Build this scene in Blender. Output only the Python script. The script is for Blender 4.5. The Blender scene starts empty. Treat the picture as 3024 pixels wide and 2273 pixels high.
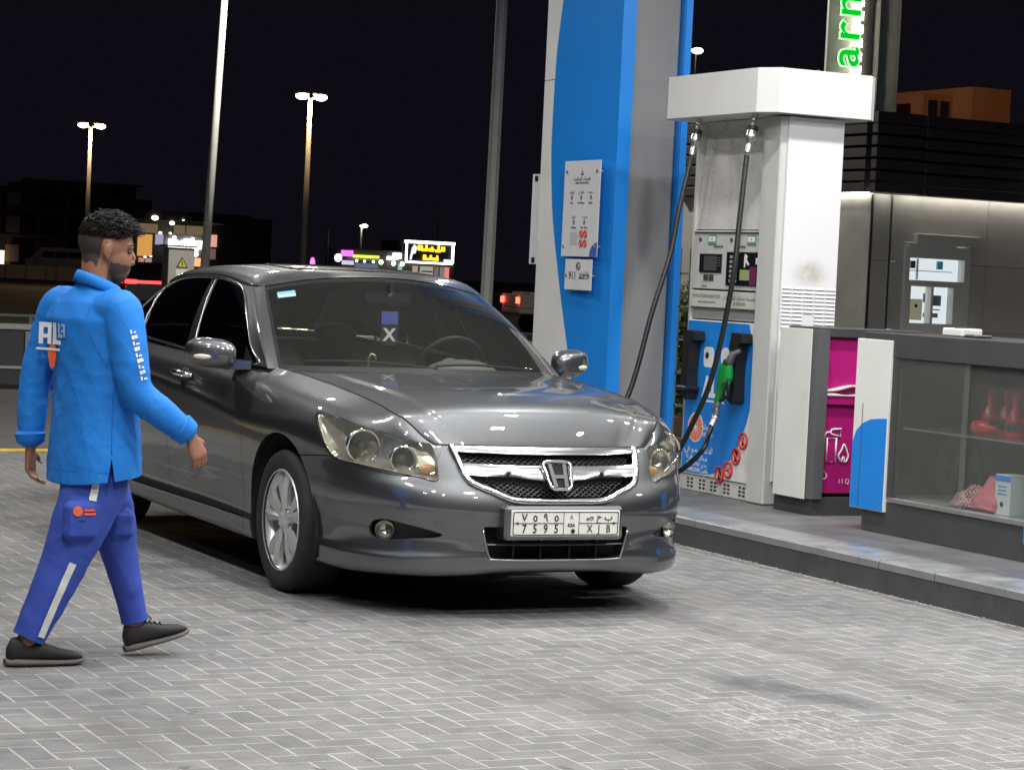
import bpy, bmesh, math, random
import numpy as np
from mathutils import Vector, Matrix
random.seed(7); rng = np.random.default_rng(7)
scene = bpy.context.scene
COL = scene.collection
R = math.radians
# ------------------------------------------------------------------ camera
cam = bpy.data.cameras.new('camera'); camo = bpy.data.objects.new('camera', cam); COL.objects.link(camo)
TH, PITCH, ROLL, CAMH = R(26.3), math.atan(314.5/7000), 0.0475, 1.46
cam.sensor_width = 36.0; cam.lens = 36.0*7000/3024; cam.clip_start = 0.1; cam.clip_end = 2000
f0 = Vector((math.sin(TH), math.cos(TH), 0)); r0 = Vector((math.cos(TH), -math.sin(TH), 0)); z0 = Vector((0, 0, 1))
fw = f0*math.cos(PITCH)-z0*math.sin(PITCH); uw = f0*math.sin(PITCH)+z0*math.cos(PITCH)
rv = r0*math.cos(ROLL)+uw*math.sin(ROLL); uv = -r0*math.sin(ROLL)+uw*math.cos(ROLL)
camo.matrix_world = Matrix(((rv.x, uv.x, -fw.x, 0), (rv.y, uv.y, -fw.y, 0), (rv.z, uv.z, -fw.z, CAMH), (0, 0, 0, 1)))
scene.camera = camo
# ------------------------------------------------------------------ night sky and exposure
world = bpy.data.worlds.new('World'); scene.world = world; world.use_nodes = True
wb = world.node_tree.nodes['Background']; wb.inputs[0].default_value = (0.0042, 0.0036, 0.0060, 1); wb.inputs[1].default_value = 1.0
scene.view_settings.view_transform = 'Standard'; scene.view_settings.look = 'None'
scene.view_settings.exposure = 0.0; scene.view_settings.gamma = 1.0
scene.cycles.use_light_tree = True
scene.cycles.max_bounces = 8; scene.cycles.transparent_max_bounces = 12
scene.cycles.sample_clamp_indirect = 4.0
# lamps of the station canopy (x, y, strength factor); built as fixtures further down
CANOPY_Z = 5.3
LAMP_STRENGTH = 380.0
CANOPY_LAMPS = [(x, y, f) for x in (6.4, 9.6) for y, f in ((4.4, 1.), (7.3, .8), (10.2, 1.35), (18.6, .9))]
CANOPY_LAMPS += [(x, y, f) for x in (1.4, 4.4) for y, f in ((2.2, 1.1), (5.0, 1.), (7.6, .8), (10.4, .7), (16.4, .7))]
CANOPY_LAMPS += [(-1.6, 3.0, .6), (12.8, 6.0, .8), (12.8, 12.0, .8)]

# ------------------------------------------------------------------ materials
def _n(nt, t, **kw):
    n = nt.nodes.new(t)
    for k, v in kw.items():
        setattr(n, k, v)
    return n
def mat(name, col=(.5, .5, .5), rough=.5, metal=0., coat=0., noise=0., nscale=6., bump=0., bscale=60., emit=None, estr=0., spec=.5, rvar=0., alpha=1., coat_rough=.03, subsurf=0.):
    m = bpy.data.materials.new(name); m.use_nodes = True
    nt = m.node_tree; p = nt.nodes['Principled BSDF']
    c = tuple(col)+(1,)
    p.inputs['Base Color'].default_value = c
    p.inputs['Roughness'].default_value = rough; p.inputs['Metallic'].default_value = metal
    p.inputs['Specular IOR Level'].default_value = spec
    if coat: p.inputs['Coat Weight'].default_value = coat; p.inputs['Coat Roughness'].default_value = coat_rough
    if alpha < 1: p.inputs['Alpha'].default_value = alpha
    if subsurf: p.inputs['Subsurface Weight'].default_value = subsurf; p.inputs['Subsurface Scale'].default_value = .01
    if emit:
        p.inputs['Emission Color'].default_value = tuple(emit)+(1,); p.inputs['Emission Strength'].default_value = estr
    if noise or bump or rvar:
        tc = _n(nt, 'ShaderNodeNewGeometry')
        if noise or rvar:
            tx = _n(nt, 'ShaderNodeTexNoise'); tx.inputs['Scale'].default_value = nscale; tx.inputs['Detail'].default_value = 6; tx.inputs['Roughness'].default_value = .6
            nt.links.new(tc.outputs['Position'], tx.inputs['Vector'])
            if noise:
                mr = _n(nt, 'ShaderNodeMapRange'); mr.inputs[1].default_value = .25; mr.inputs[2].default_value = .75
                mr.inputs[3].default_value = 1-noise; mr.inputs[4].default_value = 1+noise
                nt.links.new(tx.outputs[0], mr.inputs[0])
                mx = _n(nt, 'ShaderNodeMix', data_type='RGBA', blend_type='MULTIPLY'); mx.inputs[0].default_value = 1
                mx.inputs[6].default_value = c
                nt.links.new(mr.outputs[0], mx.inputs[7]); nt.links.new(mx.outputs[2], p.inputs['Base Color'])
            if rvar:
                mr = _n(nt, 'ShaderNodeMapRange'); mr.inputs[1].default_value = .3; mr.inputs[2].default_value = .7
                mr.inputs[3].default_value = max(.02, rough-rvar); mr.inputs[4].default_value = min(1, rough+rvar)
                nt.links.new(tx.outputs[0], mr.inputs[0]); nt.links.new(mr.outputs[0], p.inputs['Roughness'])
        if bump:
            tb = _n(nt, 'ShaderNodeTexNoise'); tb.inputs['Scale'].default_value = bscale; tb.inputs['Detail'].default_value = 4
            nt.links.new(tc.outputs['Position'], tb.inputs['Vector'])
            bp = _n(nt, 'ShaderNodeBump'); bp.inputs['Strength'].default_value = bump; bp.inputs['Distance'].default_value = .01
            nt.links.new(tb.outputs[0], bp.inputs['Height']); nt.links.new(bp.outputs[0], p.inputs['Normal'])
    return m
def glass(name, tint=(.8, .85, .85), ior=1.5, rough=0., haze=0.):
    """thin pane: fresnel mirror over tinted see-through"""
    m = bpy.data.materials.new(name); m.use_nodes = True; nt = m.node_tree; nt.nodes.clear()
    o = _n(nt, 'ShaderNodeOutputMaterial'); geo = _n(nt, 'ShaderNodeNewGeometry'); L = nt.links.new
    dt = _n(nt, 'ShaderNodeVectorMath', operation='DOT_PRODUCT'); L(geo.outputs['Normal'], dt.inputs[0]); L(geo.outputs['Incoming'], dt.inputs[1])
    ab = _n(nt, 'ShaderNodeMath', operation='ABSOLUTE'); L(dt.outputs['Value'], ab.inputs[0])
    su = _n(nt, 'ShaderNodeMath', operation='SUBTRACT'); su.inputs[0].default_value = 1.; L(ab.outputs[0], su.inputs[1])
    pw = _n(nt, 'ShaderNodeMath', operation='POWER'); L(su.outputs[0], pw.inputs[0]); pw.inputs[1].default_value = 5.
    f0_ = ((ior-1)/(ior+1))**2*1.9; fr = _n(nt, 'ShaderNodeMath', operation='MULTIPLY_ADD'); L(pw.outputs[0], fr.inputs[0]); fr.inputs[1].default_value = 1-f0_; fr.inputs[2].default_value = f0_
    t = _n(nt, 'ShaderNodeBsdfTransparent'); t.inputs[0].default_value = tuple(tint)+(1,)
    g = _n(nt, 'ShaderNodeBsdfGlossy'); g.inputs['Roughness'].default_value = rough
    mx = _n(nt, 'ShaderNodeMixShader'); nt.links.new(fr.outputs[0], mx.inputs[0])
    base = t.outputs[0]
    if haze:
        d = _n(nt, 'ShaderNodeBsdfDiffuse'); d.inputs[0].default_value = (.6, .6, .56, 1)
        m2 = _n(nt, 'ShaderNodeMixShader'); m2.inputs[0].default_value = haze
        nt.links.new(t.outputs[0], m2.inputs[1]); nt.links.new(d.outputs[0], m2.inputs[2]); base = m2.outputs[0]
    nt.links.new(base, mx.inputs[1]); nt.links.new(g.outputs[0], mx.inputs[2]); nt.links.new(mx.outputs[0], o.inputs[0])
    return m
def emission(name, col, s):
    m = bpy.data.materials.new(name); m.use_nodes = True; nt = m.node_tree; nt.nodes.clear()
    o = _n(nt, 'ShaderNodeOutputMaterial'); e = _n(nt, 'ShaderNodeEmission'); e.inputs[0].default_value = tuple(col)+(1,); e.inputs[1].default_value = s
    nt.links.new(e.outputs[0], o.inputs[0]); return m

# ------------------------------------------------------------------ mesh helpers
class MB:
    def __init__(s): s.v = []; s.f = []
    def add(s, vs, fs):
        b = len(s.v); s.v += [tuple(map(float, p)) for p in vs]; s.f += [tuple(b+i for i in q) for q in fs]; return s
    def box(s, x0, x1, y0, y1, z0, z1, bev=0.):
        if bev <= 0:
            v = [(x, y, z) for z in (z0, z1) for y in (y0, y1) for x in (x0, x1)]
            return s.add(v, [(0, 2, 3, 1), (4, 5, 7, 6), (0, 1, 5, 4), (2, 6, 7, 3), (0, 4, 6, 2), (1, 3, 7, 5)])
        b = bev; V = []; idx = {}
        for i, x in enumerate((x0, x1)):
            for j, y in enumerate((y0, y1)):
                for k, z in enumerate((z0, z1)):
                    sx, sy, sz = (1, -1)[i], (1, -1)[j], (1, -1)[k]
                    for a, p in enumerate(((x, y+sy*b, z+sz*b), (x+sx*b, y, z+sz*b), (x+sx*b, y+sy*b, z))):
                        idx[i, j, k, a] = len(V); V.append(p)
        F = []
        I = lambda i, j, k, a: idx[i, j, k, a]
        for i in (0, 1): F.append([I(i, 0, 0, 0), I(i, 1, 0, 0), I(i, 1, 1, 0), I(i, 0, 1, 0)])
        for j in (0, 1): F.append([I(0, j, 0, 1), I(1, j, 0, 1), I(1, j, 1, 1), I(0, j, 1, 1)])
        for k in (0, 1): F.append([I(0, 0, k, 2), I(1, 0, k, 2), I(1, 1, k, 2), I(0, 1, k, 2)])
        for j in (0, 1):
            for k in (0, 1): F.append([I(0, j, k, 1), I(1, j, k, 1), I(1, j, k, 2), I(0, j, k, 2)])
        for i in (0, 1):
            for k in (0, 1): F.append([I(i, 0, k, 0), I(i, 1, k, 0), I(i, 1, k, 2), I(i, 0, k, 2)])
            for j in (0, 1): F.append([I(i, j, 0, 0), I(i, j, 1, 0), I(i, j, 1, 1), I(i, j, 0, 1)])
        for i in (0, 1):
            for j in (0, 1):
                for k in (0, 1): F.append([I(i, j, k, 0), I(i, j, k, 1), I(i, j, k, 2)])
        return s.add(V, F)
    def prism(s, poly, O, U, V, d):
        """2-D polygon in plane (O,U,V), extruded by -d along the normal (front face stays at O)"""
        O = Vector(O); U = Vector(U); V = Vector(V); N = U.cross(V).normalized(); n = len(poly)
        a = [O+U*p[0]+V*p[1] for p in poly]; b = [p-N*d for p in a]
        fs = [tuple(range(n)), tuple(range(2*n-1, n-1, -1))]+[(i, i+n, (i+1) % n+n, (i+1) % n) for i in range(n)]
        return s.add(a+b, fs)
    def tube(s, pts, r, n=8, cap=True, closed=False, flat=1.0):
        pts = [Vector(p) for p in pts]; m = len(pts)
        rad = r if hasattr(r, '__len__') else [r]*m
        vs = []; up = None
        for i, p in enumerate(pts):
            if closed: t = pts[(i+1) % m]-pts[i-1]
            else: t = pts[min(i+1, m-1)]-pts[max(i-1, 0)]
            t.normalize()
            if up is None:
                up = Vector((0, 0, 1)) if abs(t.z) < .9 else Vector((1, 0, 0))
            a = (up-t*up.dot(t)).normalized(); b = t.cross(a); up = a
            for k in range(n):
                an = 2*math.pi*k/n
                vs.append(p+(a*math.cos(an)*flat+b*math.sin(an))*rad[i])
        fs = []
        for i in range(m if closed else m-1):
            j = (i+1) % m
            for k in range(n):
                fs.append((i*n+k, i*n+(k+1) % n, j*n+(k+1) % n, j*n+k))
        if cap and not closed:
            fs += [tuple(range(n-1, -1, -1)), tuple((m-1)*n+k for k in range(n))]
        return s.add(vs, fs)
    def lathe(s, prof, O, axis, n=32, a0=0, a1=2*math.pi):
        """prof: (radius, height along axis)"""
        O = Vector(O); w = Vector(axis).normalized(); u = w.orthogonal().normalized(); v = w.cross(u)
        full = abs(a1-a0-2*math.pi) < 1e-6; m = n if full else n+1
        vs = [O+w*h+(u*math.cos(a0+(a1-a0)*k/n)+v*math.sin(a0+(a1-a0)*k/n))*r for r, h in prof for k in range(m)]
        fs = []
        for i in range(len(prof)-1):
            for k in range(n):
                k2 = (k+1) % m if full else k+1
                fs.append((i*m+k, i*m+k2, (i+1)*m+k2, (i+1)*m+k))
        return s.add(vs, fs)
    def ell(s, c, rx, ry, rz, n=16, m=10, M=None):
        vs = []; c = Vector(c)
        for i in range(m+1):
            ph = math.pi*i/m
            for k in range(n):
                th = 2*math.pi*k/n
                p = Vector((rx*math.sin(ph)*math.cos(th), ry*math.sin(ph)*math.sin(th), rz*math.cos(ph)))
                if M: p = M @ p
                vs.append(c+p)
        fs = [(i*n+k, (i+1)*n+k, (i+1)*n+(k+1) % n, i*n+(k+1) % n) for i in range(m) for k in range(n)]
        return s.add(vs, fs)
    def grid(s, P):
        """P: array (a,b,3)"""
        a, b = len(P), len(P[0])
        return s.add([p for row in P for p in row], [(i*b+j, (i+1)*b+j, (i+1)*b+j+1, i*b+j+1) for i in range(a-1) for j in range(b-1)])
    def loft(s, rings):
        """rings: lists of equal length; closed and capped"""
        n = len(rings[0]); m = len(rings)
        return s.add([p for r in rings for p in r], [(i*n+k, i*n+(k+1) % n, (i+1)*n+(k+1) % n, (i+1)*n+k) for i in range(m-1) for k in range(n)]
                     + [tuple(range(n-1, -1, -1)), tuple((m-1)*n+k for k in range(n))])
    def mesh(s, name, smooth=False, angle=None):
        me = bpy.data.meshes.new(name); me.from_pydata(s.v, [], s.f); me.update()
        bm = bmesh.new(); bm.from_mesh(me)
        bmesh.ops.remove_doubles(bm, verts=bm.verts, dist=1e-6)
        bmesh.ops.recalc_face_normals(bm, faces=bm.faces); bm.to_mesh(me); bm.free()
        if smooth:
            me.polygons.foreach_set('use_smooth', [True]*len(me.polygons))
            if angle: me.set_sharp_from_angle(angle=R(angle))
        return me
    def build(s, name, m, parent=None, smooth=False, angle=None, loc=None):
        me = s.mesh(name, smooth, angle); return link(name, me, m, parent, loc)
def link(name, me, m, parent=None, loc=None):
    o = bpy.data.objects.new(name, me)
    if m and not me.materials: me.materials.append(m)
    COL.objects.link(o)
    if parent: o.parent = parent
    if parent and parent.name in WS: o.location = -parent.location
    if loc: o.location = loc
    return o
WS = set()                      # things whose parts are written in world coordinates
def wthing(*a, **k):
    o = thing(*a, **k); WS.add(o.name); return o
def thing(name, label, cat, loc=(0, 0, 0), rz=0., group=None):
    o = bpy.data.objects.new(name, None); o.empty_display_size = .2; COL.objects.link(o)
    o.location = loc; o.rotation_euler = (0, 0, rz); return tag(o, label, cat, group)
def tag(o, label, cat, group=None):
    o['label'] = label; o['category'] = cat
    if group: o['group'] = group
    return o
def struct(o, kind='structure'):
    o['kind'] = kind; return o
def copy_tree(o, parent=None):
    c = o.copy(); COL.objects.link(c); c.parent = parent
    for ch in list(o.children): copy_tree(ch, c)
    return c
_fc = {}
def text(name, s, size, m, parent, O, U, V, depth=.001, align='CENTER', sx=1., offset=0., bold=0.):
    cu = bpy.data.curves.new('t', 'FONT'); cu.body = s; cu.size = size; cu.extrude = depth/2; cu.align_x = align; cu.align_y = 'CENTER'
    cu.offset = offset+bold; cu.resolution_u = 3
    ob = bpy.data.objects.new('t', cu); COL.objects.link(ob)
    dg = bpy.context.evaluated_depsgraph_get(); dg.update()
    me = bpy.data.meshes.new_from_object(ob.evaluated_get(dg)); bpy.data.objects.remove(ob); bpy.data.curves.remove(cu)
    me.materials.clear(); me.name = name
    U = Vector(U); V = Vector(V); N = U.cross(V); O = Vector(O)
    M = Matrix(((U.x*sx, V.x, N.x, O.x), (U.y*sx, V.y, N.y, O.y), (U.z*sx, V.z, N.z, O.z), (0, 0, 0, 1)))
    me.transform(M); return link(name, me, m, parent)
XM = ((0, -1, 0), (0, 0, 1))     # plane that faces -x
YM = ((1, 0, 0), (0, 0, 1))      # plane that faces -y
def circ(r, n=24, c=(0, 0), sx=1.): return [(c[0]+sx*r*math.cos(2*math.pi*i/n), c[1]+r*math.sin(2*math.pi*i/n)) for i in range(n)]
def rrect(x0, x1, y0, y1, r, n=5):
    out = []
    for cx_, cy_, a in ((x1-r, y1-r, 0), (x0+r, y1-r, 90), (x0+r, y0+r, 180), (x1-r, y0+r, 270)):
        out += [(cx_+r*math.cos(R(a+90*i/n)), cy_+r*math.sin(R(a+90*i/n))) for i in range(n+1)]
    return out
def cr(pts, n=8, closed=False):
    """Catmull-Rom through points"""
    P = [np.array(p, float) for p in pts]; m = len(P); out = []
    for i in range(m if closed else m-1):
        if closed: a, b, c, d = P[i-1], P[i], P[(i+1) % m], P[(i+2) % m]
        else: a, b, c, d = P[max(i-1, 0)], P[i], P[i+1], P[min(i+2, m-1)]
        for k in range(n):
            t = k/n; out.append(tuple(.5*((2*b)+(c-a)*t+(2*a-5*b+4*c-d)*t*t+(3*b-a-3*c+d)*t**3)))
    if not closed: out.append(tuple(P[-1]))
    return out
def pchip(x, y):
    x = np.array(x, float); y = np.array(y, float); h = np.diff(x); dl = np.diff(y)/h; m = np.zeros_like(y)
    for i in range(1, len(x)-1):
        if dl[i-1]*dl[i] > 0:
            w1 = 2*h[i]+h[i-1]; w2 = h[i]+2*h[i-1]; m[i] = (w1+w2)/(w1/dl[i-1]+w2/dl[i])
    m[0] = dl[0]; m[-1] = dl[-1]
    def f(t):
        t = np.asarray(t, float); i = np.clip(np.searchsorted(x, t)-1, 0, len(x)-2); s = (t-x[i])/h[i]
        return ((1+2*s)*(1-s)**2*y[i]+s*(1-s)**2*h[i]*m[i]+s*s*(3-2*s)*y[i+1]+s*s*(s-1)*h[i]*m[i+1])
    return f

# shared materials
M_WHITE = mat('white_enamel', (.74, .74, .72), .35, noise=.04, nscale=3, rvar=.08)
M_OFFWHITE = mat('off_white_enamel', (.74, .74, .71), .4, noise=.06, nscale=2.5, rvar=.08)
M_BLUE = mat('blue_vinyl', (.014, .235, .74), .32, noise=.04, nscale=4)
M_DGREY = mat('dark_grey_paint', (.055, .056, .058), .45, noise=.12, nscale=5, bump=.05)
M_BLACK = mat('black_plastic', (.012, .012, .013), .45)
M_RUBBER = mat('black_rubber', (.018, .018, .018), .6, noise=.2, nscale=20)
M_CHROME = mat('chrome', (.9, .9, .9), .16, metal=1.)
M_SATIN = mat('satin_chrome', (.66, .66, .66), .2, metal=1.)
M_STEEL = mat('brushed_steel', (.55, .55, .54), .35, metal=1., noise=.1, nscale=12)
M_RED = mat('red_print', (.55, .03, .03), .5)
M_INK = mat('black_print', (.02, .02, .022), .6)
M_GREYINK = mat('grey_print', (.15, .15, .16), .6)
M_WPRINT = mat('white_print', (.78, .78, .78), .5)
M_ORANGE = mat('orange_print', (.75, .12, .03), .5)
# ------------------------------------------------------------------ ground
def ground_mat():
    m = mat('asphalt', (.085, .08, .074), .85, noise=.3, nscale=.8, bump=.4, bscale=120); return m
M_ASPH = ground_mat()
g = MB().add([(-400, -60, -.02), (500, -60, -.02), (500, 700, -.02), (-400, 700, -.02)], [(0, 1, 2, 3)]).build('ground', M_ASPH); struct(g)
bed = MB().add([(-3, -2, -.0007), (6.83, -2, -.0007), (6.83, 17.3, -.0007), (-3, 17.3, -.0007)], [(0, 1, 2, 3)])
def paver_mat(sand=None):
    m = bpy.data.materials.new('joint_sand' if sand else 'paver_concrete'); m.use_nodes = True; nt = m.node_tree; p = nt.nodes['Principled BSDF']; L = nt.links.new
    geo = _n(nt, 'ShaderNodeNewGeometry'); oi = _n(nt, 'ShaderNodeObjectInfo')
    ad = _n(nt, 'ShaderNodeMath', operation='ADD'); fr = _n(nt, 'ShaderNodeMath', operation='FRACT')
    L(geo.outputs['Random Per Island'], ad.inputs[0]); L(oi.outputs['Random'], ad.inputs[1]); L(ad.outputs[0], fr.inputs[0])
    ramp = _n(nt, 'ShaderNodeValToRGB'); L(fr.outputs[0], ramp.inputs[0])
    e = ramp.color_ramp.elements; e[0].color = (.138, .138, .139, 1); e[1].color = (.184, .182, .180, 1)
    e.new(.5).color = (.158, .157, .157, 1); e.new(.85).color = (.169, .168, .167, 1)
    def noise(sc, det=5, ro=.6, st=None):
        t = _n(nt, 'ShaderNodeTexNoise'); t.inputs['Scale'].default_value = sc; t.inputs['Detail'].default_value = det; t.inputs['Roughness'].default_value = ro
        if st:
            mp = _n(nt, 'ShaderNodeMapping'); mp.inputs['Scale'].default_value = st; L(geo.outputs['Position'], mp.inputs[0]); L(mp.outputs[0], t.inputs['Vector'])
        else: L(geo.outputs['Position'], t.inputs['Vector'])
        return t.outputs[0]
    def mr(v, a, b, c, d):
        n = _n(nt, 'ShaderNodeMapRange', interpolation_type='SMOOTHSTEP'); L(v, n.inputs[0])
        for i, q in enumerate((a, b, c, d)): n.inputs[i+1].default_value = q
        return n.outputs[0]
    def mul(a, v):
        n = _n(nt, 'ShaderNodeMix', data_type='RGBA', blend_type='MULTIPLY'); n.inputs[0].default_value = 1; L(a, n.inputs[6]); L(v, n.inputs[7]); return n.outputs[2]
    def mixc(a, fac, c):
        n = _n(nt, 'ShaderNodeMix', data_type='RGBA'); L(fac, n.inputs[0]); L(a, n.inputs[6]); n.inputs[7].default_value = c; return n.outputs[2]
    def blob(cx, cy, rx, ry, a=0):
        mp = _n(nt, 'ShaderNodeMapping', vector_type='TEXTURE'); mp.inputs['Location'].default_value = (cx, cy, 0); mp.inputs['Scale'].default_value = (rx, ry, 1); mp.inputs['Rotation'].default_value = (0, 0, R(a))
        L(geo.outputs['Position'], mp.inputs[0]); ln = _n(nt, 'ShaderNodeVectorMath', operation='LENGTH'); L(mp.outputs[0], ln.inputs[0]); return mr(ln.outputs[1], .35, 1.0, 1., 0.)
    def mm(a, b):
        n = _n(nt, 'ShaderNodeMath', operation='MULTIPLY'); L(a, n.inputs[0]); L(b, n.inputs[1]); return n.outputs[0]
    c = ramp.outputs[0]
    if sand:
        rgb = _n(nt, 'ShaderNodeRGB'); rgb.outputs[0].default_value = sand; c = rgb.outputs[0]
    c = mul(c, mr(noise(.7, 4), .3, .7, .86, 1.10))
    c = mul(c, mr(noise(.28, 5, .65), .32, .68, .80, 1.08))
    tk = mr(noise(2.2, 6, .6, (1., .25, 1)), .35, .65, 0., .55)
    for bx_ in (3.95, 5.45, 2.3): c = mixc(c, mm(blob(bx_, 9.0, .32, 9.), tk), (.085, .083, .082, 1))
    c = mul(c, mr(noise(9, 6), .3, .7, .86, 1.13))
    c = mul(c, mr(noise(160, 3), .3, .7, .78, 1.2))
    # oil drips, pale cement smears, small gum spots
    oil = mm(blob(4.78, 7.25, .62, .17, -71), mr(noise(7, 6, .65), .36, .56, .25, .85)); c = mixc(c, oil, (.055, .055, .06, 1))
    oil2 = mm(blob(5.85, 8.1, .5, .22, -70), mr(noise(5, 5), .5, .62, 0., .5)); c = mixc(c, oil2, (.07, .07, .075, 1))
    pale = mm(blob(4.42, 6.70, .85, .36, -84), mr(noise(15, 8, .75, (3., 1., 1)), .50, .64, 0., .6)); c = mixc(c, pale, (.46, .41, .36, 1))
    pale2 = mm(blob(4.95, 6.10, .6, .35, -60), mr(noise(16, 8, .75, (3, 1, 1)), .52, .66, 0., .55)); c = mixc(c, pale2, (.38, .34, .29, 1))
    sp = mr(noise(11, 1, .4), .735, .76, 0., .75); c = mixc(c, sp, (.06, .06, .065, 1))
    L(c, p.inputs['Base Color']); p.inputs['Roughness'].default_value = .78
    L(mr(noise(1.3, 4), .3, .7, .62, .9), p.inputs['Roughness'])
    b = _n(nt, 'ShaderNodeBump'); b.inputs['Strength'].default_value = .35; b.inputs['Distance'].default_value = .004; L(noise(140, 4), b.inputs['Height']); L(b.outputs[0], p.inputs['Normal'])
    return m
M_PAVER = paver_mat(); M_SAND = paver_mat((.33, .324, .31, 1))
paving = struct(bed.build('paving', M_SAND))
W = .1; J = .0034; BV = .0022
def paver_mb(mb, x0, y0, dx, dy, z=0., tl=(0, 0)):
    a = [(x0+J, y0+J), (x0+dx-J, y0+J), (x0+dx-J, y0+dy-J), (x0+J, y0+dy-J)]
    i = [(x0+J+BV, y0+J+BV), (x0+dx-J-BV, y0+J+BV), (x0+dx-J-BV, y0+dy-J-BV), (x0+J+BV, y0+dy-J-BV)]
    cx_, cy_ = x0+dx/2, y0+dy/2
    zz = lambda p: z+(p[0]-cx_)*tl[0]+(p[1]-cy_)*tl[1]
    vs = [(p[0], p[1], -.02) for p in a]+[(p[0], p[1], zz(p)-.0014) for p in a]+[(p[0], p[1], zz(p)) for p in i]
    fs = [(8, 9, 10, 11)]+[(k, (k+1) % 4, (k+1) % 4+4, k+4) for k in range(4)]+[(k+4, (k+1) % 4+4, (k+1) % 4+8, k+8) for k in range(4)]
    mb.add(vs, fs)
meH = MB(); paver_mb(meH, -W, -W/2, 2*W, W); meH = meH.mesh('paver'); meH.materials.append(M_PAVER)
meV = MB(); paver_mb(meV, -W/2, -W, W, 2*W); meV = meV.mesh('paver'); meV.materials.append(M_PAVER)
def cam_xy(p):
    d = Vector(p)-camo.location if False else Vector((p[0], p[1], p[2]-CAMH)); D = d.dot(fw)
    return (1512+7000*d.dot(rv)/D, 1136.5-7000*d.dot(uv)/D, D)
cand = []
for i in range(-10, 70):
    for j in range(42, 174):
        k = (i-j) % 4
        if k == 0: x, y, dx, dy = i*W, j*W, 2*W, W
        elif k == 3: x, y, dx, dy = i*W, j*W, W, 2*W
        else: continue
        if x > 6.80 or y > 17.34: continue
        cx_, cy_ = x+dx/2, y+dy/2
        px, py, D = cam_xy((cx_, cy_, 0))
        if not (-450 < px < 3450 and py < 2700): continue
        cand.append((D, px, py, cx_, cy_, dx > dy))
seen = sorted([c for c in cand if 0 <= c[1] <= 3024 and c[2] <= 2273])
near = set(seen[:300])
rest = MB()
for c in sorted(cand):
    D, px, py, cx_, cy_, hz = c
    zj = random.uniform(-.0003, .0005); t = (random.uniform(-.0025, .0025), random.uniform(-.0025, .0025))
    if c in near:
        o = bpy.data.objects.new('paver', meH if hz else meV); COL.objects.link(o); o.parent = paving
        o.location = (cx_, cy_, zj); o.rotation_euler = (t[1], -t[0], random.uniform(-.006, .006))
    else:
        paver_mb(rest, cx_-(W if hz else W/2), cy_-(W/2 if hz else W), 2*W if hz else W, W if hz else 2*W, zj, t)
struct(rest.build('paver_field', M_PAVER, paving), 'stuff')
# yellow painted edge kerb past the paving
M_YEL = mat('worn_yellow_paint', (.62, .38, .03), .6, noise=.45, nscale=9)
yk = MB().box(-3, 6.6, 17.36, 17.52, -.02, .012, .005).build('edge_line', M_YEL); struct(yk)
# ------------------------------------------------------------------ fuel island
M_KERB = mat('dark_kerb_paint', (.062, .063, .066), .55, noise=.22, nscale=7, bump=.25, bscale=40)
M_ITOP = mat('island_concrete', (.125, .124, .125), .5, noise=.2, nscale=4, rvar=.15, bump=.06, bscale=25)
M_STRIP = mat('zinc_kerb_strip', (.29, .30, .305), .36, metal=.45, noise=.12, nscale=5, rvar=.14, bump=.22, bscale=10)
isl = struct(MB().box(6.95, 9.14, 2.0, 22.0, -.02, .155).build('fuel_island', M_ITOP))
kb = MB().box(6.82, 6.949, 2.0, 22.0, -.02, .150, .008).build('kerb', M_KERB, isl)
MB().box(9.141, 9.27, 2.0, 22.0, -.02, .150, .008).build('kerb', M_KERB, isl)
ys = [2.0, 4.1, 6.3, 8.35, 9.16, 9.62, 11.4, 13.6, 16.2, 19, 22]
for a, b in zip(ys[:-1], ys[1:]):
    pts = [(6.816, .118), (6.816, .152), (6.828, .160), (7.10, .164), (7.118, .157), (7.118, .15), (6.83, .146), (6.824, .118)]
    MB().prism(pts, (0, a+.004, 0), (1, 0, 0), (0, 0, 1), (b-a-.008)).build('kerb_strip', M_STRIP, isl)
# sand and grit swept against the kerb foot
gr = MB()
for i in range(700):
    y = random.uniform(6, 15); x = 6.815-abs(random.gauss(0, .035)); r = random.uniform(.002, .006)
    gr.ell((x, y, r*.4), r, r*1.4, r*.6, 5, 3)
struct(tag(gr.build('kerb_grit', mat('grit', (.33, .31, .27), .95)), 'fine sand and grit along the foot of the kerb', 'grit'), 'stuff')

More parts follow.
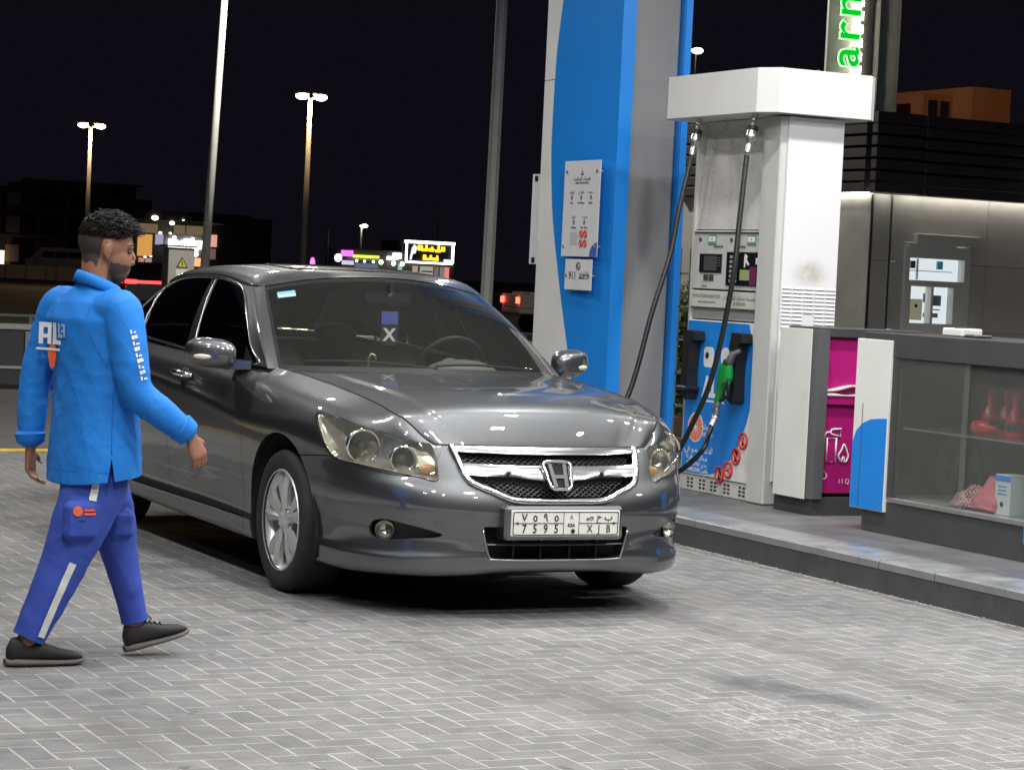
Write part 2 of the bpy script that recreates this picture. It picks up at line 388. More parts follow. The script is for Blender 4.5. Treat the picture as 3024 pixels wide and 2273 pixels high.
# ------------------------------------------------------------------ canopy roof over the pumps (above the frame) with its lamps
M_CAN = mat('canopy_panel', (.40, .41, .42), .5, noise=.03)
can = thing('canopy', 'white panelled station canopy high over the pumps and car', 'canopy', (8, 8, CANOPY_Z))
for k in range(13):
    MB().box(-12+k*1.6, -12+k*1.6+1.57, -11, 14, 0, .03).build('ceiling_panel', M_CAN, can)
MB().box(-12.2, 9, -11.2, 14.2, .035, .7).build('roof_deck', M_CAN, can)
MB().box(-12.3, -12.2, -11.3, 14.3, -.15, .9).build('fascia', M_BLUE, can)
MB().box(-12.2, 9, 14.2, 14.3, -.15, .9).build('fascia', M_BLUE, can)
M_LED = emission('led_panel', (1., .98, .95), LAMP_STRENGTH)
_led = {}
for (lx, ly, s) in CANOPY_LAMPS:
    nth = sum(1 for q in CANOPY_LAMPS if q[0] == lx and q[1] < ly)
    t = thing('canopy_light', 'square canopy light, %s from the near end of the %s row' % (['first', 'second', 'third', 'fourth', 'fifth'][nth], {6.4: 'island kerb-side', 9.6: 'island far-side', 1.4: 'outer lane', 4.4: 'car lane', -1.6: 'outermost', 12.8: 'far lane'}[lx]), 'ceiling light', (lx, ly, CANOPY_Z-.06), 0, 'lights under the canopy')
    hb = MB(); hb.box(-.2, .2, -.2, -.155, -.05, .06).box(-.2, .2, .155, .2, -.05, .06).box(-.2, -.155, -.155, .155, -.05, .06).box(.155, .2, -.155, .155, -.05, .06)
    hb.build('housing', M_WHITE, t)
    if s not in _led: _led[s] = emission('led_panel', (1., .985, .965), LAMP_STRENGTH*s)
    MB().add([(-.154, -.154, -.04), (.154, -.154, -.04), (.154, .154, -.04), (-.154, .154, -.04)], [(3, 2, 1, 0)]).build('diffuser', _led[s], t)
# ------------------------------------------------------------------ canopy pillar
M_PGREY = mat('pillar_grey_panel', (.23, .235, .245), .17, noise=.06, nscale=2, rvar=.08)
pil = wthing('canopy_pillar', 'tall white and blue clad canopy pillar with grey inner face', 'pillar', (7.97, 14.72, .155))
MB().box(7.80, 8.17, 14.20, 15.23, .156, 5.28).build('grey_core', M_PGREY, pil)
def bowed(x0, x1, sgn, nm, m):
    """cladding sheet on one long side, bowed and with returned edges"""
    ys_ = np.linspace(14.15, 15.28, 15); prof = []
    for y in ys_:
        t = (y-14.715)/.565; prof.append((x0-sgn*.035*(1-t*t), y))
    ring = [(p[0], p[1]) for p in prof]+[(x1, 15.28), (x1, 14.15)]
    return MB().loft([[(p[0], p[1], z) for p in ring] for z in (.156, 2.88)]).loft([[(p[0], p[1], z) for p in ring] for z in (2.886, 5.29)]).build(nm, m, pil, True, 30)
bowed(7.70, 7.79, 1, 'cladding', M_WHITE); bowed(8.24, 8.18, -1, 'cladding', M_BLUE)
# blue sweep on the white cladding: boundary y at height z
bz = pchip([.156, .6, .965, 1.528, 2.007, 2.489, 2.968, 3.44, 4.2, 5.29], [14.42, 14.53, 14.655, 14.869, 15.024, 15.085, 15.073, 14.992, 14.80, 14.45])
rows = []
for z in np.linspace(.157, 5.288, 60):
    yb = float(bz(z)); row = []
    for y in np.linspace(14.1425, yb, 16):
        t = (y-14.715)/.565; row.append((7.70-.035*(1-t*t)-.0025, y, z))
    rows.append(row)
MB().grid(rows).build('blue_sweep', M_BLUE, pil, True)
MB().box(7.6965, 7.7995, 14.1425, 14.1485, .157, 5.288).build('blue_edge', M_BLUE, pil)
MB().box(8.186, 8.236, 14.142, 14.1485, .157, 5.288).build('blue_edge', M_BLUE, pil)
def board(nm, label, y0, y1, z0, z1, x, bolts):
    b = wthing(nm, label, 'sign board', (x, (y0+y1)/2, z0))
    MB().box(x, x+.006, y0, y1, z0, z1, .002).build('acrylic_sheet', M_SIGN, b)
    for (y, z) in bolts:
        MB().lathe([(0, -.006), (.011, -.005), (.012, 0), (.009, .001), (.009, .045), (0, .045)], (x-.001, y, z), (1, 0, 0), 12).build('stand_off', M_STEEL, b, True, 40)
    return b
M_SIGN = mat('sign_white', (.70, .70, .71), .25, noise=.03)
xb = 7.62
sb = board('safety_board', 'white safety notice board bolted to the blue pillar', 14.217, 14.745, 1.63, 2.29, xb, [(14.26, 2.215), (14.70, 2.215), (14.26, 1.70), (14.71, 1.70)])
xf = xb-.0012
def on_x(u, z): return (xf, u, z)
yc_ = 14.48
MB().prism([(0, .045), (-.012, .015), (-.03, 0), (.03, 0), (.012, .015)], (xf, yc_, 2.19), *XM, .0008).build('emblem', M_GREYINK, sb)
text('notice_heading', '\uFE95\uFEE3\uFEFC\uFEB4\uFEDF\uFE8D \uFE95\uFE8E\uFEE4\uFEF4\uFEE0\uFECC\uFE97', .036, M_INK, sb, on_x(yc_, 2.165), *XM, .0008)
text('notice_heading', 'Safety Instructions', .026, M_INK, sb, on_x(yc_, 2.138), *XM, .0008)
for (u, z, a, b) in [(14.62, 2.075, '\uFEA9\uFEEE\uFED7\uFEEE\uFEDF\uFE8D', 'Fuel'), (14.48, 2.075, '\uFEF0\uFED3 \uFEAD\uFEC4\uFEA7', 'No Phones'), (14.34, 2.075, '\uFEBB\uFEE4\uFE96', 'Engine'), (14.575, 1.905, '\uFEA6\uFEF3\uFEAA\uFE97', 'Smoking'), (14.42, 1.905, '\uFE96\uFECB\uFEAE\uFEB3', 'Slow down')]:
    text('notice_line', a, .03, M_GREYINK, sb, on_x(u, z), *XM, .0008)
    text('notice_line', b, .022, M_INK, sb, on_x(u, z-.075), *XM, .0008)
    MB().prism([(-.012, -.015), (.008, -.02), (.016, 0), (.006, .022), (-.004, .008), (-.014, .012)], (xf, u, z-.037), *XM, .0008).build('pictogram', M_GREYINK, sb)
MB().prism(rrect(-.055, .055, -.045, .045, .004), (xf, 14.565, 1.755), *XM, .0008).build('grey_block', mat('pale_grey_print', (.5, .5, .5), .5), sb)
def ban(nm, parent, x, y, z, r, sx=1., m=None, inner=None):
    """prohibition sign: ring, slash and a dark figure, facing -x"""
    m = m or M_RED
    t = .17*r
    ob = MB().tube([(x, y+r*math.cos(a)*sx, z+r*math.sin(a)) for a in np.linspace(0, 2*math.pi, 25)[:-1]], t, 6, closed=True, flat=1).build(nm, m, parent, True)
    MB().tube([(x, y+r*.68, z+r*.68), (x, y-r*.68, z-r*.68)], t*.8, 5).build('slash', m, ob)
    k = inner or [(-.35, -.6), (.1, -.7), (.3, -.1), (.05, .55), (-.2, .6), (-.3, .1)]
    MB().prism([(a*r, b*r) for a, b in k], (x, y, z), *XM, .0006).build('figure', M_INK, ob)
    return ob
for (u, z) in [(14.455, 1.785), (14.395, 1.785), (14.455, 1.72), (14.395, 1.72)]: ban('ban_sign', sb, xf, u, z, .024)
MB().prism([(0, 0), (-.11, 0), (-.10, .04), (-.075, .07), (-.04, .09), (0, .10)], (xf, 14.218, 1.632), *XM, .0008).build('blue_corner', mat('deep_blue_print', (.05, .13, .45), .5), sb)
pb = board('phone_board', 'small white board with 911 phone number under the safety board', 14.285, 14.68, 1.40, 1.612, xb+.004, [(14.32, 1.50), (14.65, 1.50)])
x2 = xb+.004-.0012
MB().tube([(x2, 14.482+.026*math.cos(a), 1.565+.026*math.sin(a)) for a in np.linspace(0, 2*math.pi, 21)[:-1]], .003, 5, closed=True).build('phone_ring', M_INK, pb)
MB().tube([(x2, 14.497, 1.577), (x2, 14.492, 1.563), (x2, 14.474, 1.553)], .0045, 5).build('handset', M_INK, pb)
text('phone_number', '911', .075, M_INK, pb, (x2, 14.565, 1.497), *XM, .0008, bold=.001)
text('phone_caption', '\uFE89\uFEAD\uFE8D\uFEEE\uFEC4\uFEDF\uFE8D', .042, M_INK, pb, (x2, 14.40, 1.51), *XM, .0008)
text('phone_caption', 'EMERGENCY CALL', .017, M_INK, pb, (x2, 14.40, 1.482), *XM, .0008)
eb = wthing('edge_board', 'white notice board seen edge-on at the far side of the pillar', 'sign board', (7.76, 15.39, 1.57))
MB().box(7.745, 7.752, 15.30, 15.49, 1.57, 2.222, .002).build('acrylic_sheet', M_SIGN, eb)
for z in (1.60, 2.19): MB().box(7.738, 7.745, 15.40, 15.445, z-.02, z+.02, .003).build('clamp', M_BLACK, eb)

# ------------------------------------------------------------------ fuel dispenser
def smudge_mat():
    m = mat('stained_white_panel', (.78, .78, .80), .3, noise=.02); nt = m.node_tree; p = nt.nodes['Principled BSDF']; L = nt.links.new
    geo = _n(nt, 'ShaderNodeNewGeometry'); mp = _n(nt, 'ShaderNodeMapping', vector_type='TEXTURE'); mp.inputs['Location'].default_value = (8.0, 12.17, 1.575); mp.inputs['Scale'].default_value = (.15, 1, .10)
    L(geo.outputs['Position'], mp.inputs[0]); ln = _n(nt, 'ShaderNodeVectorMath', operation='LENGTH'); L(mp.outputs[0], ln.inputs[0])
    m1 = _n(nt, 'ShaderNodeMapRange', interpolation_type='SMOOTHSTEP'); L(ln.outputs[1], m1.inputs[0]); m1.inputs[1].default_value = .2; m1.inputs[2].default_value = 1.1; m1.inputs[3].default_value = 1; m1.inputs[4].default_value = 0
    nz = _n(nt, 'ShaderNodeTexNoise'); nz.inputs['Scale'].default_value = 12; nz.inputs['Detail'].default_value = 8; nz.inputs['Roughness'].default_value = .7; L(geo.outputs['Position'], nz.inputs['Vector'])
    m2 = _n(nt, 'ShaderNodeMapRange'); L(nz.outputs[0], m2.inputs[0]); m2.inputs[1].default_value = .3; m2.inputs[2].default_value = .6; m2.inputs[3].default_value = .15; m2.inputs[4].default_value = .75
    mu = _n(nt, 'ShaderNodeMath', operation='MULTIPLY'); L(m1.outputs[0], mu.inputs[0]); L(m2.outputs[0], mu.inputs[1])
    mx = _n(nt, 'ShaderNodeMix', data_type='RGBA'); L(mu.outputs[0], mx.inputs[0]); mx.inputs[6].default_value = (.74, .74, .76, 1); mx.inputs[7].default_value = (.40, .36, .30, 1); L(mx.outputs[2], p.inputs['Base Color'])
    return m
M_END = smudge_mat()
M_DSHEET = mat('dispenser_sheet', (.66, .65, .62), .3, metal=.15, noise=.07, nscale=5, rvar=.12)
M_COLW = mat('column_enamel', (.55, .555, .53), .4, noise=.05, nscale=3)
dsp = wthing('fuel_dispenser', 'tall white fuel dispenser with overhead hoses and blue lower door', 'fuel dispenser', (7.98, 12.7, .155))
MB().box(7.86, 8.15, 12.40, 13.21, .157, 2.50).build('cabinet_core', M_COLW, dsp)
MB().box(7.752, 8.198, 12.184, 12.385, .158, 2.515, .008).build('end_column', M_COLW, dsp)
MB().box(7.79, 8.15, 13.212, 13.245, .158, 2.515, .004).build('end_column', M_COLW, dsp)
MB().box(7.80, 8.198, 12.170, 12.183, .30, 2.515, .003).build('end_panel', M_END, dsp)
oct_ = [(7.57, 13.26), (7.57, 12.19), (7.65, 12.065), (8.31, 12.065), (8.39, 12.15), (8.39, 13.30), (8.31, 13.40), (7.65, 13.40)]
MB().loft([[(x, y, z) for x, y in oct_] for z in (2.525, 2.79)]).build('hose_header', M_WHITE, dsp)
for (x, y) in [(7.66, 12.9), (7.70, 12.4), (7.95, 12.12)]: MB().ell((x, y, 2.795), .012, .012, .008, 8, 5).build('bolt', M_STEEL, dsp)
# upper recessed sheet (leans a little) and side return
MB().add([(7.80, 12.392, 1.83), (7.80, 13.208, 1.83), (7.85, 13.208, 2.52), (7.85, 12.392, 2.52)], [(0, 1, 2, 3)]).build('upper_sheet', M_DSHEET, dsp)
# head with display
M_HEAD = mat('dispenser_head_plastic', (.55, .55, .53), .42, noise=.05)
hd = MB().box(7.783, 7.858, 12.392, 13.208, 1.452, 1.822, .004).build('display_head', M_HEAD, dsp)
MB().box(7.776, 7.7825, 12.41, 13.19, 1.806, 1.814).build('trim_line', M_DGREY, hd)
MB().box(7.7765, 7.7825, 12.845, 13.115, 1.555, 1.675, .002).build('sale_display', mat('display_bezel', (.015, .015, .016), .2), hd)
MB().box(7.7745, 7.776, 12.90, 13.055, 1.568, 1.662).build('sale_screen', mat('lcd_grey', (.075, .08, .085), .15), hd)
for k in range(4): MB().box(7.7748, 7.776, 12.855, 12.89, 1.60+k*.016, 1.604+k*.016).build('display_mark', M_GREYINK, hd)
kp = MB().box(7.7765, 7.7825, 12.40, 12.785, 1.478, 1.69, .003).build('keypad_panel', mat('keypad_black', (.012, .012, .013), .18), hd)
MB().box(7.7745, 7.776, 12.505, 12.615, 1.515, 1.58).build('green_screen', mat('lcd_green', (.22, .27, .12), .3, emit=(.5, .65, .25), estr=.12), kp)
MB().box(7.7745, 7.776, 12.425, 12.50, 1.488, 1.60).build('magenta_label', mat('dark_magenta_print', (.16, .02, .09), .4), kp)
for a in range(2):
    for b in range(6): MB().box(7.7745, 7.776, 12.655+a*.055, 12.685+a*.055, 1.50+b*.03, 1.517+b*.03).build('key', mat('key_grey', (.35, .35, .36), .5) if a+b == 0 else bpy.data.materials['key_grey'], kp)
MB().prism([(-.03, -.04), (-.018, -.04), (-.01, -.005), (.02, -.03), (.03, -.02), (0, .01), (.01, .03), (-.005, .035), (-.02, .045), (-.03, .03)], (7.7744, 12.54, 1.635), *XM, .001).build('nozzle_icon', M_WPRINT, kp)
MB().box(7.7745, 7.776, 12.415, 12.435, 1.615, 1.655).build('key_label', M_WPRINT, kp)
for y in (12.97, 12.50):
    gl = MB().box(7.7768, 7.7825, y-.05, y+.05, 1.735, 1.798, .001).build('grade_label', mat('label_green', (.12, .30, .16), .5), hd)
    MB().box(7.7755, 7.7765, y-.042, y+.042, 1.752, 1.785).build('label_field', M_WPRINT, gl)
    text('grade_number', '8', .022, M_INK, gl, (7.775, y, 1.768), *XM, .0008)
for y in (13.12, 12.41, 12.74): MB().lathe([(0, 0), (.012, 0), (.014, .006)], (7.776, y, 1.765), (1, 0, 0), 10).build('lock', M_DGREY, hd)
for y in (13.03, 12.965): MB().box(7.777, 7.7825, y-.026, y+.026, 1.505, 1.545, .001).build('counter_window', M_DGREY, hd)
text('head_code', 'NO-ME', .018, M_INK, hd, (7.782, 13.05, 1.468), *XM, .0008)
for z0_ in (12.63, 12.9): MB().box(7.7765, 7.782, z0_-.06, z0_+.05, 1.72, 1.728).build('head_mark', M_GREYINK, hd)
ns = MB().box(7.776, 7.858, 12.392, 13.215, 1.335, 1.44, .003).build('name_strip', mat('cream_strip', (.58, .58, .53), .4, noise=.05), dsp)
text('name_text', 'PETROL STATIONS SERVICE EST.', .030, M_GREYINK, ns, (7.775, 13.0, 1.405), *XM, .0008, sx=.78)
text('name_text', 'www.station-service.sa', .024, M_GREYINK, ns, (7.775, 13.0, 1.37), *XM, .0008)
text('name_text', '\uFE95\uFE8E\uFEC4\uFEA4\uFEE4\uFEDF\uFE8D \uFE95\uFE8E\uFEE3\uFEAA\uFEA7 \uFE94\uFEB4\uFEB3\uFE86\uFEE3', .038, M_GREYINK, ns, (7.775, 12.60, 1.402), *XM, .0008)
text('name_text', '\uFE97\uFEE0\uFE8E 920003307', .026, M_GREYINK, ns, (7.775, 12.60, 1.365), *XM, .0008)
MB().box(7.80, 7.859, 12.392, 13.208, 1.262, 1.333).build('ribbed_band', mat('ribbed_grey', (.33, .33, .33), .45, noise=.2, nscale=90), dsp)
# lower door
door = MB().box(7.783, 7.858, 12.396, 13.222, .262, 1.252, .003).build('lower_door', M_OFFWHITE, dsp)
blue = [(0, .272), (0, 1.246), (.735, 1.246), (.79, 1.12), (.815, 1.0), (.82, .88), (.80, .75), (.765, .64), (.70, .52), (.60, .40), (.50, .325), (.38, .285), (.25, .272)]
MB().prism([(u, z) for u, z in blue], (7.7815, 13.218, 0), *XM, .001).build('blue_field', M_BLUE, door)
xd = 7.7805
for (y, z, kk) in [(12.483, .524, None), (12.557, .422, [(-.4, -.7), (.4, -.7), (.4, .7), (-.4, .7)]), (12.641, .33, [(-.7, -.2), (-.1, -.25), (.6, .3), (.5, .4), (-.1, -.05), (-.7, 0)]), (12.744, .292, [(-.35, -.7), (.35, -.7), (.4, .3), (0, .7), (-.4, .3)])]:
    ban('ban_sign', door, xd, y, z, .047, 1., None, kk)
text('station_name', 'ALD', .18, M_WPRINT, door, (xd, 12.855, .825), *XM, .001, bold=.007, sx=.85)
MB().box(xd, 7.7812, 12.73, 13.0, .735, .748).build('name_underline', M_WPRINT, door)
MB().prism(circ(.022, 12), (xd-.001, 12.965, 1.03), *XM, .001).build('grade_code', M_INK, door)
MB().prism(rrect(-.05, .07, -.065, .065, .03), (xd, 12.955, 1.02), *XM, .0008).build('grade_field', M_WPRINT, door)
MB().prism(rrect(-.05, .05, -.06, .06, .045), (xd, 12.745, 1.03), *XM, .0008).build('grade_field', M_WPRINT, door)
fan = MB()
for k in range(22):
    a = 2*math.pi*k/22
    fan.prism([(.012*math.cos(a), .012*math.sin(a)), (.085*math.cos(a-.11), .085*math.sin(a-.11)), (.088*math.cos(a), .088*math.sin(a)), (.085*math.cos(a+.11), .085*math.sin(a+.11))], (xd-.0008, 13.065, .565), *XM, .0006)
fo = MB().prism(circ(.095, 30), (xd, 13.065, .565), *XM, .0008).build('fan_logo', M_WPRINT, door)
fan.build('fan_rays', M_ORANGE, fo)
for i, (s, z, sz) in enumerate([('\uFEB7\uFEEE\uFED7\uFEE0\uFE97', .575, .055), ('station', .53, .045)]): text('fan_text', s, sz, M_WPRINT, door, (xd, 12.91, z), *XM, .0008)
for s, z, sz in [('\uFEFB\uFEF2\uFED3 \uFEED\uFEB3\uFEF0 \uFEE1\uFE8E\uFECB\uFEAA\uFEDF\uFE8D', .425, .058), ('\uFE94\uFEF4\uFED7\uFEAE\uFEB7 \uFEDF\uFEE0\uFEA8\uFEE3', .375, .058), ('920033967 \uFEF1\uFEAA\uFEE3', .33, .038), ('0544023000 \uFEB2\uFED7\uFE8D\uFEED', .293, .038)]:
    text('door_text', s, sz, M_WPRINT, door, (xd, 13.03, z), *XM, .0008)
bs = MB().box(7.79, 7.859, 12.392, 13.222, .158, .256, .002).build('base_strip', M_DSHEET, dsp)
for gx in (13.15, 13.0, 12.86, 12.70, 12.52):
    for a in (0, .045):
        for k in range(3): MB().box(7.7885, 7.7899, gx-a-.028, gx-a, .178+k*.024, .190+k*.024).build('vent_slot', M_INK, bs)
for a in (0, .06):
    for k in range(3): MB().box(7.90+a, 7.94+a, 12.1825, 12.1838, .18+k*.024, .19+k*.024).build('vent_slot', M_INK, dsp)
lv = MB(); lv.add([(-.034, 0, .008), (.034, 0, .008), (.034, -.007, -.006), (-.034, -.007, -.006), (.034, 0, -.007), (-.034, 0, -.007)], [(0, 1, 2, 3), (3, 2, 4, 5)]); lv = lv.mesh('louver')
lv.materials.append(M_END)
sl = MB().box(-.033, .033, -.0012, 0, -.010, -.0065).mesh('louver_slot'); sl.materials.append(M_INK)
for a in range(5):
    for k in range(11):
        if a == 2 and k > 6: continue
        for nm, me in (('louver', lv), ('louver_slot', sl)):
            o = link(nm, me, None, dsp); o.location = Vector((7.842+a*.079, 12.1695, 1.482-k*.0235))-dsp.location
# nozzle boots
def boot(y, z0_, z1_):
    prof = [(0, z1_), (.115, z1_-.005), (.125, z1_-.06), (.07, z1_-.075), (.055, z0_+.17), (.06, z0_+.02), (.03, z0_), (-.02, z0_+.03), (-.03, z0_+.12), (-.015, z1_-.2), (-.02, z1_-.08)]
    b = MB()
    n = len(prof)
    b.prism([(y0_*1.0, z_) for y0_, z_ in prof], (7.70, y, 0), *XM, .078)
    return b.build('nozzle_boot', M_BLACK, dsp)
boot(13.12, .74, 1.185); boot(12.55, .745, 1.19)
MB().box(7.66, 7.775, 13.02, 13.14, .80, .83, .01).build('nozzle_boot', M_BLACK, dsp)
# green nozzle hanging in the right boot
M_GREEN = mat('green_nozzle_plastic', (.006, .30, .05), .28, coat=.3)
nz = wthing('fuel_nozzle', 'green petrol nozzle hanging in the right-hand holster', 'fuel nozzle', (7.66, 12.55, .68))
ring = lambda z, y, a, b: [(7.66+b*math.sin(t), y+a*math.cos(t), z) for t in np.linspace(0, 2*math.pi, 13)[:-1]]
MB().loft([ring(1.005, 12.51, .035, .028), ring(.985, 12.53, .058, .036), ring(.93, 12.535, .072, .042), ring(.885, 12.545, .068, .042), ring(.868, 12.56, .045, .034), ring(.80, 12.59, .03, .026), ring(.755, 12.605, .028, .024)]).build('nozzle_body', M_GREEN, nz, True, 35)
MB().tube([(7.66, 12.50, 1.0), (7.68, 12.485, 1.06), (7.72, 12.47, 1.08)], [.03, .024, .016], 10).build('spout', M_DGREY, nz, True, 40)
MB().lathe([(.03, 0), (.036, .012), (.03, .028)], (7.66, 12.51, .99), (0, -.3, 1), 14).build('collar', M_BLACK, nz, True, 40)
MB().tube([(7.65, 12.50, .93), (7.645, 12.46, .87), (7.645, 12.47, .80), (7.65, 12.56, .765)], .011, 7).build('lever_guard', M_BLACK, nz, True)
MB().tube([(7.65, 12.525, .90), (7.645, 12.505, .84), (7.65, 12.53, .79)], .008, 6).build('trigger', M_BLACK, nz, True)
MB().lathe([(.022, 0), (.024, .02), (.018, .03), (.022, .05), (.026, .06), (.02, .085), (.028, .09), (.027, .10)], (7.66, 12.606, .76), (.0, .22, -1), 12).build('swivel', M_STEEL, nz, True, 40)
# hoses
M_HOSE = mat('hose_rubber', (.014, .014, .015), .38, noise=.15, nscale=25)
def hose(label, pts, fit):
    h = wthing('fuel_hose', label, 'fuel hose', pts[0], group='overhead hoses of the dispenser')
    MB().tube(cr(pts, 10), .0165, 12).build('rubber_hose', M_HOSE, h, True, 60)
    prof = [(.019, 0), (.019, .05), (.013, .055), (.015, .07), (.03, .11), (.032, .135), (.034, .14), (.034, .165), (.03, .17), (.02, .19), (.017, .20), (.019, .205), (.019, .25)]
    MB().lathe(prof, fit[0], Vector(fit[1])-Vector(fit[0]), 16).build('breakaway_coupling', M_STEEL, h, True, 40)
    d = (Vector(fit[1])-Vector(fit[0])).normalized()
    MB().lathe([(.0335, 0), (.0352, .004), (.0352, .022), (.0335, .026)], Vector(fit[0])+d*.085, d, 16).build('coupling_ring', M_BLACK, h, True, 40)
    return h
hose('black fuel hose running from the header down behind the car', [(7.60, 12.98, 2.27), (7.52, 12.96, 1.95), (7.46, 12.94, 1.66), (7.34, 12.92, 1.30), (7.19, 12.9, .78), (6.98, 12.9, .42), (6.55, 12.95, .25), (6.1, 13.05, .40), (5.72, 13.15, .88)], ((7.66, 13.0, 2.53), (7.60, 12.98, 2.27)))
hose('black fuel hose looping low from the header to the green nozzle', [(7.60, 12.32, 2.27), (7.55, 12.28, 1.90), (7.50, 12.255, 1.465), (7.45, 12.353, .905), (7.45, 12.62, .53), (7.46, 12.80, .33), (7.50, 12.77, .305), (7.53, 12.555, .45), (7.60, 12.60, .55), (7.66, 12.627, .655)], ((7.66, 12.336, 2.53), (7.60, 12.32, 2.27)))
he = MB().lathe([(.017, 0), (.022, .005), (.022, .05), (.027, .055), (.027, .066), (.02, .07)], (7.625, 12.612, .60), (.35, .12, .6), 12).build('hose_end', M_STEEL, bpy.data.objects['fuel_hose.001'] if 'fuel_hose.001' in bpy.data.objects else None, True, 40)

# ------------------------------------------------------------------ fire-point cabinet
M_MAG = mat('magenta_panel', (.40, .006, .16), .4, noise=.06, nscale=5)
fc = wthing('fire_cabinet', 'grey cabinet with white side panel and magenta fire extinguisher niche', 'cabinet', (7.98, 11.85, .155))
MB().box(7.73, 8.5, 11.62, 12.02, .157, .262).build('plinth', M_DGREY, fc)
MB().box(7.745, 8.5, 11.80, 12.0, .262, 1.245).build('carcass', M_DGREY, fc)
sp = MB()
prof = [(7.70, 11.985), (7.70, 11.66), (7.707, 11.622), (7.725, 11.602), (7.76, 11.60), (7.79, 11.60), (7.79, 11.80), (7.745, 11.80), (7.745, 11.985)]
sp.loft([[(x, y, z) for x, y in prof] for z in (.255, 1.245)]); sp.build('side_panel_edge', mat('cabinet_edge_grey', (.10, .102, .106), .35), fc, True, 35)
MB().box(7.694, 7.6995, 11.645, 11.985, .25, 1.248, .002).build('side_panel', M_OFFWHITE, fc)
MB().box(7.791, 8.5, 11.66, 11.79, .285, .80).build('lower_drawer', M_MAG, fc)
MB().box(7.791, 8.5, 11.635, 11.79, .81, .865).build('niche_shelf', M_MAG, fc)
MB().box(7.791, 8.5, 11.69, 11.795, .87, 1.204).build('niche_back', M_MAG, fc)
MB().box(7.76, 8.5, 11.66, 12.0, 1.205, 1.258, .003).build('cabinet_top', M_DGREY, fc)
MB().box(7.791, 8.5, 11.628, 11.634, .862, .868).build('shelf_edge', M_WPRINT, fc)
ex = (7.80, 11.657, 0)
icon = lambda nm, pts, cl: MB().tube([(x, 11.6575, z) for x, z in pts], .0055, 6, closed=cl).build(nm, M_WPRINT, fc, True)
icon('extinguisher_icon', [(7.845, .47), (7.91, .47), (7.91, .61), (7.845, .61)], True)
icon('extinguisher_icon', [(7.823, .575), (7.826, .625), (7.84, .645), (7.865, .645), (7.875, .662), (7.94, .667), (7.94, .62), (7.88, .632), (7.865, .645)], False)
icon('flame_icon', cr([(7.945, .478), (7.93, .51), (7.95, .54), (7.965, .575), (7.985, .545), (7.99, .53), (8.0, .51), (7.99, .48), (7.975, .47), (7.972, .49), (7.965, .50), (7.958, .488), (7.955, .47)], 3), False)
text('niche_text', '\uFEE5', .07, M_WPRINT, fc, (7.835, 11.656, .405), *YM, .001)
for x, s in ((7.822, 'I'), (7.955, 'I I'), (8.0, 'Q')): text('niche_text', s, .04, M_WPRINT, fc, (x, 11.656, .355), *YM, .001)
# folded papers in the niche
for k, (z, t) in enumerate([(.870, .010), (.886, .012)]):
    P = [[(7.80+.45*i/14, 11.645+.1*j/4, z+.006*math.sin(i*.9+k*2)*(1-j/5)+ (.035*k*math.sin(math.pi*i/14))) for j in range(5)] for i in range(15)]
    o = MB().grid(P).build('folded_paper', mat('paper_white', (.62, .58, .56), .8, noise=.2, nscale=25), None, True)
    sm = o.modifiers.new('s', 'SOLIDIFY'); sm.thickness = t
    tag(o, ['flat lower folded sheet lying in the magenta niche', 'bulging upper white folded paper lying in the magenta niche'][k], 'paper')
# ------------------------------------------------------------------ glass display counter
G_SHOW = glass('showcase_glass', (.92, .95, .94), 1.16, haze=.065)
dc = wthing('display_counter', 'dark grey counter with glass display front and blue corner post', 'counter', (8.0, 9.8, .155))
MB().box(7.612, 8.42, 8.0, 10.93, .157, .335).build('plinth', M_DGREY, dc)
MB().box(7.606, 8.42, 8.0, 10.98, 1.125, 1.258, .004).build('counter_top', M_DGREY, dc)
M_ALU = mat('aluminium_track', (.5, .5, .49), .35, metal=.8, noise=.15, nscale=15)
MB().box(7.603, 7.66, 9.50, 10.68, .336, .362, .002).build('bottom_track', M_ALU, dc)
MB().box(7.606, 7.63, 10.645, 10.70, .363, 1.124).build('frame_post', M_DGREY, dc)
MB().box(8.38, 8.384, 8.0, 10.35, .353, 1.124).build('back_pane', G_SHOW, dc)
MB().box(8.38, 8.42, 10.36, 10.93, .336, 1.124).build('back_panel', mat('counter_inside', (.10, .10, .105), .5, noise=.2, nscale=6), dc)
MB().box(7.61, 8.38, 10.90, 10.93, .336, 1.124).build('end_panel', M_DGREY, dc)
MB().box(7.66, 8.38, 8.0, 10.9, .336, .352).build('floor_board', mat('counter_floor', (.3, .3, .29), .5, noise=.1), dc)
MB().box(7.615, 7.619, 10.03, 10.65, .363, 1.123).build('sliding_pane', G_SHOW, dc)
MB().box(7.635, 7.639, 9.51, 10.10, .363, 1.123).build('sliding_pane', G_SHOW, dc)
MB().box(7.64, 8.37, 8.6, 10.62, .742, .750).build('glass_shelf', glass('shelf_glass', (.75, .85, .82), 1.5, haze=.25), dc)
MB().box(7.60, 7.612, 9.0, 9.50, .25, 1.10).build('front_panel', M_BLUE, dc)
# corner post: white above, blue sweep below
MB().box(7.592, 7.64, 10.705, 11.03, .275, 1.218, .003).build('corner_post', M_OFFWHITE, dc)
MB().prism([(0, .28), (0, .64), (.03, .705), (.09, .75), (.16, .775), (.24, .785), (.317, .79), (.317, .28)], (7.5905, 11.026, 0), *XM, .001).build('blue_sweep', M_BLUE, dc)
MB().box(7.5895, 7.5905, 10.942, 10.946, .285, .86).build('panel_joint', M_DGREY, dc)
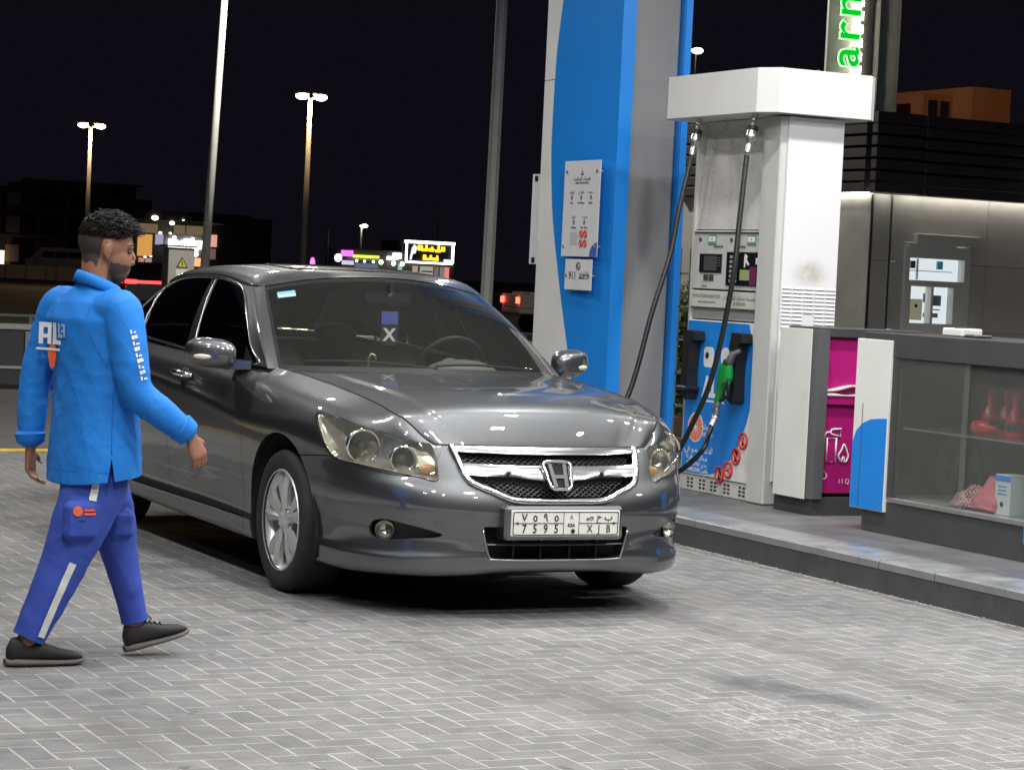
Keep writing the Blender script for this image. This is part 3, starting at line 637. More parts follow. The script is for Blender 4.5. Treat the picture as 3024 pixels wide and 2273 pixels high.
# bottles, cloth, carton, card terminal
M_RB = mat('red_bottle_plastic', (.50, .012, .03), .25, coat=.3)
def bottle(label, x, y, h=.235, z=.751):
    b = wthing('red_bottle', label, 'bottle', (x, y, z), group='red additive bottles on the glass shelf')
    s = h/.235
    MB().lathe([(0, 0), (.046, .0), (.05, .008), (.05, .085), (.046, .10), (.026, .145), (.021, .16), (.019, .20)], (x, y, z), (0, 0, s), 18).build('flask', M_RB, b, True, 40)
    MB().lathe([(.023, .195), (.024, .2), (.022, .235), (0, .235)], (x, y, z), (0, 0, 1), 16).build('cap', M_RB, b, True, 40)
    MB().lathe([(.0505, .03), (.0505, .075)], (x, y, z), (0, 0, 1), 10, math.pi*.7, math.pi*1.3).build('label_band', mat('bottle_label', (.02, .02, .02), .4), b, True)
bottle('red bottle on the shelf nearest the post, with a fallen one before it', 7.92, 10.23); bottle('red bottle standing half behind the first one on the shelf', 7.98, 10.17)
bottle('red bottle standing alone near the right frame edge', 7.88, 9.97); bottle('red bottle at the very edge of the frame', 7.95, 9.90)
lb = wthing('fallen_bottle', 'small red bottle lying flat on the glass shelf', 'bottle', (7.80, 10.14, .79))
MB().lathe([(0, 0), (.034, 0), (.037, .006), (.037, .07), (.02, .10), (.015, .13), (.015, .15), (0, .15)], (7.78, 10.18, .790), (.25, -1, 0), 16).build('flask', M_RB, lb, True, 40)
M_PINK = mat('pink_cloth', (.62, .16, .20), .9, noise=.15, nscale=30)
def cloth(nm, label, c, rx, ry, rz, m, seed):
    mb = MB(); mb.ell((0, 0, 0), 1, 1, 1, 28, 18); rs = np.random.default_rng(seed); V = np.array(mb.v)
    ph = rs.uniform(0, 6, 6)
    d = 1+.12*np.sin(5*np.arctan2(V[:, 1], V[:, 0])+ph[0])*np.sqrt(np.clip(1-V[:, 2]**2, 0, 1))+.08*np.sin(9*V[:, 2]+ph[1]+3*V[:, 0])
    V = V*d[:, None]; V[:, 2] = np.where(V[:, 2] < 0, V[:, 2]*.25, V[:, 2]); V[:, :2] *= (1.15-.5*np.clip(V[:, 2:3], 0, 1))
    mb.v = [(c[0]+p[0]*rx, c[1]+p[1]*ry, c[2]+p[2]*rz+.25*rz*.9) for p in V]
    return tag(mb.build(nm, m, None, True), label, 'cloth')
cloth('pink_cloth', 'pink cloth heaped to a point inside the display counter', (7.82, 10.0, .353), .10, .12, .16, M_PINK, 2)
def check_mat():
    m = mat('checked_cloth', (.6, .2, .22), .9); nt = m.node_tree; g_ = _n(nt, 'ShaderNodeNewGeometry'); c = _n(nt, 'ShaderNodeTexChecker'); c.inputs['Scale'].default_value = 70
    c.inputs[1].default_value = (.60, .30, .30, 1); c.inputs[2].default_value = (.18, .05, .07, 1); nt.links.new(g_.outputs['Position'], c.inputs[0]); nt.links.new(c.outputs[0], nt.nodes['Principled BSDF'].inputs['Base Color']); return m
cloth('checked_cloth', 'red checked headscarf bundled beside the pink cloth', (7.80, 10.17, .353), .10, .13, .10, check_mat(), 5)
ct = wthing('oil_carton', 'white carton with blue print standing beside the pink cloth', 'carton', (7.80, 9.86, .353))
MB().box(7.74, 7.86, 9.80, 9.925, .353, .565, .003).build('box', mat('carton_white', (.66, .67, .68), .6), ct)
MB().box(7.738, 7.7398, 9.80, 9.925, .53, .56).build('blue_band', M_BLUE, ct)
MB().prism(circ(.014, 14), (7.7385, 9.865, .41), *XM, .001).build('drop_mark', M_INK, ct)
for z in (.46, .48, .50): MB().box(7.738, 7.7398, 9.83, 9.90, z, z+.006).build('print_line', M_BLUE, ct)
pt = wthing('card_terminal', 'white card payment terminal lying on the counter top', 'card terminal', (7.86, 10.42, 1.259))
MB().box(7.80, 7.94, 10.36, 10.54, 1.2595, 1.305, .008).build('terminal_body', M_WHITE, pt)
MB().box(7.81, 7.93, 10.40, 10.44, 1.3055, 1.312).build('terminal_screen', M_DGREY, pt)
MB().box(7.81, 7.93, 10.26, 10.355, 1.2595, 1.275, .005).build('terminal_cradle', M_DGREY, pt)
# ------------------------------------------------------------------ the car (local axes: x = car's left, y = rearwards, z up; origin under the front axle)
CX, AY = 4.71, 9.98
def paint_mat():
    m = mat('grey_metallic_paint', (.07, .071, .075), .44, metal=1., coat=1., coat_rough=.02); m.node_tree.nodes['Principled BSDF'].inputs['Coat IOR'].default_value = 1.9
    nt = m.node_tree; p = nt.nodes['Principled BSDF']; geo = _n(nt, 'ShaderNodeNewGeometry')
    v = _n(nt, 'ShaderNodeTexVoronoi'); v.inputs['Scale'].default_value = 900; nt.links.new(geo.outputs['Position'], v.inputs['Vector'])
    mr = _n(nt, 'ShaderNodeMapRange'); mr.inputs[3].default_value = .105; mr.inputs[4].default_value = .175; nt.links.new(v.outputs['Distance'], mr.inputs[0])
    n2 = _n(nt, 'ShaderNodeTexNoise'); n2.inputs['Scale'].default_value = 2.5; n2.inputs['Detail'].default_value = 7; nt.links.new(geo.outputs['Position'], n2.inputs['Vector'])
    r2 = _n(nt, 'ShaderNodeMapRange'); r2.inputs[1].default_value = .3; r2.inputs[2].default_value = .75; r2.inputs[3].default_value = .0; r2.inputs[4].default_value = .05; nt.links.new(n2.outputs[0], r2.inputs[0]); nt.links.new(r2.outputs[0], p.inputs['Coat Roughness'])
    cb = _n(nt, 'ShaderNodeCombineColor'); tn = _n(nt, 'ShaderNodeMix', data_type='RGBA', blend_type='MULTIPLY'); tn.inputs[0].default_value = 1; tn.inputs[7].default_value = (.95, .985, 1.03, 1)
    for i in range(3): nt.links.new(mr.outputs[0], cb.inputs[i])
    nt.links.new(cb.outputs[0], tn.inputs[6]); nt.links.new(tn.outputs[2], p.inputs['Base Color']); return m
M_PAINT = paint_mat()
M_TINT = glass('dark_tinted_glass', (.030, .031, .034), 1.5)
M_WS = glass('windscreen_glass', (.70, .74, .71), 1.58, haze=.018)
M_LENS = glass('aged_headlight_lens', (.96, .95, .90), 1.5, haze=.06)
M_INT = mat('interior_grey', (.30, .30, .27), .7, noise=.15, nscale=10)
M_DASH = mat('dashboard', (.13, .14, .13), .55)
M_UNDER = mat('underbody', (.01, .01, .01), .9)
M_SIL = mat('silver_reflector', (.75, .73, .64), .18, metal=1.)
car = thing('parked_car', 'dark grey saloon car parked nose-on at the pumps', 'car', (CX, AY, 0))
L3 = lambda f, l, z: (l, -f, z)

KEYS = [(.985, 0), (.975, .22), (.945, .40), (.875, .57), (.74, .72), (.56, .825), (.33, .885), (0, .915), (-.50, .92), (-1.2, .923), (-2.0, .923), (-2.8, .915), (-3.3, .89), (-3.62, .83), (-3.82, .70), (-3.92, .45), (-3.965, 0)]
NK = len(KEYS)
_sub = 40
full = [(KEYS[i][0], -KEYS[i][1]) for i in range(3, 0, -1)]+KEYS+[(KEYS[i][0], -KEYS[i][1]) for i in range(NK-2, NK-5, -1)]
_o = np.array(cr(full, _sub))[3*_sub:3*_sub+(NK-1)*_sub+1]          # outline samples, q = index/_sub
_tq = np.gradient(_o, axis=0); _tq /= np.linalg.norm(_tq, axis=1)[:, None]
_nq = np.stack([-_tq[:, 1]*-1, -_tq[:, 0]*1], 1)
_nq = np.stack([_tq[:, 1], -_tq[:, 0]], 1)                            # outward normal (fwd, left)
if _nq[0][0] < 0: _nq = -_nq
# feature table: for every feature a list of (d, z) at each outline key
D_Z = [
 # key:    0            1            2            3            4            5            6            7            8            9            10           11           12           13           14           15          16
 [(.14, .20), (.14, .20), (.14, .19), (.14, .18), (.14, .175), (.14, .17), (.14, .175), (.14, .175), (.14, .175), (.14, .18), (.14, .185), (.14, .20), (.14, .22), (.14, .24), (.14, .26), (.14, .27), (.14, .27)],
 [(.035, .212), (.035, .208), (.03, .195), (.025, .185), (.025, .18), (.03, .175), (.035, .18), (.04, .185), (.045, .19), (.045, .195), (.045, .20), (.04, .21), (.035, .23), (.03, .25), (.03, .27), (.03, .28), (.03, .28)],
 [(.014, .250), (.012, .250), (.010, .255), (.006, .252), (.004, .246), (.006, .245), (.015, .25), (.022, .255), (.026, .265), (.026, .268), (.026, .27), (.02, .28), (.015, .29), (.01, .31), (.01, .33), (.01, .34), (.01, .34)],
 [(.012, .31), (.012, .31), (.012, .30), (.014, .295), (.018, .288), (.016, .29), (.02, .30), (.024, .31), (.032, .32), (.034, .33), (.034, .33), (.024, .34), (.014, .36), (.008, .38), (.006, .40), (.006, .41), (.006, .41)],
 [(.010, .38), (.010, .38), (.012, .375), (.016, .375), (.02, .375), (.016, .38), (.012, .39), (.014, .41), (.024, .42), (.026, .43), (.026, .43), (.018, .44), (.008, .46), (.003, .48), (.002, .50), (.002, .51), (.002, .51)],
 [(.0, .46), (.0, .46), (.0, .46), (.0, .46), (.0, .465), (.0, .47), (.0, .49), (.004, .52), (.010, .53), (.012, .54), (.012, .55), (.006, .56), (.0, .57), (.0, .58), (.0, .59), (.0, .59), (.0, .59)],
 [(.016, .520), (.014, .525), (.012, .53), (.010, .54), (.004, .55), (.0, .555), (.0, .575), (.0, .61), (.002, .63), (.003, .65), (.003, .67), (.0, .69), (.0, .70), (.0, .70), (.0, .70), (.0, .70), (.0, .70)],
 [(.055, .60), (.055, .60), (.055, .60), (.050, .60), (.03, .61), (.008, .62), (.0, .645), (.0, .685), (.0, .70), (.0, .75), (.0, .79), (.0, .82), (.0, .83), (.004, .82), (.006, .81), (.01, .80), (.01, .80)],
 [(.098, .67), (.098, .67), (.098, .67), (.078, .665), (.05, .68), (.016, .70), (.0, .72), (.0, .745), (.0, .752), (.0, .815), (.0, .865), (.0, .90), (.002, .91), (.01, .90), (.014, .89), (.02, .88), (.02, .88)],
 [(.130, .708), (.130, .708), (.128, .708), (.098, .705), (.068, .745), (.036, .772), (.022, .79), (.018, .80), (.016, .80), (.018, .848), (.016, .893), (.016, .925), (.018, .94), (.025, .94), (.03, .93), (.03, .92), (.03, .92)],
 [(.150, .728), (.150, .728), (.146, .728), (.110, .725), (.085, .80), (.082, .835), (.080, .865), (.084, .89), (.072, .908), (.055, .935), (.052, .965), (.058, .998), (.07, 1.02), (.07, 1.02), (.06, 1.01), (.055, 1.0), (.055, 1.0)],
 [(.168, .738), (.168, .738), (.162, .738), (.122, .738), (.112, .845), (.168, .888), (.188, .920), (.205, .948), (.190, .982), (.125, .996), (.118, 1.012), (.135, 1.045), (.19, 1.075), (.17, 1.07), (.14, 1.062), (.13, 1.055), (.13, 1.05)],
]
NF = len(D_Z)
qs = np.concatenate([np.linspace(0, 7, 330), np.linspace(7, 12, 240)[1:], np.linspace(12, 16, 110)[1:]])
kk_ = np.arange(NK)
_d = np.array([pchip(kk_, [c[0] for c in r])(qs) for r in D_Z]); _z = np.array([pchip(kk_, [c[1] for c in r])(qs) for r in D_Z])
_ox = np.interp(qs*_sub, np.arange(len(_o)), _o[:, 0]); _oy = np.interp(qs*_sub, np.arange(len(_o)), _o[:, 1])
_nx = np.interp(qs*_sub, np.arange(len(_o)), _nq[:, 0]); _ny = np.interp(qs*_sub, np.arange(len(_o)), _nq[:, 1])
NV = 78
ks = np.linspace(0, NF-1, NV)
def crk(A, t):
    i = np.clip(np.floor(t).astype(int), 0, NF-2); s = (t-i)[:, None]
    a, b, c, d = A[np.maximum(i-1, 0)], A[i], A[i+1], A[np.minimum(i+2, NF-1)]
    return .5*(2*b+(c-a)*s+(2*a-5*b+4*c-d)*s*s+(3*b-a-3*c+d)*s**3)
Dg, Zg = crk(_d, ks), crk(_z, ks)                        # (NV, Nq)
Fg = _ox[None]-_nx[None]*Dg; Yg = _oy[None]-_ny[None]*Dg
Qg = np.broadcast_to(qs[None], Fg.shape)
# columns of a clip vertex: fwd, left, z, q, feature
V0 = np.stack([Fg, Yg, Zg, Qg, np.broadcast_to(ks[:, None], Fg.shape)], -1).reshape(-1, 5)
nq = len(qs)
F0 = [(i*nq+j, i*nq+j+1, (i+1)*nq+j+1, (i+1)*nq+j) for i in range(NV-1) for j in range(nq-1)]
def clip(V, F, g, edges=False):
    """keep g >= 0; g maps the vertex array to signed values"""
    V = np.asarray(V); s = g(V); V = list(map(tuple, V)); new = {}; out = []; cut = []
    for f in F:
        sf = [s[i] for i in f]
        if min(sf) >= 0: out.append(f); continue
        if max(sf) < 0: continue
        r = []; ce = []
        n = len(f)
        for k in range(n):
            a, b = f[k], f[(k+1) % n]
            if s[a] >= 0: r.append(a)
            if (s[a] >= 0) != (s[b] >= 0):
                key = (a, b) if a < b else (b, a)
                if key not in new:
                    t = s[key[0]]/(s[key[0]]-s[key[1]]); A = V[key[0]]; B = V[key[1]]
                    new[key] = len(V); V.append(tuple(A[m]+(B[m]-A[m])*t for m in range(len(A))))
                r.append(new[key]); ce.append(new[key])
        if len(r) >= 3: out.append(tuple(r))
        if len(ce) == 2: cut.append(tuple(ce))
    V = np.array(V)
    used = sorted({i for f in out for i in f}); mp = {i: k for k, i in enumerate(used)}
    V2 = V[used] if used else V[:0]; F2 = [tuple(mp[i] for i in f) for f in out]
    E2 = [(mp[a], mp[b]) for a, b in cut if a in mp and b in mp]
    return (V2, F2, E2) if edges else (V2, F2)
def sdf(poly, X, Y):
    """signed distance to polygon, positive inside"""
    P = np.array(poly, float); X = np.asarray(X); Y = np.asarray(Y); d = np.full(X.shape, 1e9); ins = np.zeros(X.shape, bool)
    n = len(P)
    for i in range(n):
        a, b = P[i], P[(i+1) % n]; e = b-a; w0 = X-a[0]; w1 = Y-a[1]
        t = np.clip((w0*e[0]+w1*e[1])/(e@e), 0, 1); d = np.minimum(d, np.hypot(w0-e[0]*t, w1-e[1]*t))
        c = ((a[1] > Y) != (b[1] > Y)) & (X < (b[0]-a[0])*(Y-a[1])/((b[1]-a[1]) or 1e-9)+a[0]); ins ^= c
    return np.where(ins, d, -d)
def flange(V, F, E, off):
    """wall of depth off (fwd, left, z) behind cut edges"""
    V = list(map(tuple, V)); F = list(F); m = {}
    off = tuple(off)+(0,)*(len(V[0])-3)
    for a, b in E:
        for i in (a, b):
            if i not in m: m[i] = len(V); V.append(tuple(p+o for p, o in zip(V[i], off)))
        F.append((a, b, m[b], m[a]))
    return np.array(V), F
def emit_car(nm, V, F, m, parent=None, side=1, smooth=True, both=False, loose=False):
    """make an object from clip arrays; side=-1 mirrors; both = one mesh for both halves"""
    mb = MB()
    for sd in ((1, -1) if both else (side,)):
        mb.add([(p[1]*sd, -p[0], p[2]) for p in V], F)
    return mb.build(nm, m, parent or car, smooth, 40)
GAP = .0022
arch = lambda cf, Rr, cz=.325: (lambda V: np.where(np.abs(V[:, 3]-(7 if cf > -1 else 11)) < 2.2, np.hypot(V[:, 0]-cf, V[:, 2]-cz)-Rr, 1.))
AF, AR_ = -.045, -2.82
HLP = [(2.86*.2, .592), (3.10*.2, .722), (3.55*.2, .745), (4.1*.2, .768), (5.0*.2, .799), (5.7*.2, .822), (6.25*.2, .830), (5.95*.2, .75), (5.5*.2, .655), (4.8*.2, .634), (4.0*.2, .614), (3.4*.2, .600)]
HLP = cr(HLP, 4, True)
FOGP = [(4.42*.2, .36), (4.32*.2, .398), (4.0*.2, .412), (3.5*.2, .398), (2.75*.2, .368), (2.75*.2, .352), (3.5*.2, .335), (4.0*.2, .325), (4.3*.2, .332)]
FOGP = cr(FOGP, 4, True)
GRP = [(-.5, .505), (.2155, .514), (.394, .587), (.440, .705), (.43, .733), (-.5, .736)]
INP = [(-.5, .262), (.285, .262), (.315, .275), (.348, .375), (.345, .402), (-.5, .405)]
def d_hl(V): return sdf(HLP, V[:, 3]*.2, V[:, 2])
def d_fog(V): return sdf(FOGP, V[:, 3]*.2, V[:, 2])
def d_gr(V): return np.where(V[:, 3] < 4, sdf(GRP, V[:, 1], V[:, 2]), -1.)
def d_in(V): return np.where(V[:, 3] < 4, sdf(INP, V[:, 1], V[:, 2]), -1.)
# bumper / fender joint: height of the joint as function of q
_bj = pchip([0, 2.6, 2.86, 3.6, 4.6, 5.5, 6.0, 6.6, 7.0], [2., 2., .70, .60, .62, .655, .648, .63, .62])
def d_bump(V): return np.where(V[:, 3] < 7, _bj(np.clip(V[:, 3], 0, 7))-V[:, 2], -1.)
# wheel arches first (with a folded lip)
V, F, E = clip(V0, F0, arch(AF, .392), True); V, F = flange(V, F, E, (0, -.05, 0))
V, F, E = clip(V, F, arch(AR_, .388), True); V, F = flange(V, F, E, (0, -.05, 0))
BODY = (V, F)
# --- inner black shell that shows in the gaps
Dg2 = Dg+.014; Fs = _ox[None]-_nx[None]*Dg2; Ys = _oy[None]-_ny[None]*Dg2
VS = np.stack([Fs, Ys, Zg-.004, Qg, np.broadcast_to(ks[:, None], Fs.shape)], -1)[::3, ::3]
a_, b_ = VS.shape[:2]
VS = VS.reshape(-1, 5); FS = [(i*b_+j, i*b_+j+1, (i+1)*b_+j+1, (i+1)*b_+j) for i in range(a_-1) for j in range(b_-1)]
for gfn in (arch(AF, .40), arch(AR_, .40), lambda V: -d_hl(V), lambda V: -d_gr(V), lambda V: -d_in(V), lambda V: -d_fog(V)): VS, FS = clip(VS, FS, gfn)
emit_car('inner_shell', VS, FS, M_UNDER, both=True)
# --- front bumper (both halves are one moulding)
Vb, Fb = clip(*BODY, lambda V: d_bump(V)-GAP)
Vb, Fb, E = clip(Vb, Fb, lambda V: -d_gr(V), True); Vb, Fb = flange(Vb, Fb, E, (-.06, 0, 0))
Vb, Fb, E = clip(Vb, Fb, lambda V: -d_in(V), True); Vb, Fb = flange(Vb, Fb, E, (-.07, 0, 0))
Vb, Fb, E = clip(Vb, Fb, lambda V: -d_fog(V), True); Vb, Fb = flange(Vb, Fb, E, (-.045, -.02, 0))
Vb, Fb = clip(Vb, Fb, lambda V: -d_hl(V)-GAP)
emit_car('front_bumper', Vb, Fb, M_PAINT, both=True)
Vf, Ff = clip(*BODY, lambda V: -d_bump(V)-GAP); Vf, Ff = clip(Vf, Ff, lambda V: -d_hl(V)-GAP)
XD1, XD2, XD3 = -.535, -1.655, -2.60
sill = lambda V: V[:, 2]-.286
rear_edge = lambda V: np.minimum(V[:, 0]-XD3, np.hypot(V[:, 0]-AR_, V[:, 2]-.325)-.44)
def seq(VF, *gs):
    for g_ in gs: VF = clip(*VF, g_)
    return VF
for sd in (1, -1):
    emit_car('front_fender', *seq((Vf, Ff), lambda V: V[:, 0]-XD1-GAP), M_PAINT, side=sd)
    d1 = emit_car('front_door', *seq((Vf, Ff), lambda V: XD1-GAP-V[:, 0], lambda V: V[:, 0]-XD2-GAP, lambda V: sill(V)-GAP), M_PAINT, side=sd)
    d2 = emit_car('rear_door', *seq((Vf, Ff), lambda V: XD2-GAP-V[:, 0], lambda V: rear_edge(V)-GAP, lambda V: sill(V)-GAP), M_PAINT, side=sd)
    emit_car('sill', *seq((Vf, Ff), lambda V: XD1-GAP-V[:, 0], lambda V: -sill(V)-GAP, lambda V: V[:, 0]+2.5), M_PAINT, side=sd)
    emit_car('rear_quarter', *seq((Vf, Ff), lambda V: XD2-V[:, 0], lambda V: -rear_edge(V)-GAP, lambda V: 12.6-V[:, 3], lambda V: np.maximum(sill(V)-GAP, -2.5-V[:, 0])), M_PAINT, side=sd)
    # door handles
    for cf, cz, par in ((-1.43, .905, d1), (-2.42, .945, d2)):
        hb = MB(); hb.tube([L3(cf+.10, sd*.905, cz-.004), L3(cf+.08, sd*.945, cz), L3(cf, sd*.952, cz+.003), L3(cf-.08, sd*.945, cz+.004), L3(cf-.10, sd*.905, cz+.004)], [.012, .015, .016, .015, .012], 8, flat=1.0)
        hb.build('door_handle', M_CHROME, par, True, 60)
        MB().ell(L3(cf, sd*.906, cz), .006, .075, .03, 14, 8).build('handle_cup', M_DGREY, par, True)
Vr, Fr = seq((Vf, Ff), lambda V: V[:, 3]-12.6-.004)
emit_car('rear_end', Vr, Fr, M_PAINT, both=True)
# --- hood
F10 = np.stack([_ox-_nx*_d[-1], _oy-_ny*_d[-1], _z[-1]], -1)
iq = lambda q: np.array([np.interp(q, qs, F10[:, c]) for c in range(3)])
QC = 3.12
front = np.array([iq(q) for q in np.linspace(0, QC, 41)]); side_ = np.array([iq(q) for q in np.linspace(QC, 8.0, 61)])
cow_c = np.array([-.335, 0, .992]); cow_e = side_[-1]
wv = np.linspace(-1, 1, 121); uvv = np.linspace(0, 1, 61)
def frontc(w): a = abs(w)*40; i = min(int(a), 39); p = front[i]+(front[i+1]-front[i])*(a-i); return np.array([p[0], p[1]*np.sign(w) if w else 0, p[2]])
def rearc(w): t = abs(w); return np.array([cow_c[0]+(cow_e[0]-cow_c[0])*t**2.2, cow_e[1]*w, cow_c[2]+(cow_e[2]-cow_c[2])*t**2])
def sidec(u, s): a = u*60; i = min(int(a), 59); p = side_[i]+(side_[i+1]-side_[i])*(a-i); return np.array([p[0], p[1]*s, p[2]])
P = []
for u in uvv:
    row = []
    for w in wv:
        a = (w+1)/2
        S = (1-a)*sidec(u, -1)+a*sidec(u, 1)+(1-u)*frontc(w)+u*rearc(w)-((1-u)*((1-a)*frontc(-1)+a*frontc(1))+u*((1-a)*rearc(-1)+a*rearc(1)))
        # crown: the nose of the bonnet rolls up quickly, then a gentle rise
        k = (1-abs(w)**2.6)
        ul = min(1, u/.16)
        S[2] += k*(.040*math.sin(math.pi*min(1, u**.70))+.008*ul*(1-u))
        t = np.clip((abs(w)-(.72+.06*u))/.045, 0, 1); S[2] -= .009*(t*t*(3-2*t))*ul*(1-abs(w)**8)*min(1, (1-u)*5)
        row.append(L3(*S))
    P.append(row)
P = np.array(P)
# shrink a touch for the shutline
hood = MB().grid(P.tolist()).build('hood', M_PAINT, car, True)
hood.scale = (.994, 1, 1)
for sd in (1, -1): MB().tube([L3(p[0], sd*p[1]*.998, p[2]-.001) for p in side_], .0042, 6).build('hood_gap', M_UNDER, car, True)
MB().tube([L3(p[0]+.002, p[1], p[2]-.003) for p in np.array([iq(abs(q))*np.array([1, np.sign(q) if q else 0, 1]) for q in np.linspace(-QC, QC, 60)])], .004, 6).build('hood_gap', M_UNDER, car, True)
MB().grid(((P-np.array([0, 0, .02]))*np.array([.997, 1, 1]))[::4, ::4].tolist()).build('engine_bay_cover', M_UNDER, car)
# --- cowl and windscreen base
cw = []
for w in np.linspace(-1, 1, 31):
    a = rearc(w); cw.append([L3(a[0]+.02, a[1]*1.0, a[2]-.012), L3(a[0]-.06, a[1]*1.0, a[2]-.006), L3(a[0]-.16, a[1]*.99, a[2]-.02)])
MB().grid(cw).build('cowl', M_BLACK, car, True)
# --- greenhouse
GB = [(-.37, 0, .988), (-.425, .40, .985), (-.575, .735, .979), (-.66, .782, .984), (-1.2, .797, .997), (-1.66, .803, 1.010), (-2.57, .800, 1.05), (-3.02, .745, 1.082), (-3.33, .60, 1.085), (-3.43, .30, 1.09), (-3.46, 0, 1.092)]
GT = [(-1.10, 0, 1.432), (-1.13, .33, 1.413), (-1.205, .592, 1.365), (-1.33, .640, 1.362), (-1.58, .640, 1.392), (-1.86, .632, 1.402), (-2.36, .618, 1.388), (-2.72, .585, 1.340), (-2.86, .50, 1.362), (-2.82, .25, 1.418), (-2.80, 0, 1.428)]
mir = lambda L_: [(L_[i][0], -L_[i][1], L_[i][2]) for i in (2, 1)]+L_+[(L_[i][0], -L_[i][1], L_[i][2]) for i in (len(L_)-2, len(L_)-3)]
_gs = 24
gb = np.array(cr(mir(GB), _gs))[2*_gs:2*_gs+10*_gs+1]; gt = np.array(cr(mir(GT), _gs))[2*_gs:2*_gs+10*_gs+1]
rr = np.arange(len(gb))/_gs; NVG = 34
rows = []
for v in np.linspace(0, 1, NVG):
    p = gb*(1-v)+gt*v; b = 4*v*(1-v)
    bul = np.interp(rr, [0, 1.8, 2.6, 3.2, 7, 8, 10], [.030, .022, .018, .020, .018, .02, .03])*b
    nrm = np.stack([np.interp(rr, [0, 1.5, 2.3, 3.2, 6.5, 8, 10], [.75, .7, .5, .05, -.1, -.6, -.7]), np.interp(rr, [0, 1.5, 2.3, 3.2, 6.5, 8, 10], [0, .2, .6, .9, .85, .5, 0]), np.full(len(rr), .45)], -1)
    rows.append(np.concatenate([p+nrm*bul[:, None], rr[:, None], np.full((len(rr), 1), v)], 1))
VG = np.array(rows); ng = VG.shape[1]; VG = VG.reshape(-1, 5)
FG = [(i*ng+j, i*ng+j+1, (i+1)*ng+j+1, (i+1)*ng+j) for i in range(NVG-1) for j in range(ng-1)]
DLO = [(-.715, .993), (-.86, 1.075), (-1.10, 1.235), (-1.27, 1.325), (-1.40, 1.362), (-1.60, 1.384), (-1.86, 1.392), (-2.15, 1.387), (-2.40, 1.370), (-2.58, 1.338), (-2.72, 1.285), (-2.83, 1.205), (-2.90, 1.12), (-2.86, 1.082), (-2.57, 1.058), (-1.66, 1.017), (-1.2, 1.004)]
def d_dlo(V): return np.where((V[:, 3] > 2.2) & (V[:, 3] < 8.0), sdf(DLO, V[:, 0], V[:, 2]), -1.)
ws_edge = lambda V: 1.96-V[:, 3]
WS_ = seq((VG, FG), ws_edge, lambda V: .985-V[:, 4], lambda V: V[:, 4]-.0)
emit_car('windscreen', *WS_, M_WS, both=True)
# black frit band round the glass, just inside it
def off(V, dx): V = V.copy(); V[:, 0] -= dx[0]; V[:, 2] -= dx[1]; return V
fr_ = seq((VG, FG), ws_edge, lambda V: np.maximum.reduce([V[:, 3]-1.90, V[:, 4]-.955, .05-V[:, 4]]))
emit_car('glass_border', off(fr_[0], (.004, .004)), fr_[1], M_BLACK, both=True)
# shade band of the windscreen
sh = seq((VG, FG), ws_edge, lambda V: V[:, 4]-.83, lambda V: .955-V[:, 4])
emit_car('sun_shade_band', off(sh[0], (.006, .006)), sh[1], glass('shade_band', (.26, .24, .36), 1.02), both=True)
rw = seq((VG, FG), lambda V: V[:, 3]-8.25, lambda V: V[:, 4]-.03, lambda V: .97-V[:, 4]); emit_car('rear_window', *rw, M_TINT, both=True)
Vp, Fp = seq((VG, FG), lambda V: V[:, 3]-1.975); Vp, Fp, E = clip(Vp, Fp, lambda V: -d_dlo(V), True); Vp, Fp = flange(Vp, Fp, E, (0, -.012, 0))
Vp, Fp = seq((Vp, Fp), lambda V: 8.24-V[:, 3])
GLS = [('front_door_glass', [(-.5, .9), (-.5, 1.5), (-1.765, 1.5), (-1.615, .9)]), ('rear_door_glass', [(-1.715, .9), (-1.865, 1.5), (-2.62, 1.5), (-2.50, .9)]), ('quarter_glass', [(-2.525, .9), (-2.645, 1.5), (-3.2, 1.5), (-3.2, .9)])]
for sd in (1, -1):
    emit_car('pillar_frame', Vp, Fp, M_PAINT, side=sd)
    for nm, pl in GLS:
        emit_car(nm, *[x if i else off(x, (0, 0)) for i, x in enumerate(seq((VG, FG), lambda V: d_dlo(V)-.002, lambda V: sdf(pl, V[:, 0], V[:, 2])))], M_TINT, side=sd)
    dv = seq((VG, FG), lambda V: d_dlo(V)-.002, lambda V: -np.maximum.reduce([sdf(pl, V[:, 0], V[:, 2]) for _, pl in GLS]))
    for a, b in ((-1.4, -2.1), (-2.2, -2.9)): emit_car('window_divider', *seq(dv, lambda V: a-V[:, 0], lambda V: V[:, 0]-b), M_BLACK, side=sd)
    # chrome strip round the side glass: follow the surface
    def g_at(f_, z_):
        i = np.argmin((VG[:, 0]-f_)**2+(VG[:, 2]-z_)**2+((VG[:, 3] < 2.2) | (VG[:, 3] > 8.2))*9); return VG[i, 1]
    pts = [(f_, g_at(f_, z_)+.004, z_) for f_, z_ in cr(DLO, 5, True)]
    ysm = np.array([p[1] for p in pts]); 
    for _ in range(4): ysm = (np.roll(ysm, 1)+2*ysm+np.roll(ysm, -1))/4
    MB().tube([L3(p[0], sd*y, p[2]) for p, y in zip(pts, ysm)], .0065, 6, closed=True).build('window_trim', M_CHROME, car, True)
    for a, b in (((-1.62, 1.016), (-1.765, 1.388)), ((-2.51, 1.055), (-2.632, 1.318))):
        MB().tube([L3(a[0]+(b[0]-a[0])*t, sd*(g_at(a[0]+(b[0]-a[0])*t, a[1]+(b[1]-a[1])*t)+.003), a[1]+(b[1]-a[1])*t) for t in np.linspace(0, 1, 8)], .004, 6).build('window_trim', M_STEEL, car, True)
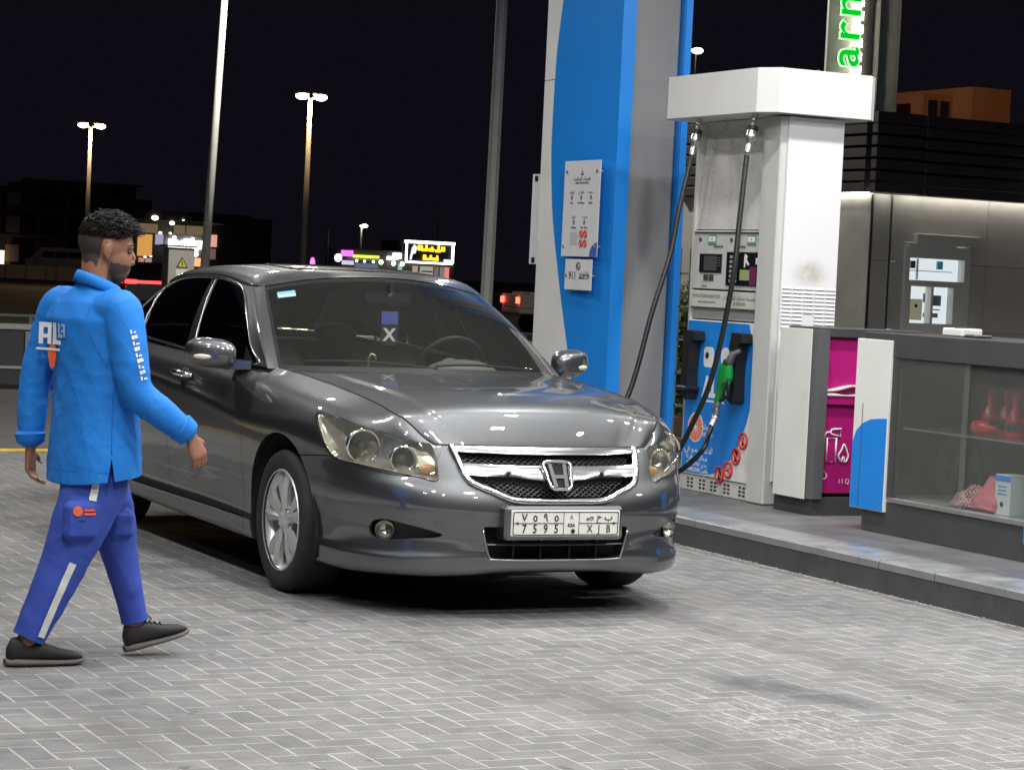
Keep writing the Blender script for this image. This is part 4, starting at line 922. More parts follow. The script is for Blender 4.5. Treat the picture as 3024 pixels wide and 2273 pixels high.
# --- roof: from windscreen header to rear header
ri = [i for i in range(len(gt)) if 2.0 <= rr[i] <= 8.0]
rail = gt[ri]; rail = rail[np.argsort(-rail[:, 0])]
fh = gt[:2*_gs+1]; rh = gt[8*_gs:][::-1]
zc = pchip([-2.80, -2.5, -2.2, -1.8, -1.45, -1.25, -1.10], [1.428, 1.452, 1.467, 1.475, 1.466, 1.452, 1.432])
def hdr(H, w): a = abs(w); return np.interp(a*H[-1, 1], H[:, 1], H[:, 0])
fsort = rail[::-1]
ry_ = lambda f_: np.interp(f_, fsort[:, 0], fsort[:, 1]); rz_ = lambda f_: np.interp(f_, fsort[:, 0], fsort[:, 2])
rows = []
for u in np.linspace(0, 1, 50):
    row = []
    for w in np.sin(np.linspace(-math.pi/2, math.pi/2, 61)):
        f1 = hdr(fh, w); f2 = hdr(rh, w); f_ = f1+(f2-f1)*u; fe = fh[-1, 0]+(rh[-1, 0]-fh[-1, 0])*u
        e = ry_(fe); ze = rz_(fe); 
        zf = np.interp(abs(w)*e, fh[:, 1], fh[:, 2]); zr = np.interp(abs(w)*e, rh[:, 1], rh[:, 2])
        zm = ze+(zc(f_)-ze)*math.sqrt(max(0, 1-abs(w)**4))
        bl = max(0, 1-u/.10); b2 = max(0, 1-(1-u)/.10)
        z_ = zm*(1-bl**2-b2**2)+zf*bl**2+zr*b2**2
        row.append(L3(f_, w*e, z_))
    rows.append(row)
roof = MB().grid(rows).build('roof', M_PAINT, car, True)
# sunroof line
sr = MB()
R_ = np.array(rows)
sun = rrect(-.40, .40, -1.78, -1.33, .08)
def roof_z(l, f_): i = np.argmin((R_[:, :, 0]-l)**2+(R_[:, :, 1]+f_)**2); return R_.reshape(-1, 3)[i, 2]
from_ = [(l, f_) for l, f_ in sun]
MB().tube([(l, -f_, roof_z(l, f_)+.0015) for l, f_ in cr(from_, 2, True)], .004, 5, closed=True).build('sunroof_seam', M_BLACK, roof)
# --- trunk lid
tk = []
for u in np.linspace(0, 1, 16):
    row = []
    for w in np.linspace(-1, 1, 33):
        a = np.array([-3.30-.13*(1-abs(w)**2.2), w*.66, 1.083+.012*(1-w*w)]); q_ = 12.0+3.98*min(1, (1-abs(w)))**.5
        i = np.argmin(abs(qs-q_)); b = F10[i].copy(); b[1] *= np.sign(w) if w else 0; b = b*np.array([1, .985, 1])
        p = a*(1-u)+b*u; p[2] += .02*math.sin(math.pi*u)*(1-w**4); row.append(L3(*p))
    tk.append(row)
MB().grid(tk).build('trunk_lid', M_PAINT, car, True)
for sd in (1, -1): MB().box(sd*.70-.13, sd*.70+.13, 3.80, 3.925, .70, .90, .03).build('tail_light', mat('tail_red', (.35, .01, .01), .2) if sd == 1 else bpy.data.materials['tail_red'], car)
# --- surface lookup on the front
_fm = (V0[:, 3] < 5.5)
_FV = V0[_fm]
def sfwd(y, z):
    d = (_FV[:, 1]-abs(y))**2+(_FV[:, 2]-z)**2; i = np.argpartition(d, 4)[:4]; w = 1/(d[i]+1e-6); return float((w*_FV[i, 0]).sum()/w.sum())
# --- grille
def strip(y0, y1, zu, zl, o0=.012, th=.02, n=40, m=M_CHROME, nm='grille_bar', par=None, dome=.006):
    rings = []
    for y in np.linspace(y0, y1, n):
        a, b = zl(y), zu(y); c = (a+b)/2; fa, fb, fc_ = sfwd(y, a)+o0, sfwd(y, b)+o0, sfwd(y, c)+o0+dome
        rings.append([L3(fa-th, y, a), L3(fa-.003, y, a), L3(fa, y, a+.002), L3(fc_, y, c), L3(fb, y, b-.002), L3(fb-.003, y, b), L3(fb-th, y, b)])
    return MB().loft(rings).build(nm, m, par or car, True, 40)
gr_ = strip(-.437, .437, lambda y: .735, lambda y: .703+.006*(abs(y)/.43)**2, nm='grille', m=M_SATIN, dome=.006)
midu = lambda y: .659-.004*abs(y)/.4+.010*(abs(y)/.4)**2; midl = lambda y: .604-.012*math.exp(-(y/.13)**2)+.010*(abs(y)/.4)
strip(-.42, .42, midu, midl, o0=.010, par=gr_, m=M_SATIN, dome=.009)
def sweep_front(pts, w, o0, par, nm, m=M_SATIN, n=6, flat=.8):
    P_ = cr(pts, 6)
    return MB().tube([L3(sfwd(y, z)+o0, y, z) for y, z in P_], w, 8, flat=flat).build(nm, m, par, True, 60)
for s_ in (1, -1):
    sweep_front([(s_*.447, .733), (s_*.43, .67), (s_*.398, .592), (s_*.30, .548), (s_*.214, .518), (s_*.1, .513), (0, .512)], .0165, .006, gr_, 'grille_frame')
gm = MB()
hex_in = [(-.39, .60), (-.21, .525), (.21, .525), (.39, .60), (.425, .70), (-.425, .70)]
hp = np.array(hex_in)
for dr in (1, -1):
    for c0 in np.arange(-1.4, 1.4, .030):
        # lines y = c0 + dr*1.6*(z-.6)
        zz_ = np.linspace(.515, .71, 14); yy_ = c0+dr*1.7*(zz_-.61); okp = sdf(hex_in, yy_, zz_) > -.004
        run = [(y, z) for y, z, o_ in zip(yy_, zz_, okp) if o_]
        if len(run) > 1: gm.tube([L3(sfwd(y, z)-.022, y, z) for y, z in (run[0], run[len(run)//2], run[-1])], .0022, 4, cap=False)
struct(gm.build('grille_mesh', mat('grille_black', (.02, .02, .021), .35), gr_), 'stuff')
MB().add([L3(.80, -.46, .50), L3(.80, .46, .50), L3(.70, .46, .745), L3(.70, -.46, .745)], [(0, 1, 2, 3)]).build('radiator', M_UNDER, gr_)
MB().add([L3(.87, -.40, .24), L3(.87, .40, .24), L3(.87, .40, .42), L3(.87, -.40, .42)], [(0, 1, 2, 3)]).build('radiator', M_UNDER, car)
# emblem: rounded chrome frame with the H inside
ez, eo = .624, .030
fe_ = sfwd(0, ez)+eo
tilt = (sfwd(0, .67)-sfwd(0, .58))/.09
EP = lambda y, z, o=0: L3(fe_+tilt*(z-ez)*1.28+o, y*1.28, ez+(z-ez)*1.28)
em = MB().tube([EP(y, z) for y, z in cr([(-.048, ez+.038), (0, ez+.043), (.048, ez+.038), (.046, ez), (.036, ez-.040), (0, ez-.045), (-.036, ez-.040), (-.046, ez)], 6, True)], .0075, 8, closed=True).build('emblem', M_CHROME, gr_, True)
MB().add([EP(y, z, -.006) for y, z in [(-.044, ez+.034), (.044, ez+.034), (.036, ez-.038), (-.036, ez-.038)]], [(0, 1, 2, 3)]).build('emblem_ground', M_UNDER, em)
Hm = MB()
for s_ in (1, -1):
    pl = [(s_*.034, ez+.036), (s_*.021, ez+.036), (s_*.013, ez-.038), (s_*.027, ez-.038)]
    Hm.loft([[EP(y, z, o) for y, z in pl] for o in (-.006, .004)])
Hm.loft([[EP(y, z, o) for y, z in [(-.018, ez+.001), (.018, ez+.001), (.018, ez-.010), (-.018, ez-.010)]] for o in (-.006, .0035)])
Hm.build('emblem_letter', M_CHROME, em)
strip(-.34, .34, lambda y: .328, lambda y: .320, o0=-.012, n=20, nm='intake_bar', m=M_STEEL, dome=.002)
for y in (-.2, -.07, .07, .2): MB().box(y-.003, y+.003, -.945, -.90, .265, .40).build('intake_rib', M_BLACK, car)
# chrome lip round the lower intake
MB().tube([L3(sfwd(y, z)+.002, y, z) for y, z in cr([(-.35, .385), (-.318, .275), (-.285, .262), (0, .260), (.285, .262), (.318, .275), (.35, .385)], 6)], .004, 6).build('intake_lip', M_STEEL, car, True)
# --- number plate
pc = (sfwd(0, .45)+.055)
ph = MB().box(-.285, .285, -pc+.012, -pc+.11, .352, .497, .012).build('plate_holder', M_PAINT, car)
pl_ = MB().box(-.262, .262, -pc+.004, -pc+.0115, .370, .482, .004).build('number_plate', mat('plate_white', (.72, .72, .66), .35, noise=.05, nscale=30), ph)
yp = -pc+.0035
MB().tube([(x, yp, z) for x, z in rrect(-.252, .252, .377, .475, .008)], .0022, 5, closed=True).build('plate_rim', M_INK, pl_)
MB().box(-.25, -.012, yp-.001, yp, .4245, .4275).build('plate_line', M_INK, pl_)
MB().box(.062, .25, yp-.001, yp, .4245, .4275).build('plate_line', M_INK, pl_)
for x in (-.012, .062): MB().box(x-.0012, x+.0012, yp-.001, yp, .379, .473).build('plate_line', M_INK, pl_)
for i, (a, b) in enumerate(zip('7595', '\u0667\u0665\u0669\u0665')):
    text('plate_digit', a, .052, M_INK, pl_, (-.20+i*.051, yp, .401), *YM, .002, bold=.0008, sx=.8); text('plate_digit', b, .046, M_INK, pl_, (-.20+i*.051, yp, .449), *YM, .002, bold=.0008)
for i, (a, b) in enumerate(zip('XJB', ['\uFEBB', '\u062D', '\u0628'])):
    text('plate_letter', a, .046, M_INK, pl_, (.115+i*.045, yp, .401), *YM, .002, bold=.0005, sx=.8); text('plate_letter', b, .040, M_INK, pl_, (.115+i*.045, yp, .452), *YM, .002, bold=.0005)
text('plate_country', 'KSA', .020, M_INK, pl_, (.025, yp, .417), *YM, .002, bold=.0005)
MB().prism([(-.010, -.012), (-.004, -.004), (0, .012), (.004, -.004), (.010, -.012), (0, -.006)], (.025, yp-.001, .455), *YM, .001).build('plate_emblem', M_GREYINK, pl_)
MB().prism(circ(.010, 14), (.034, yp-.001, .392), *YM, .001).build('plate_bolt', M_INK, pl_)
for x in (-.232, .232): MB().prism(circ(.006, 10), (x, yp-.0012, .426), *YM, .001).build('plate_bolt', M_INK, pl_)
# --- headlights
def qpt(q, z, inset=0.):
    i = np.argmin((V0[:, 3]-q)**2*.04+(V0[:, 2]-z)**2); p = V0[i]; n = np.array([np.interp(q, qs, _nx), np.interp(q, qs, _ny)])
    return np.array([p[0]-n[0]*inset, p[1]-n[1]*inset, p[2]])
Vh, Fh = seq((V0, F0), lambda V: d_hl(V)-.001)
M_AMB = mat('amber_lens', (.42, .24, .10), .25, coat=.5)
M_HLB = mat('headlight_housing', (.55, .54, .47), .24, metal=.75, noise=.1)
for sd in (1, -1):
    hl = emit_car('headlight', Vh, Fh, M_LENS, side=sd)
    vb = Vh.copy()
    n_ = np.stack([np.interp(vb[:, 3], qs, _nx), np.interp(vb[:, 3], qs, _ny)], -1); dep = .10*np.clip(d_hl(vb)/.03, 0.12, 1)
    vb[:, 0] -= n_[:, 0]*dep; vb[:, 1] -= n_[:, 1]*dep
    emit_car('housing', vb, Fh, M_HLB, hl, sd)
    M2 = lambda p: L3(p[0], p[1]*sd, p[2])
    for (q, z, r, dpt, nm) in [(4.88, .708, .068, .055, 'main_reflector'), (3.84, .668, .052, .05, 'high_beam_reflector')]:
        c = qpt(q, z, .045 if q > 4 else .036); ax = Vector(L3(1, (.16 if q > 4 else .12)*sd, 0)).normalized()
        rf = MB().lathe([(r*math.sin(t)*1.0, -dpt*math.cos(t)) for t in np.linspace(0.02, math.pi/2, 9)]+[(r*1.10, .004), (r*1.12, -.01)], M2(c), ax, 26).build(nm, M_SIL, hl, True, 50)
        MB().lathe([(0, -.012), (.012, -.014), (.017, -.022), (.017, -.05)], M2(c), ax, 14).build('bulb_shield', M_DGREY, rf, True, 50)
        MB().lathe([(r*.96, .004), (r*1.0, .012), (r*1.12, .008), (r*1.14, -.006)], M2(c), ax, 26).build('reflector_ring', M_CHROME, rf, True)
    c = qpt(3.20, .628, .035); MB().ell(M2(c), .045, .014, .022, 14, 8).build('turn_lamp', M_AMB, hl, True)
    # fog lamp
    c = qpt(4.08, .367, .018); ax = Vector(L3(.86, .30*sd, 0)).normalized()
    fg = MB().lathe([(0, .012), (.02, .010), (.036, .004), (.041, -.004), (.043, -.02)], M2(c), ax, 20).build('fog_lamp', glass('fog_glass', (.9, .9, .88), 1.5, haze=.05) if sd == 1 else bpy.data.materials['fog_glass'], car, True, 60)
    MB().lathe([(.0, -.03), (.02, -.026), (.036, -.01), (.042, .002)], M2(c), ax, 20).build('fog_reflector', M_SIL, fg, True)
    Vq, Fq = seq((V0, F0), lambda V: d_fog(V)+.004); vb = Vq.copy(); n_ = np.stack([np.interp(vb[:, 3], qs, _nx), np.interp(vb[:, 3], qs, _ny)], -1); vb[:, 0] -= n_[:, 0]*.045; vb[:, 1] -= n_[:, 1]*.045
    emit_car('fog_recess', vb, Fq, M_BLACK, car, sd)
# --- wheels
M_TYRE = mat('tyre_rubber', (.022, .022, .022), .72, noise=.25, nscale=14, bump=.15, bscale=70)
M_ALLOY = mat('alloy_silver', (.74, .74, .73), .36, metal=.6, noise=.08, nscale=20)
M_DISC = mat('brake_disc', (.22, .21, .20), .4, metal=.8)
def wheel(cf, sd):
    RT = .322; yo = .905*sd
    w = thing('w', 'x', 'x'); 
    o = bpy.data.objects.new('wheel', None); bpy.data.objects.remove(w); COL.objects.link(o); o.parent = car; o.location = L3(cf, yo, RT)
    ax = (sd, 0, 0)
    prof = [(.222, -.20), (.238, -.212), (.285, -.222), (.308, -.212), (RT-.003, -.19), (RT, -.165), (RT, -.052), (RT-.003, -.030), (.308, -.010), (.285, 0), (.245, -.006), (.228, -.016), (.222, -.03)]
    MB().lathe(prof, (0, 0, 0), ax, 64).build('tyre', M_TYRE, o, True, 50)
    tr = MB()
    for g_ in (-.072, -.096, -.122, -.148): tr.lathe([(RT+.0004, g_-.004), (RT+.0008, g_), (RT+.0004, g_+.004)], (0, 0, 0), ax, 48)
    tr.build('tread_groove', M_INK, o, True)
    MB().lathe([(.222, -.008), (.228, -.008), (.231, -.014), (.226, -.022), (.214, -.03), (.205, -.06), (.20, -.18)], (0, 0, 0), ax, 56).build('rim', M_ALLOY, o, True, 50)
    MB().lathe([(.0, -.085), (.14, -.085), (.145, -.09)], (0, 0, 0), ax, 36).build('brake_disc', M_DISC, o, True, 40)
    MB().lathe([(.145, -.1), (.20, -.1)], (0, 0, 0), ax, 36).build('wheel_back', M_UNDER, o)
    for k in range(5):
        for h_ in (-1, 1):
            a = 2*math.pi*k/5+.25+h_*.215
            u = Vector((0, math.cos(a), math.sin(a))); v = Vector((0, -math.sin(a), math.cos(a)))*1.0; n = Vector(ax)
            def P_(r, t, d): return u*r+v*t+n*d
            rg = []
            for r, wd, d, sh_ in [(.045, .014, -.024, 0), (.09, .017, -.020, 0), (.15, .024, -.014, .0), (.215, .034, -.020, .0)]:
                t0 = -h_*.008*(1-r/.22)
                rg.append([P_(r, t0-wd, d-.03), P_(r, t0-wd, d-.008), P_(r, t0-wd*.25*h_-.0*wd, d+.004), P_(r, t0+wd, d-.008), P_(r, t0+wd, d-.03)])
            MB().loft(rg).build('spoke', M_ALLOY, o, True, 25)
    MB().lathe([(0, -.012), (.028, -.013), (.033, -.018), (.06, -.028), (.066, -.045)], (0, 0, 0), ax, 30).build('hub_cap', M_ALLOY, o, True, 40)
    for k in range(5):
        a = 2*math.pi*k/5+.25+math.pi/5
        MB().lathe([(0, -.024), (.009, -.024), (.009, -.05)], (0, .057*math.cos(a), .057*math.sin(a)), ax, 8).build('wheel_nut', M_STEEL, o)
    # liner
    lin = []
    for dx in (-.02, -.30): lin.append([(sd*dx, .395*math.cos(t), max(-.13, .395*math.sin(t))) for t in np.linspace(-.35, math.pi+.35, 30)])
    MB().grid(lin).add([(sd*-.30, .395*math.cos(t), max(-.13, .395*math.sin(t))) for t in np.linspace(-.35, math.pi+.35, 30)], [tuple(range(30))]).build('wheel_well', M_UNDER, o)
    return o
for cf in (AF+.01, AR_+.01):
    for sd in (-1, 1): wheel(cf, sd)
MB().box(-.50, .50, -.70, 3.6, .17, .30).build('floor_pan', M_UNDER, car)
# --- mirrors
for sd in (1, -1):
    c = np.array([-.87, .975, 1.035]); mm_ = MB(); mm_.ell((0, 0, 0), 1, 1, 1, 28, 18); Vv = np.array(mm_.v)
    Vv = np.sign(Vv)*np.abs(Vv)**np.array([.62, .75, .66])
    # taper outwards, flat back
    lx_ = Vv[:, 0]; hh = 1-.22*np.clip(lx_, 0, 1)**2
    X_ = c[1]+lx_*.115; Yb = -(c[0]+np.where(Vv[:, 1] < 0, -Vv[:, 1]*.085*(1-.25*lx_), -Vv[:, 1]*.045)-.03*lx_); Zz = c[2]+Vv[:, 2]*.072*hh+.008*lx_
    mm_.v = [(x*sd, y, z) for x, y, z in zip(X_, Yb, Zz)]
    mo = mm_.build('door_mirror', M_PAINT, car, True, 60)
    MB().ell(L3(-.822, sd*1.022, 1.018), .050, .018, .016, 14, 8, Matrix.Rotation(sd*.50, 3, 'Z')).build('side_repeater', mat('repeater_clear', (.75, .68, .52), .2, coat=.6) if sd == 1 else bpy.data.materials['repeater_clear'], mo, True)
    MB().loft([[L3(f_, sd*l, z) for f_, l, z in r] for r in ([(-.76, .80, .965), (-.93, .80, .965), (-.93, .80, 1.005), (-.76, .80, 1.005)], [(-.80, .90, .958), (-.90, .90, .958), (-.90, .90, .99), (-.80, .90, .99)])]).build('mirror_stalk', M_PAINT, mo, True, 40)
    MB().add([L3(-.72, sd*.80, .99), L3(-.86, sd*.806, .992), L3(-.87, sd*.79, 1.075)], [(0, 1, 2)]).build('mirror_sail', M_BLACK, mo)
# --- wipers
for a, b in (((-.44, .58), (-.53, .02)), ((-.40, .02), (-.52, -.60))):
    pts = []
    for t in np.linspace(0, 1, 9):
        l = a[1]+(b[1]-a[1])*t; f_ = np.interp(abs(l), [0, .4, .735], [-.37, -.425, -.575])-.03-.045*math.sin(math.pi*t*.8)
        pts.append(L3(f_, l, .998+.022*math.sin(math.pi*t*.8)+.008))
    MB().tube(pts, .006, 6).build('wiper', M_BLACK, car, True)
# --- interior
MB().box(-.68, .68, .62, 1.02, .80, .965, .03).build('dashboard', M_DASH, car)
MB().grid([[L3(-.42-.42*t, l, .968+.02*math.sin(math.pi*t)-.004*abs(l)) for l in np.linspace(-.69, .69, 12)] for t in np.linspace(0, 1, 8)]).build('dash_top', M_DASH, car, True)
# instrument hood on the driver's side
MB().ell(L3(-.86, .36, .965), .20, .12, .075, 20, 10).build('instrument_hood', M_DASH, car, True)
sw = MB().tube([Vector(L3(-1.0, .36, .98))+Vector((.185*math.cos(t), -.06*math.sin(t), .165*math.sin(t))) for t in np.linspace(0, 2*math.pi, 33)[:-1]], .013, 8, closed=True).build('steering_wheel', M_BLACK, car, True)
MB().ell(L3(-1.0, .36, .98), .07, .035, .06, 16, 10).build('wheel_boss', M_DASH, sw, True)
MB().tube([Vector(L3(-.955, .36, .985))+Vector((.024*math.cos(t), 0, .03*math.sin(t))) for t in np.linspace(0, 2*math.pi, 17)[:-1]], .004, 6, closed=True).build('boss_badge', M_WPRINT, sw)
for s_ in (.36, -.36):
    st = MB().box(s_-.24, s_+.24, 1.25, 1.75, .40, .55, .05).build('seat', M_INT, car, True, 30)
    ring = lambda z, w, d, y: [(s_+w*math.cos(t), y+d*math.sin(t), z) for t in np.linspace(0, 2*math.pi, 17)[:-1]]
    MB().loft([ring(.52, .23, .09, 1.70), ring(.75, .25, .09, 1.76), ring(.98, .24, .085, 1.83), ring(1.06, .19, .07, 1.86), ring(1.08, .1, .03, 1.865)]).build('backrest', M_INT, st, True)
    MB().ell((s_, 1.88, 1.20), .14, .055, .095, 18, 12).build('headrest', M_INT, st, True)
    for dx in (-.05, .05): MB().tube([(s_+dx, 1.87, 1.05), (s_+dx, 1.88, 1.16)], .007, 6).build('headrest_post', M_STEEL, st)
MB().box(-.62, .62, 2.55, 2.72, .55, 1.04, .05).build('rear_bench', M_INT, car, True, 30)
for s_ in (.38, -.38): MB().ell((s_, 2.62, 1.09), .13, .05, .07, 14, 9).build('rear_headrest', M_INT, car, True)
MB().box(-.72, .72, .6, 3.2, .30, .36).build('cabin_floor', M_UNDER, car)
for s_ in (1, -1): MB().box(min(s_*.70, s_*.77), max(s_*.70, s_*.77), .7, 2.6, .4, .96, .02).build('door_card', M_INT, car)
MB().box(-.60, .60, 2.75, 3.30, 1.02, 1.05).build('parcel_shelf', M_INT, car)
MB().grid([[(x*.97, y, z-.035) for x, y, z in r[::4]] for r in rows[2:-2:4]]).build('headliner', mat('headliner', (.30, .30, .28), .9), car, True)
rm = MB().box(-.13, .13, .985, 1.01, 1.30, 1.37, .015).build('rear_view_mirror', M_BLACK, car, True, 40)
MB().box(-.012, .012, .955, .99, 1.355, 1.40).build('mirror_mount', M_BLACK, rm)
# card hanging from the mirror: blue over black with an X
hc = MB().box(-.045, .045, .968, .971, 1.095, 1.20).build('hanging_card', M_INK, car)
MB().box(-.045, .045, .968, .971, 1.201, 1.265).build('card_blue_part', mat('card_blue', (.10, .12, .5), .5, emit=(.1, .12, .5), estr=.0), hc)
text('card_letter', 'X', .085, M_WPRINT, hc, (0, .9665, 1.145), *YM, .001, bold=.003)
MB().tube([(0, .97, 1.265), (0, .98, 1.32)], .0015, 4).build('card_string', M_INK, hc)
MB().tube([(-.21, .72, .985), (-.215, .715, 1.035), (-.20, .71, 1.06), (-.18, .71, 1.05), (-.175, .71, 1.03)], .006, 6).build('dash_ornament', mat('brass', (.6, .45, .2), .35, metal=.9), car, True)
# inspection sticker inside the screen
i0 = np.argmin((VG[:, 3]-1.60)**2+(VG[:, 4]-.86)**2*4+(VG[:, 1] < 0)*9)
c = VG[i0]; tu = VG[i0-3]-c; tv = VG[i0+ng*2]-c if i0+ng*2 < len(VG) else c-VG[i0-ng*2]
U_ = Vector(L3(tu[0], -tu[1], tu[2])).normalized(); V_ = Vector(L3(tv[0], -tv[1], tv[2])); V_ = (V_-U_*V_.dot(U_)).normalized(); O_ = Vector(L3(c[0], -c[1], c[2]))
st_ = MB(); st_.prism(rrect(-.045, .045, -.03, .03, .004), O_+U_.cross(V_)*.0015, U_, V_, .0008); so = st_.build('inspection_sticker', mat('sticker_blue', (.12, .42, .62), .5), car)
st_ = MB(); st_.prism(rrect(-.042, .042, -.026, -.002, .002), O_+U_.cross(V_)*.0025, U_, V_, .0008); st_.build('sticker_field', mat('sticker_pale', (.5, .62, .66), .5), so)
# ------------------------------------------------------------------ the attendant (faces +x; his right is -y)
MX, MY = 2.42, 8.36
man = wthing('person', 'person in bright blue jacket and violet-blue work trousers walking to the pumps', 'person', (MX, MY, 0))
SKIN = mat('brown_skin', (.27, .125, .072), .5, noise=.12, nscale=18, subsurf=.08)
CLOTHJ = mat('jacket_blue', (.0035, .175, .60), .78, noise=.10, nscale=9, bump=.12, bscale=420)
CLOTHT = mat('trousers_blue', (.028, .064, .36), .8, noise=.12, nscale=9, bump=.12, bscale=420)
HAIR = mat('black_hair', (.008, .007, .007), .45, spec=.22)
BEARD = mat('beard_dark', (.055, .032, .024), .75, noise=.5, nscale=260)
REFL = mat('reflective_tape', (.60, .62, .60), .5, noise=.12, nscale=60)
def ring3(c, a, b, U, V, n=24, sq=1.0, fn=None):
    out = []
    for t in np.linspace(0, 2*math.pi, n+1)[:-1]:
        ct, st = math.cos(t), math.sin(t)
        ct = math.copysign(abs(ct)**sq, ct); st = math.copysign(abs(st)**sq, st)
        out.append(tuple(Vector(c)+Vector(U)*a*ct+Vector(V)*b*st))
    return out
def limb(mb, pts, rad, n=18, sub=6):
    """closed tapered tube with hemispherical-ish ends; rad entries r or (r_side, r_fore)"""
    P_ = cr(pts, sub); rr_ = [r if hasattr(r, '__len__') else (r, r) for r in rad]
    q = np.linspace(0, len(rad)-1, len(P_)); A = np.interp(q, range(len(rad)), [r[0] for r in rr_]); B = np.interp(q, range(len(rad)), [r[1] for r in rr_])
    rings = []; ref = Vector((0, 1, 0)); m = len(P_)
    for i, p in enumerate(P_):
        t = Vector(P_[min(i+1, m-1)])-Vector(P_[max(i-1, 0)]); t.normalize()
        a = (ref-t*ref.dot(t)); a = a.normalized() if a.length > .05 else Vector((1, 0, 0)); b = t.cross(a)
        if i == 0: rings.append(ring3(Vector(p)-t*B[0]*.35, A[0]*.5, B[0]*.5, a, b, n))
        rings.append(ring3(p, A[i], B[i], a, b, n))
        if i == m-1: rings.append(ring3(Vector(p)+t*B[-1]*.35, A[-1]*.5, B[-1]*.5, a, b, n))
    mb.loft(rings)
def fuse(mb, voxel, smooth=4, fac=.5):
    """union of closed pieces as one continuous skin; returns (verts, faces)"""
    me = mb.mesh('tmp'); o = bpy.data.objects.new('tmp', me); COL.objects.link(o)
    r = o.modifiers.new('r', 'REMESH'); r.mode = 'VOXEL'; r.voxel_size = voxel
    s = o.modifiers.new('s', 'SMOOTH'); s.iterations = smooth; s.factor = fac
    dg = bpy.context.evaluated_depsgraph_get(); dg.update(); m2 = bpy.data.meshes.new_from_object(o.evaluated_get(dg)); bpy.data.objects.remove(o)
    V = np.empty(len(m2.vertices)*3); m2.vertices.foreach_get('co', V); V = V.reshape(-1, 3)
    F = [tuple(p.vertices) for p in m2.polygons]; N = np.empty(len(m2.vertices)*3); m2.vertices.foreach_get('normal', N); N = N.reshape(-1, 3)
    bpy.data.meshes.remove(m2); return V, F, N
def obj_vf(nm, V, F, m, par, smooth=True):
    me = bpy.data.meshes.new(nm); me.from_pydata([tuple(v) for v in V], [], F); me.update()
    if smooth: me.polygons.foreach_set('use_smooth', [True]*len(me.polygons))
    return link(nm, me, m, par)
def seg_param(V, a, b):
    a = np.array(a); b = np.array(b); e = b-a; t = np.clip(((V-a)@e)/(e@e), 0, 1); return t, np.linalg.norm(V-(a+t[:, None]*e), axis=1)
yR, yL = 8.24, 8.47
# joints
SHR, ELR, WRR = (2.487, 8.205, 1.275), (2.535, 8.145, 1.0), (2.735, 8.13, .845)
SHL, ELL, WLL = (2.352, 8.515, 1.275), (2.282, 8.56, 1.01), (2.272, 8.545, .765)
HPR, KNR, ANR = (2.44, 8.28, .79), (2.345, 8.27, .41), (2.205, 8.275, .075)
HPL, KNL, ANL = (2.46, 8.43, .79), (2.59, 8.43, .42), (2.655, 8.43, .10)
# ---- body: head, neck, trunk, arms, hands, legs as one skin
bd = MB()
HC = Vector((2.475, 8.36, 1.498))                    # head centre
hx = Vector((.955, -.20, -.16)).normalized(); hz_ = Vector((.12, 0, .99)); hz_ = (hz_-hx*hz_.dot(hx)).normalized(); hy = hz_.cross(hx)
H = lambda a, b, c: HC+hx*a+hy*b+hz_*c
hm = Matrix((hx, hy, hz_)).transposed()
bd.ell(H(-.012, 0, .025), .098, .074, .092, 22, 16, hm)        # skull
bd.ell(H(.028, 0, -.035), .066, .060, .078, 20, 14, hm)        # face
bd.ell(H(.045, 0, -.085), .042, .043, .034, 16, 10, hm)        # chin
bd.ell(H(.070, 0, .022), .022, .050, .018, 14, 8, hm)          # brow
bd.loft([ring3(H(.082, 0, .012), .010, .008, hy, hz_, 10), ring3(H(.096, 0, -.006), .012, .010, hy, hz_, 10), ring3(H(.108, 0, -.026), .016, .012, hy, hz_, 10), ring3(H(.090, 0, -.040), .016, .010, hy, hz_, 10)])
bd.ell(H(.082, 0, -.060), .014, .024, .008, 12, 8, hm); bd.ell(H(.080, 0, -.073), .014, .021, .008, 12, 8, hm)
for s_ in (1, -1):
    bd.ell(H(-.005, .076*s_, -.008), .017, .009, .030, 14, 10, hm); bd.ell(H(.0, .074*s_, -.03), .010, .009, .014, 10, 8, hm)
limb(bd, [H(-.03, 0, -.03), (2.435, 8.36, 1.40), (2.43, 8.36, 1.28)], [.056, .055, .066])
limb(bd, [(2.43, 8.36, 1.30), (2.42, 8.36, 1.05), (2.44, 8.36, .80)], [(.13, .085), (.12, .085), (.12, .09)])
limb(bd, [SHR, ELR, WRR], [.045, .038, .027]); limb(bd, [SHL, ELL, WLL], [.045, .038, .027])
limb(bd, [(2.46, 8.24, 1.29), SHR], [.05, .05]); limb(bd, [(2.38, 8.48, 1.29), SHL], [.05, .05])
limb(bd, [HPR, KNR, ANR], [.075, .052, .036]); limb(bd, [HPL, KNL, ANL], [.075, .052, .036])
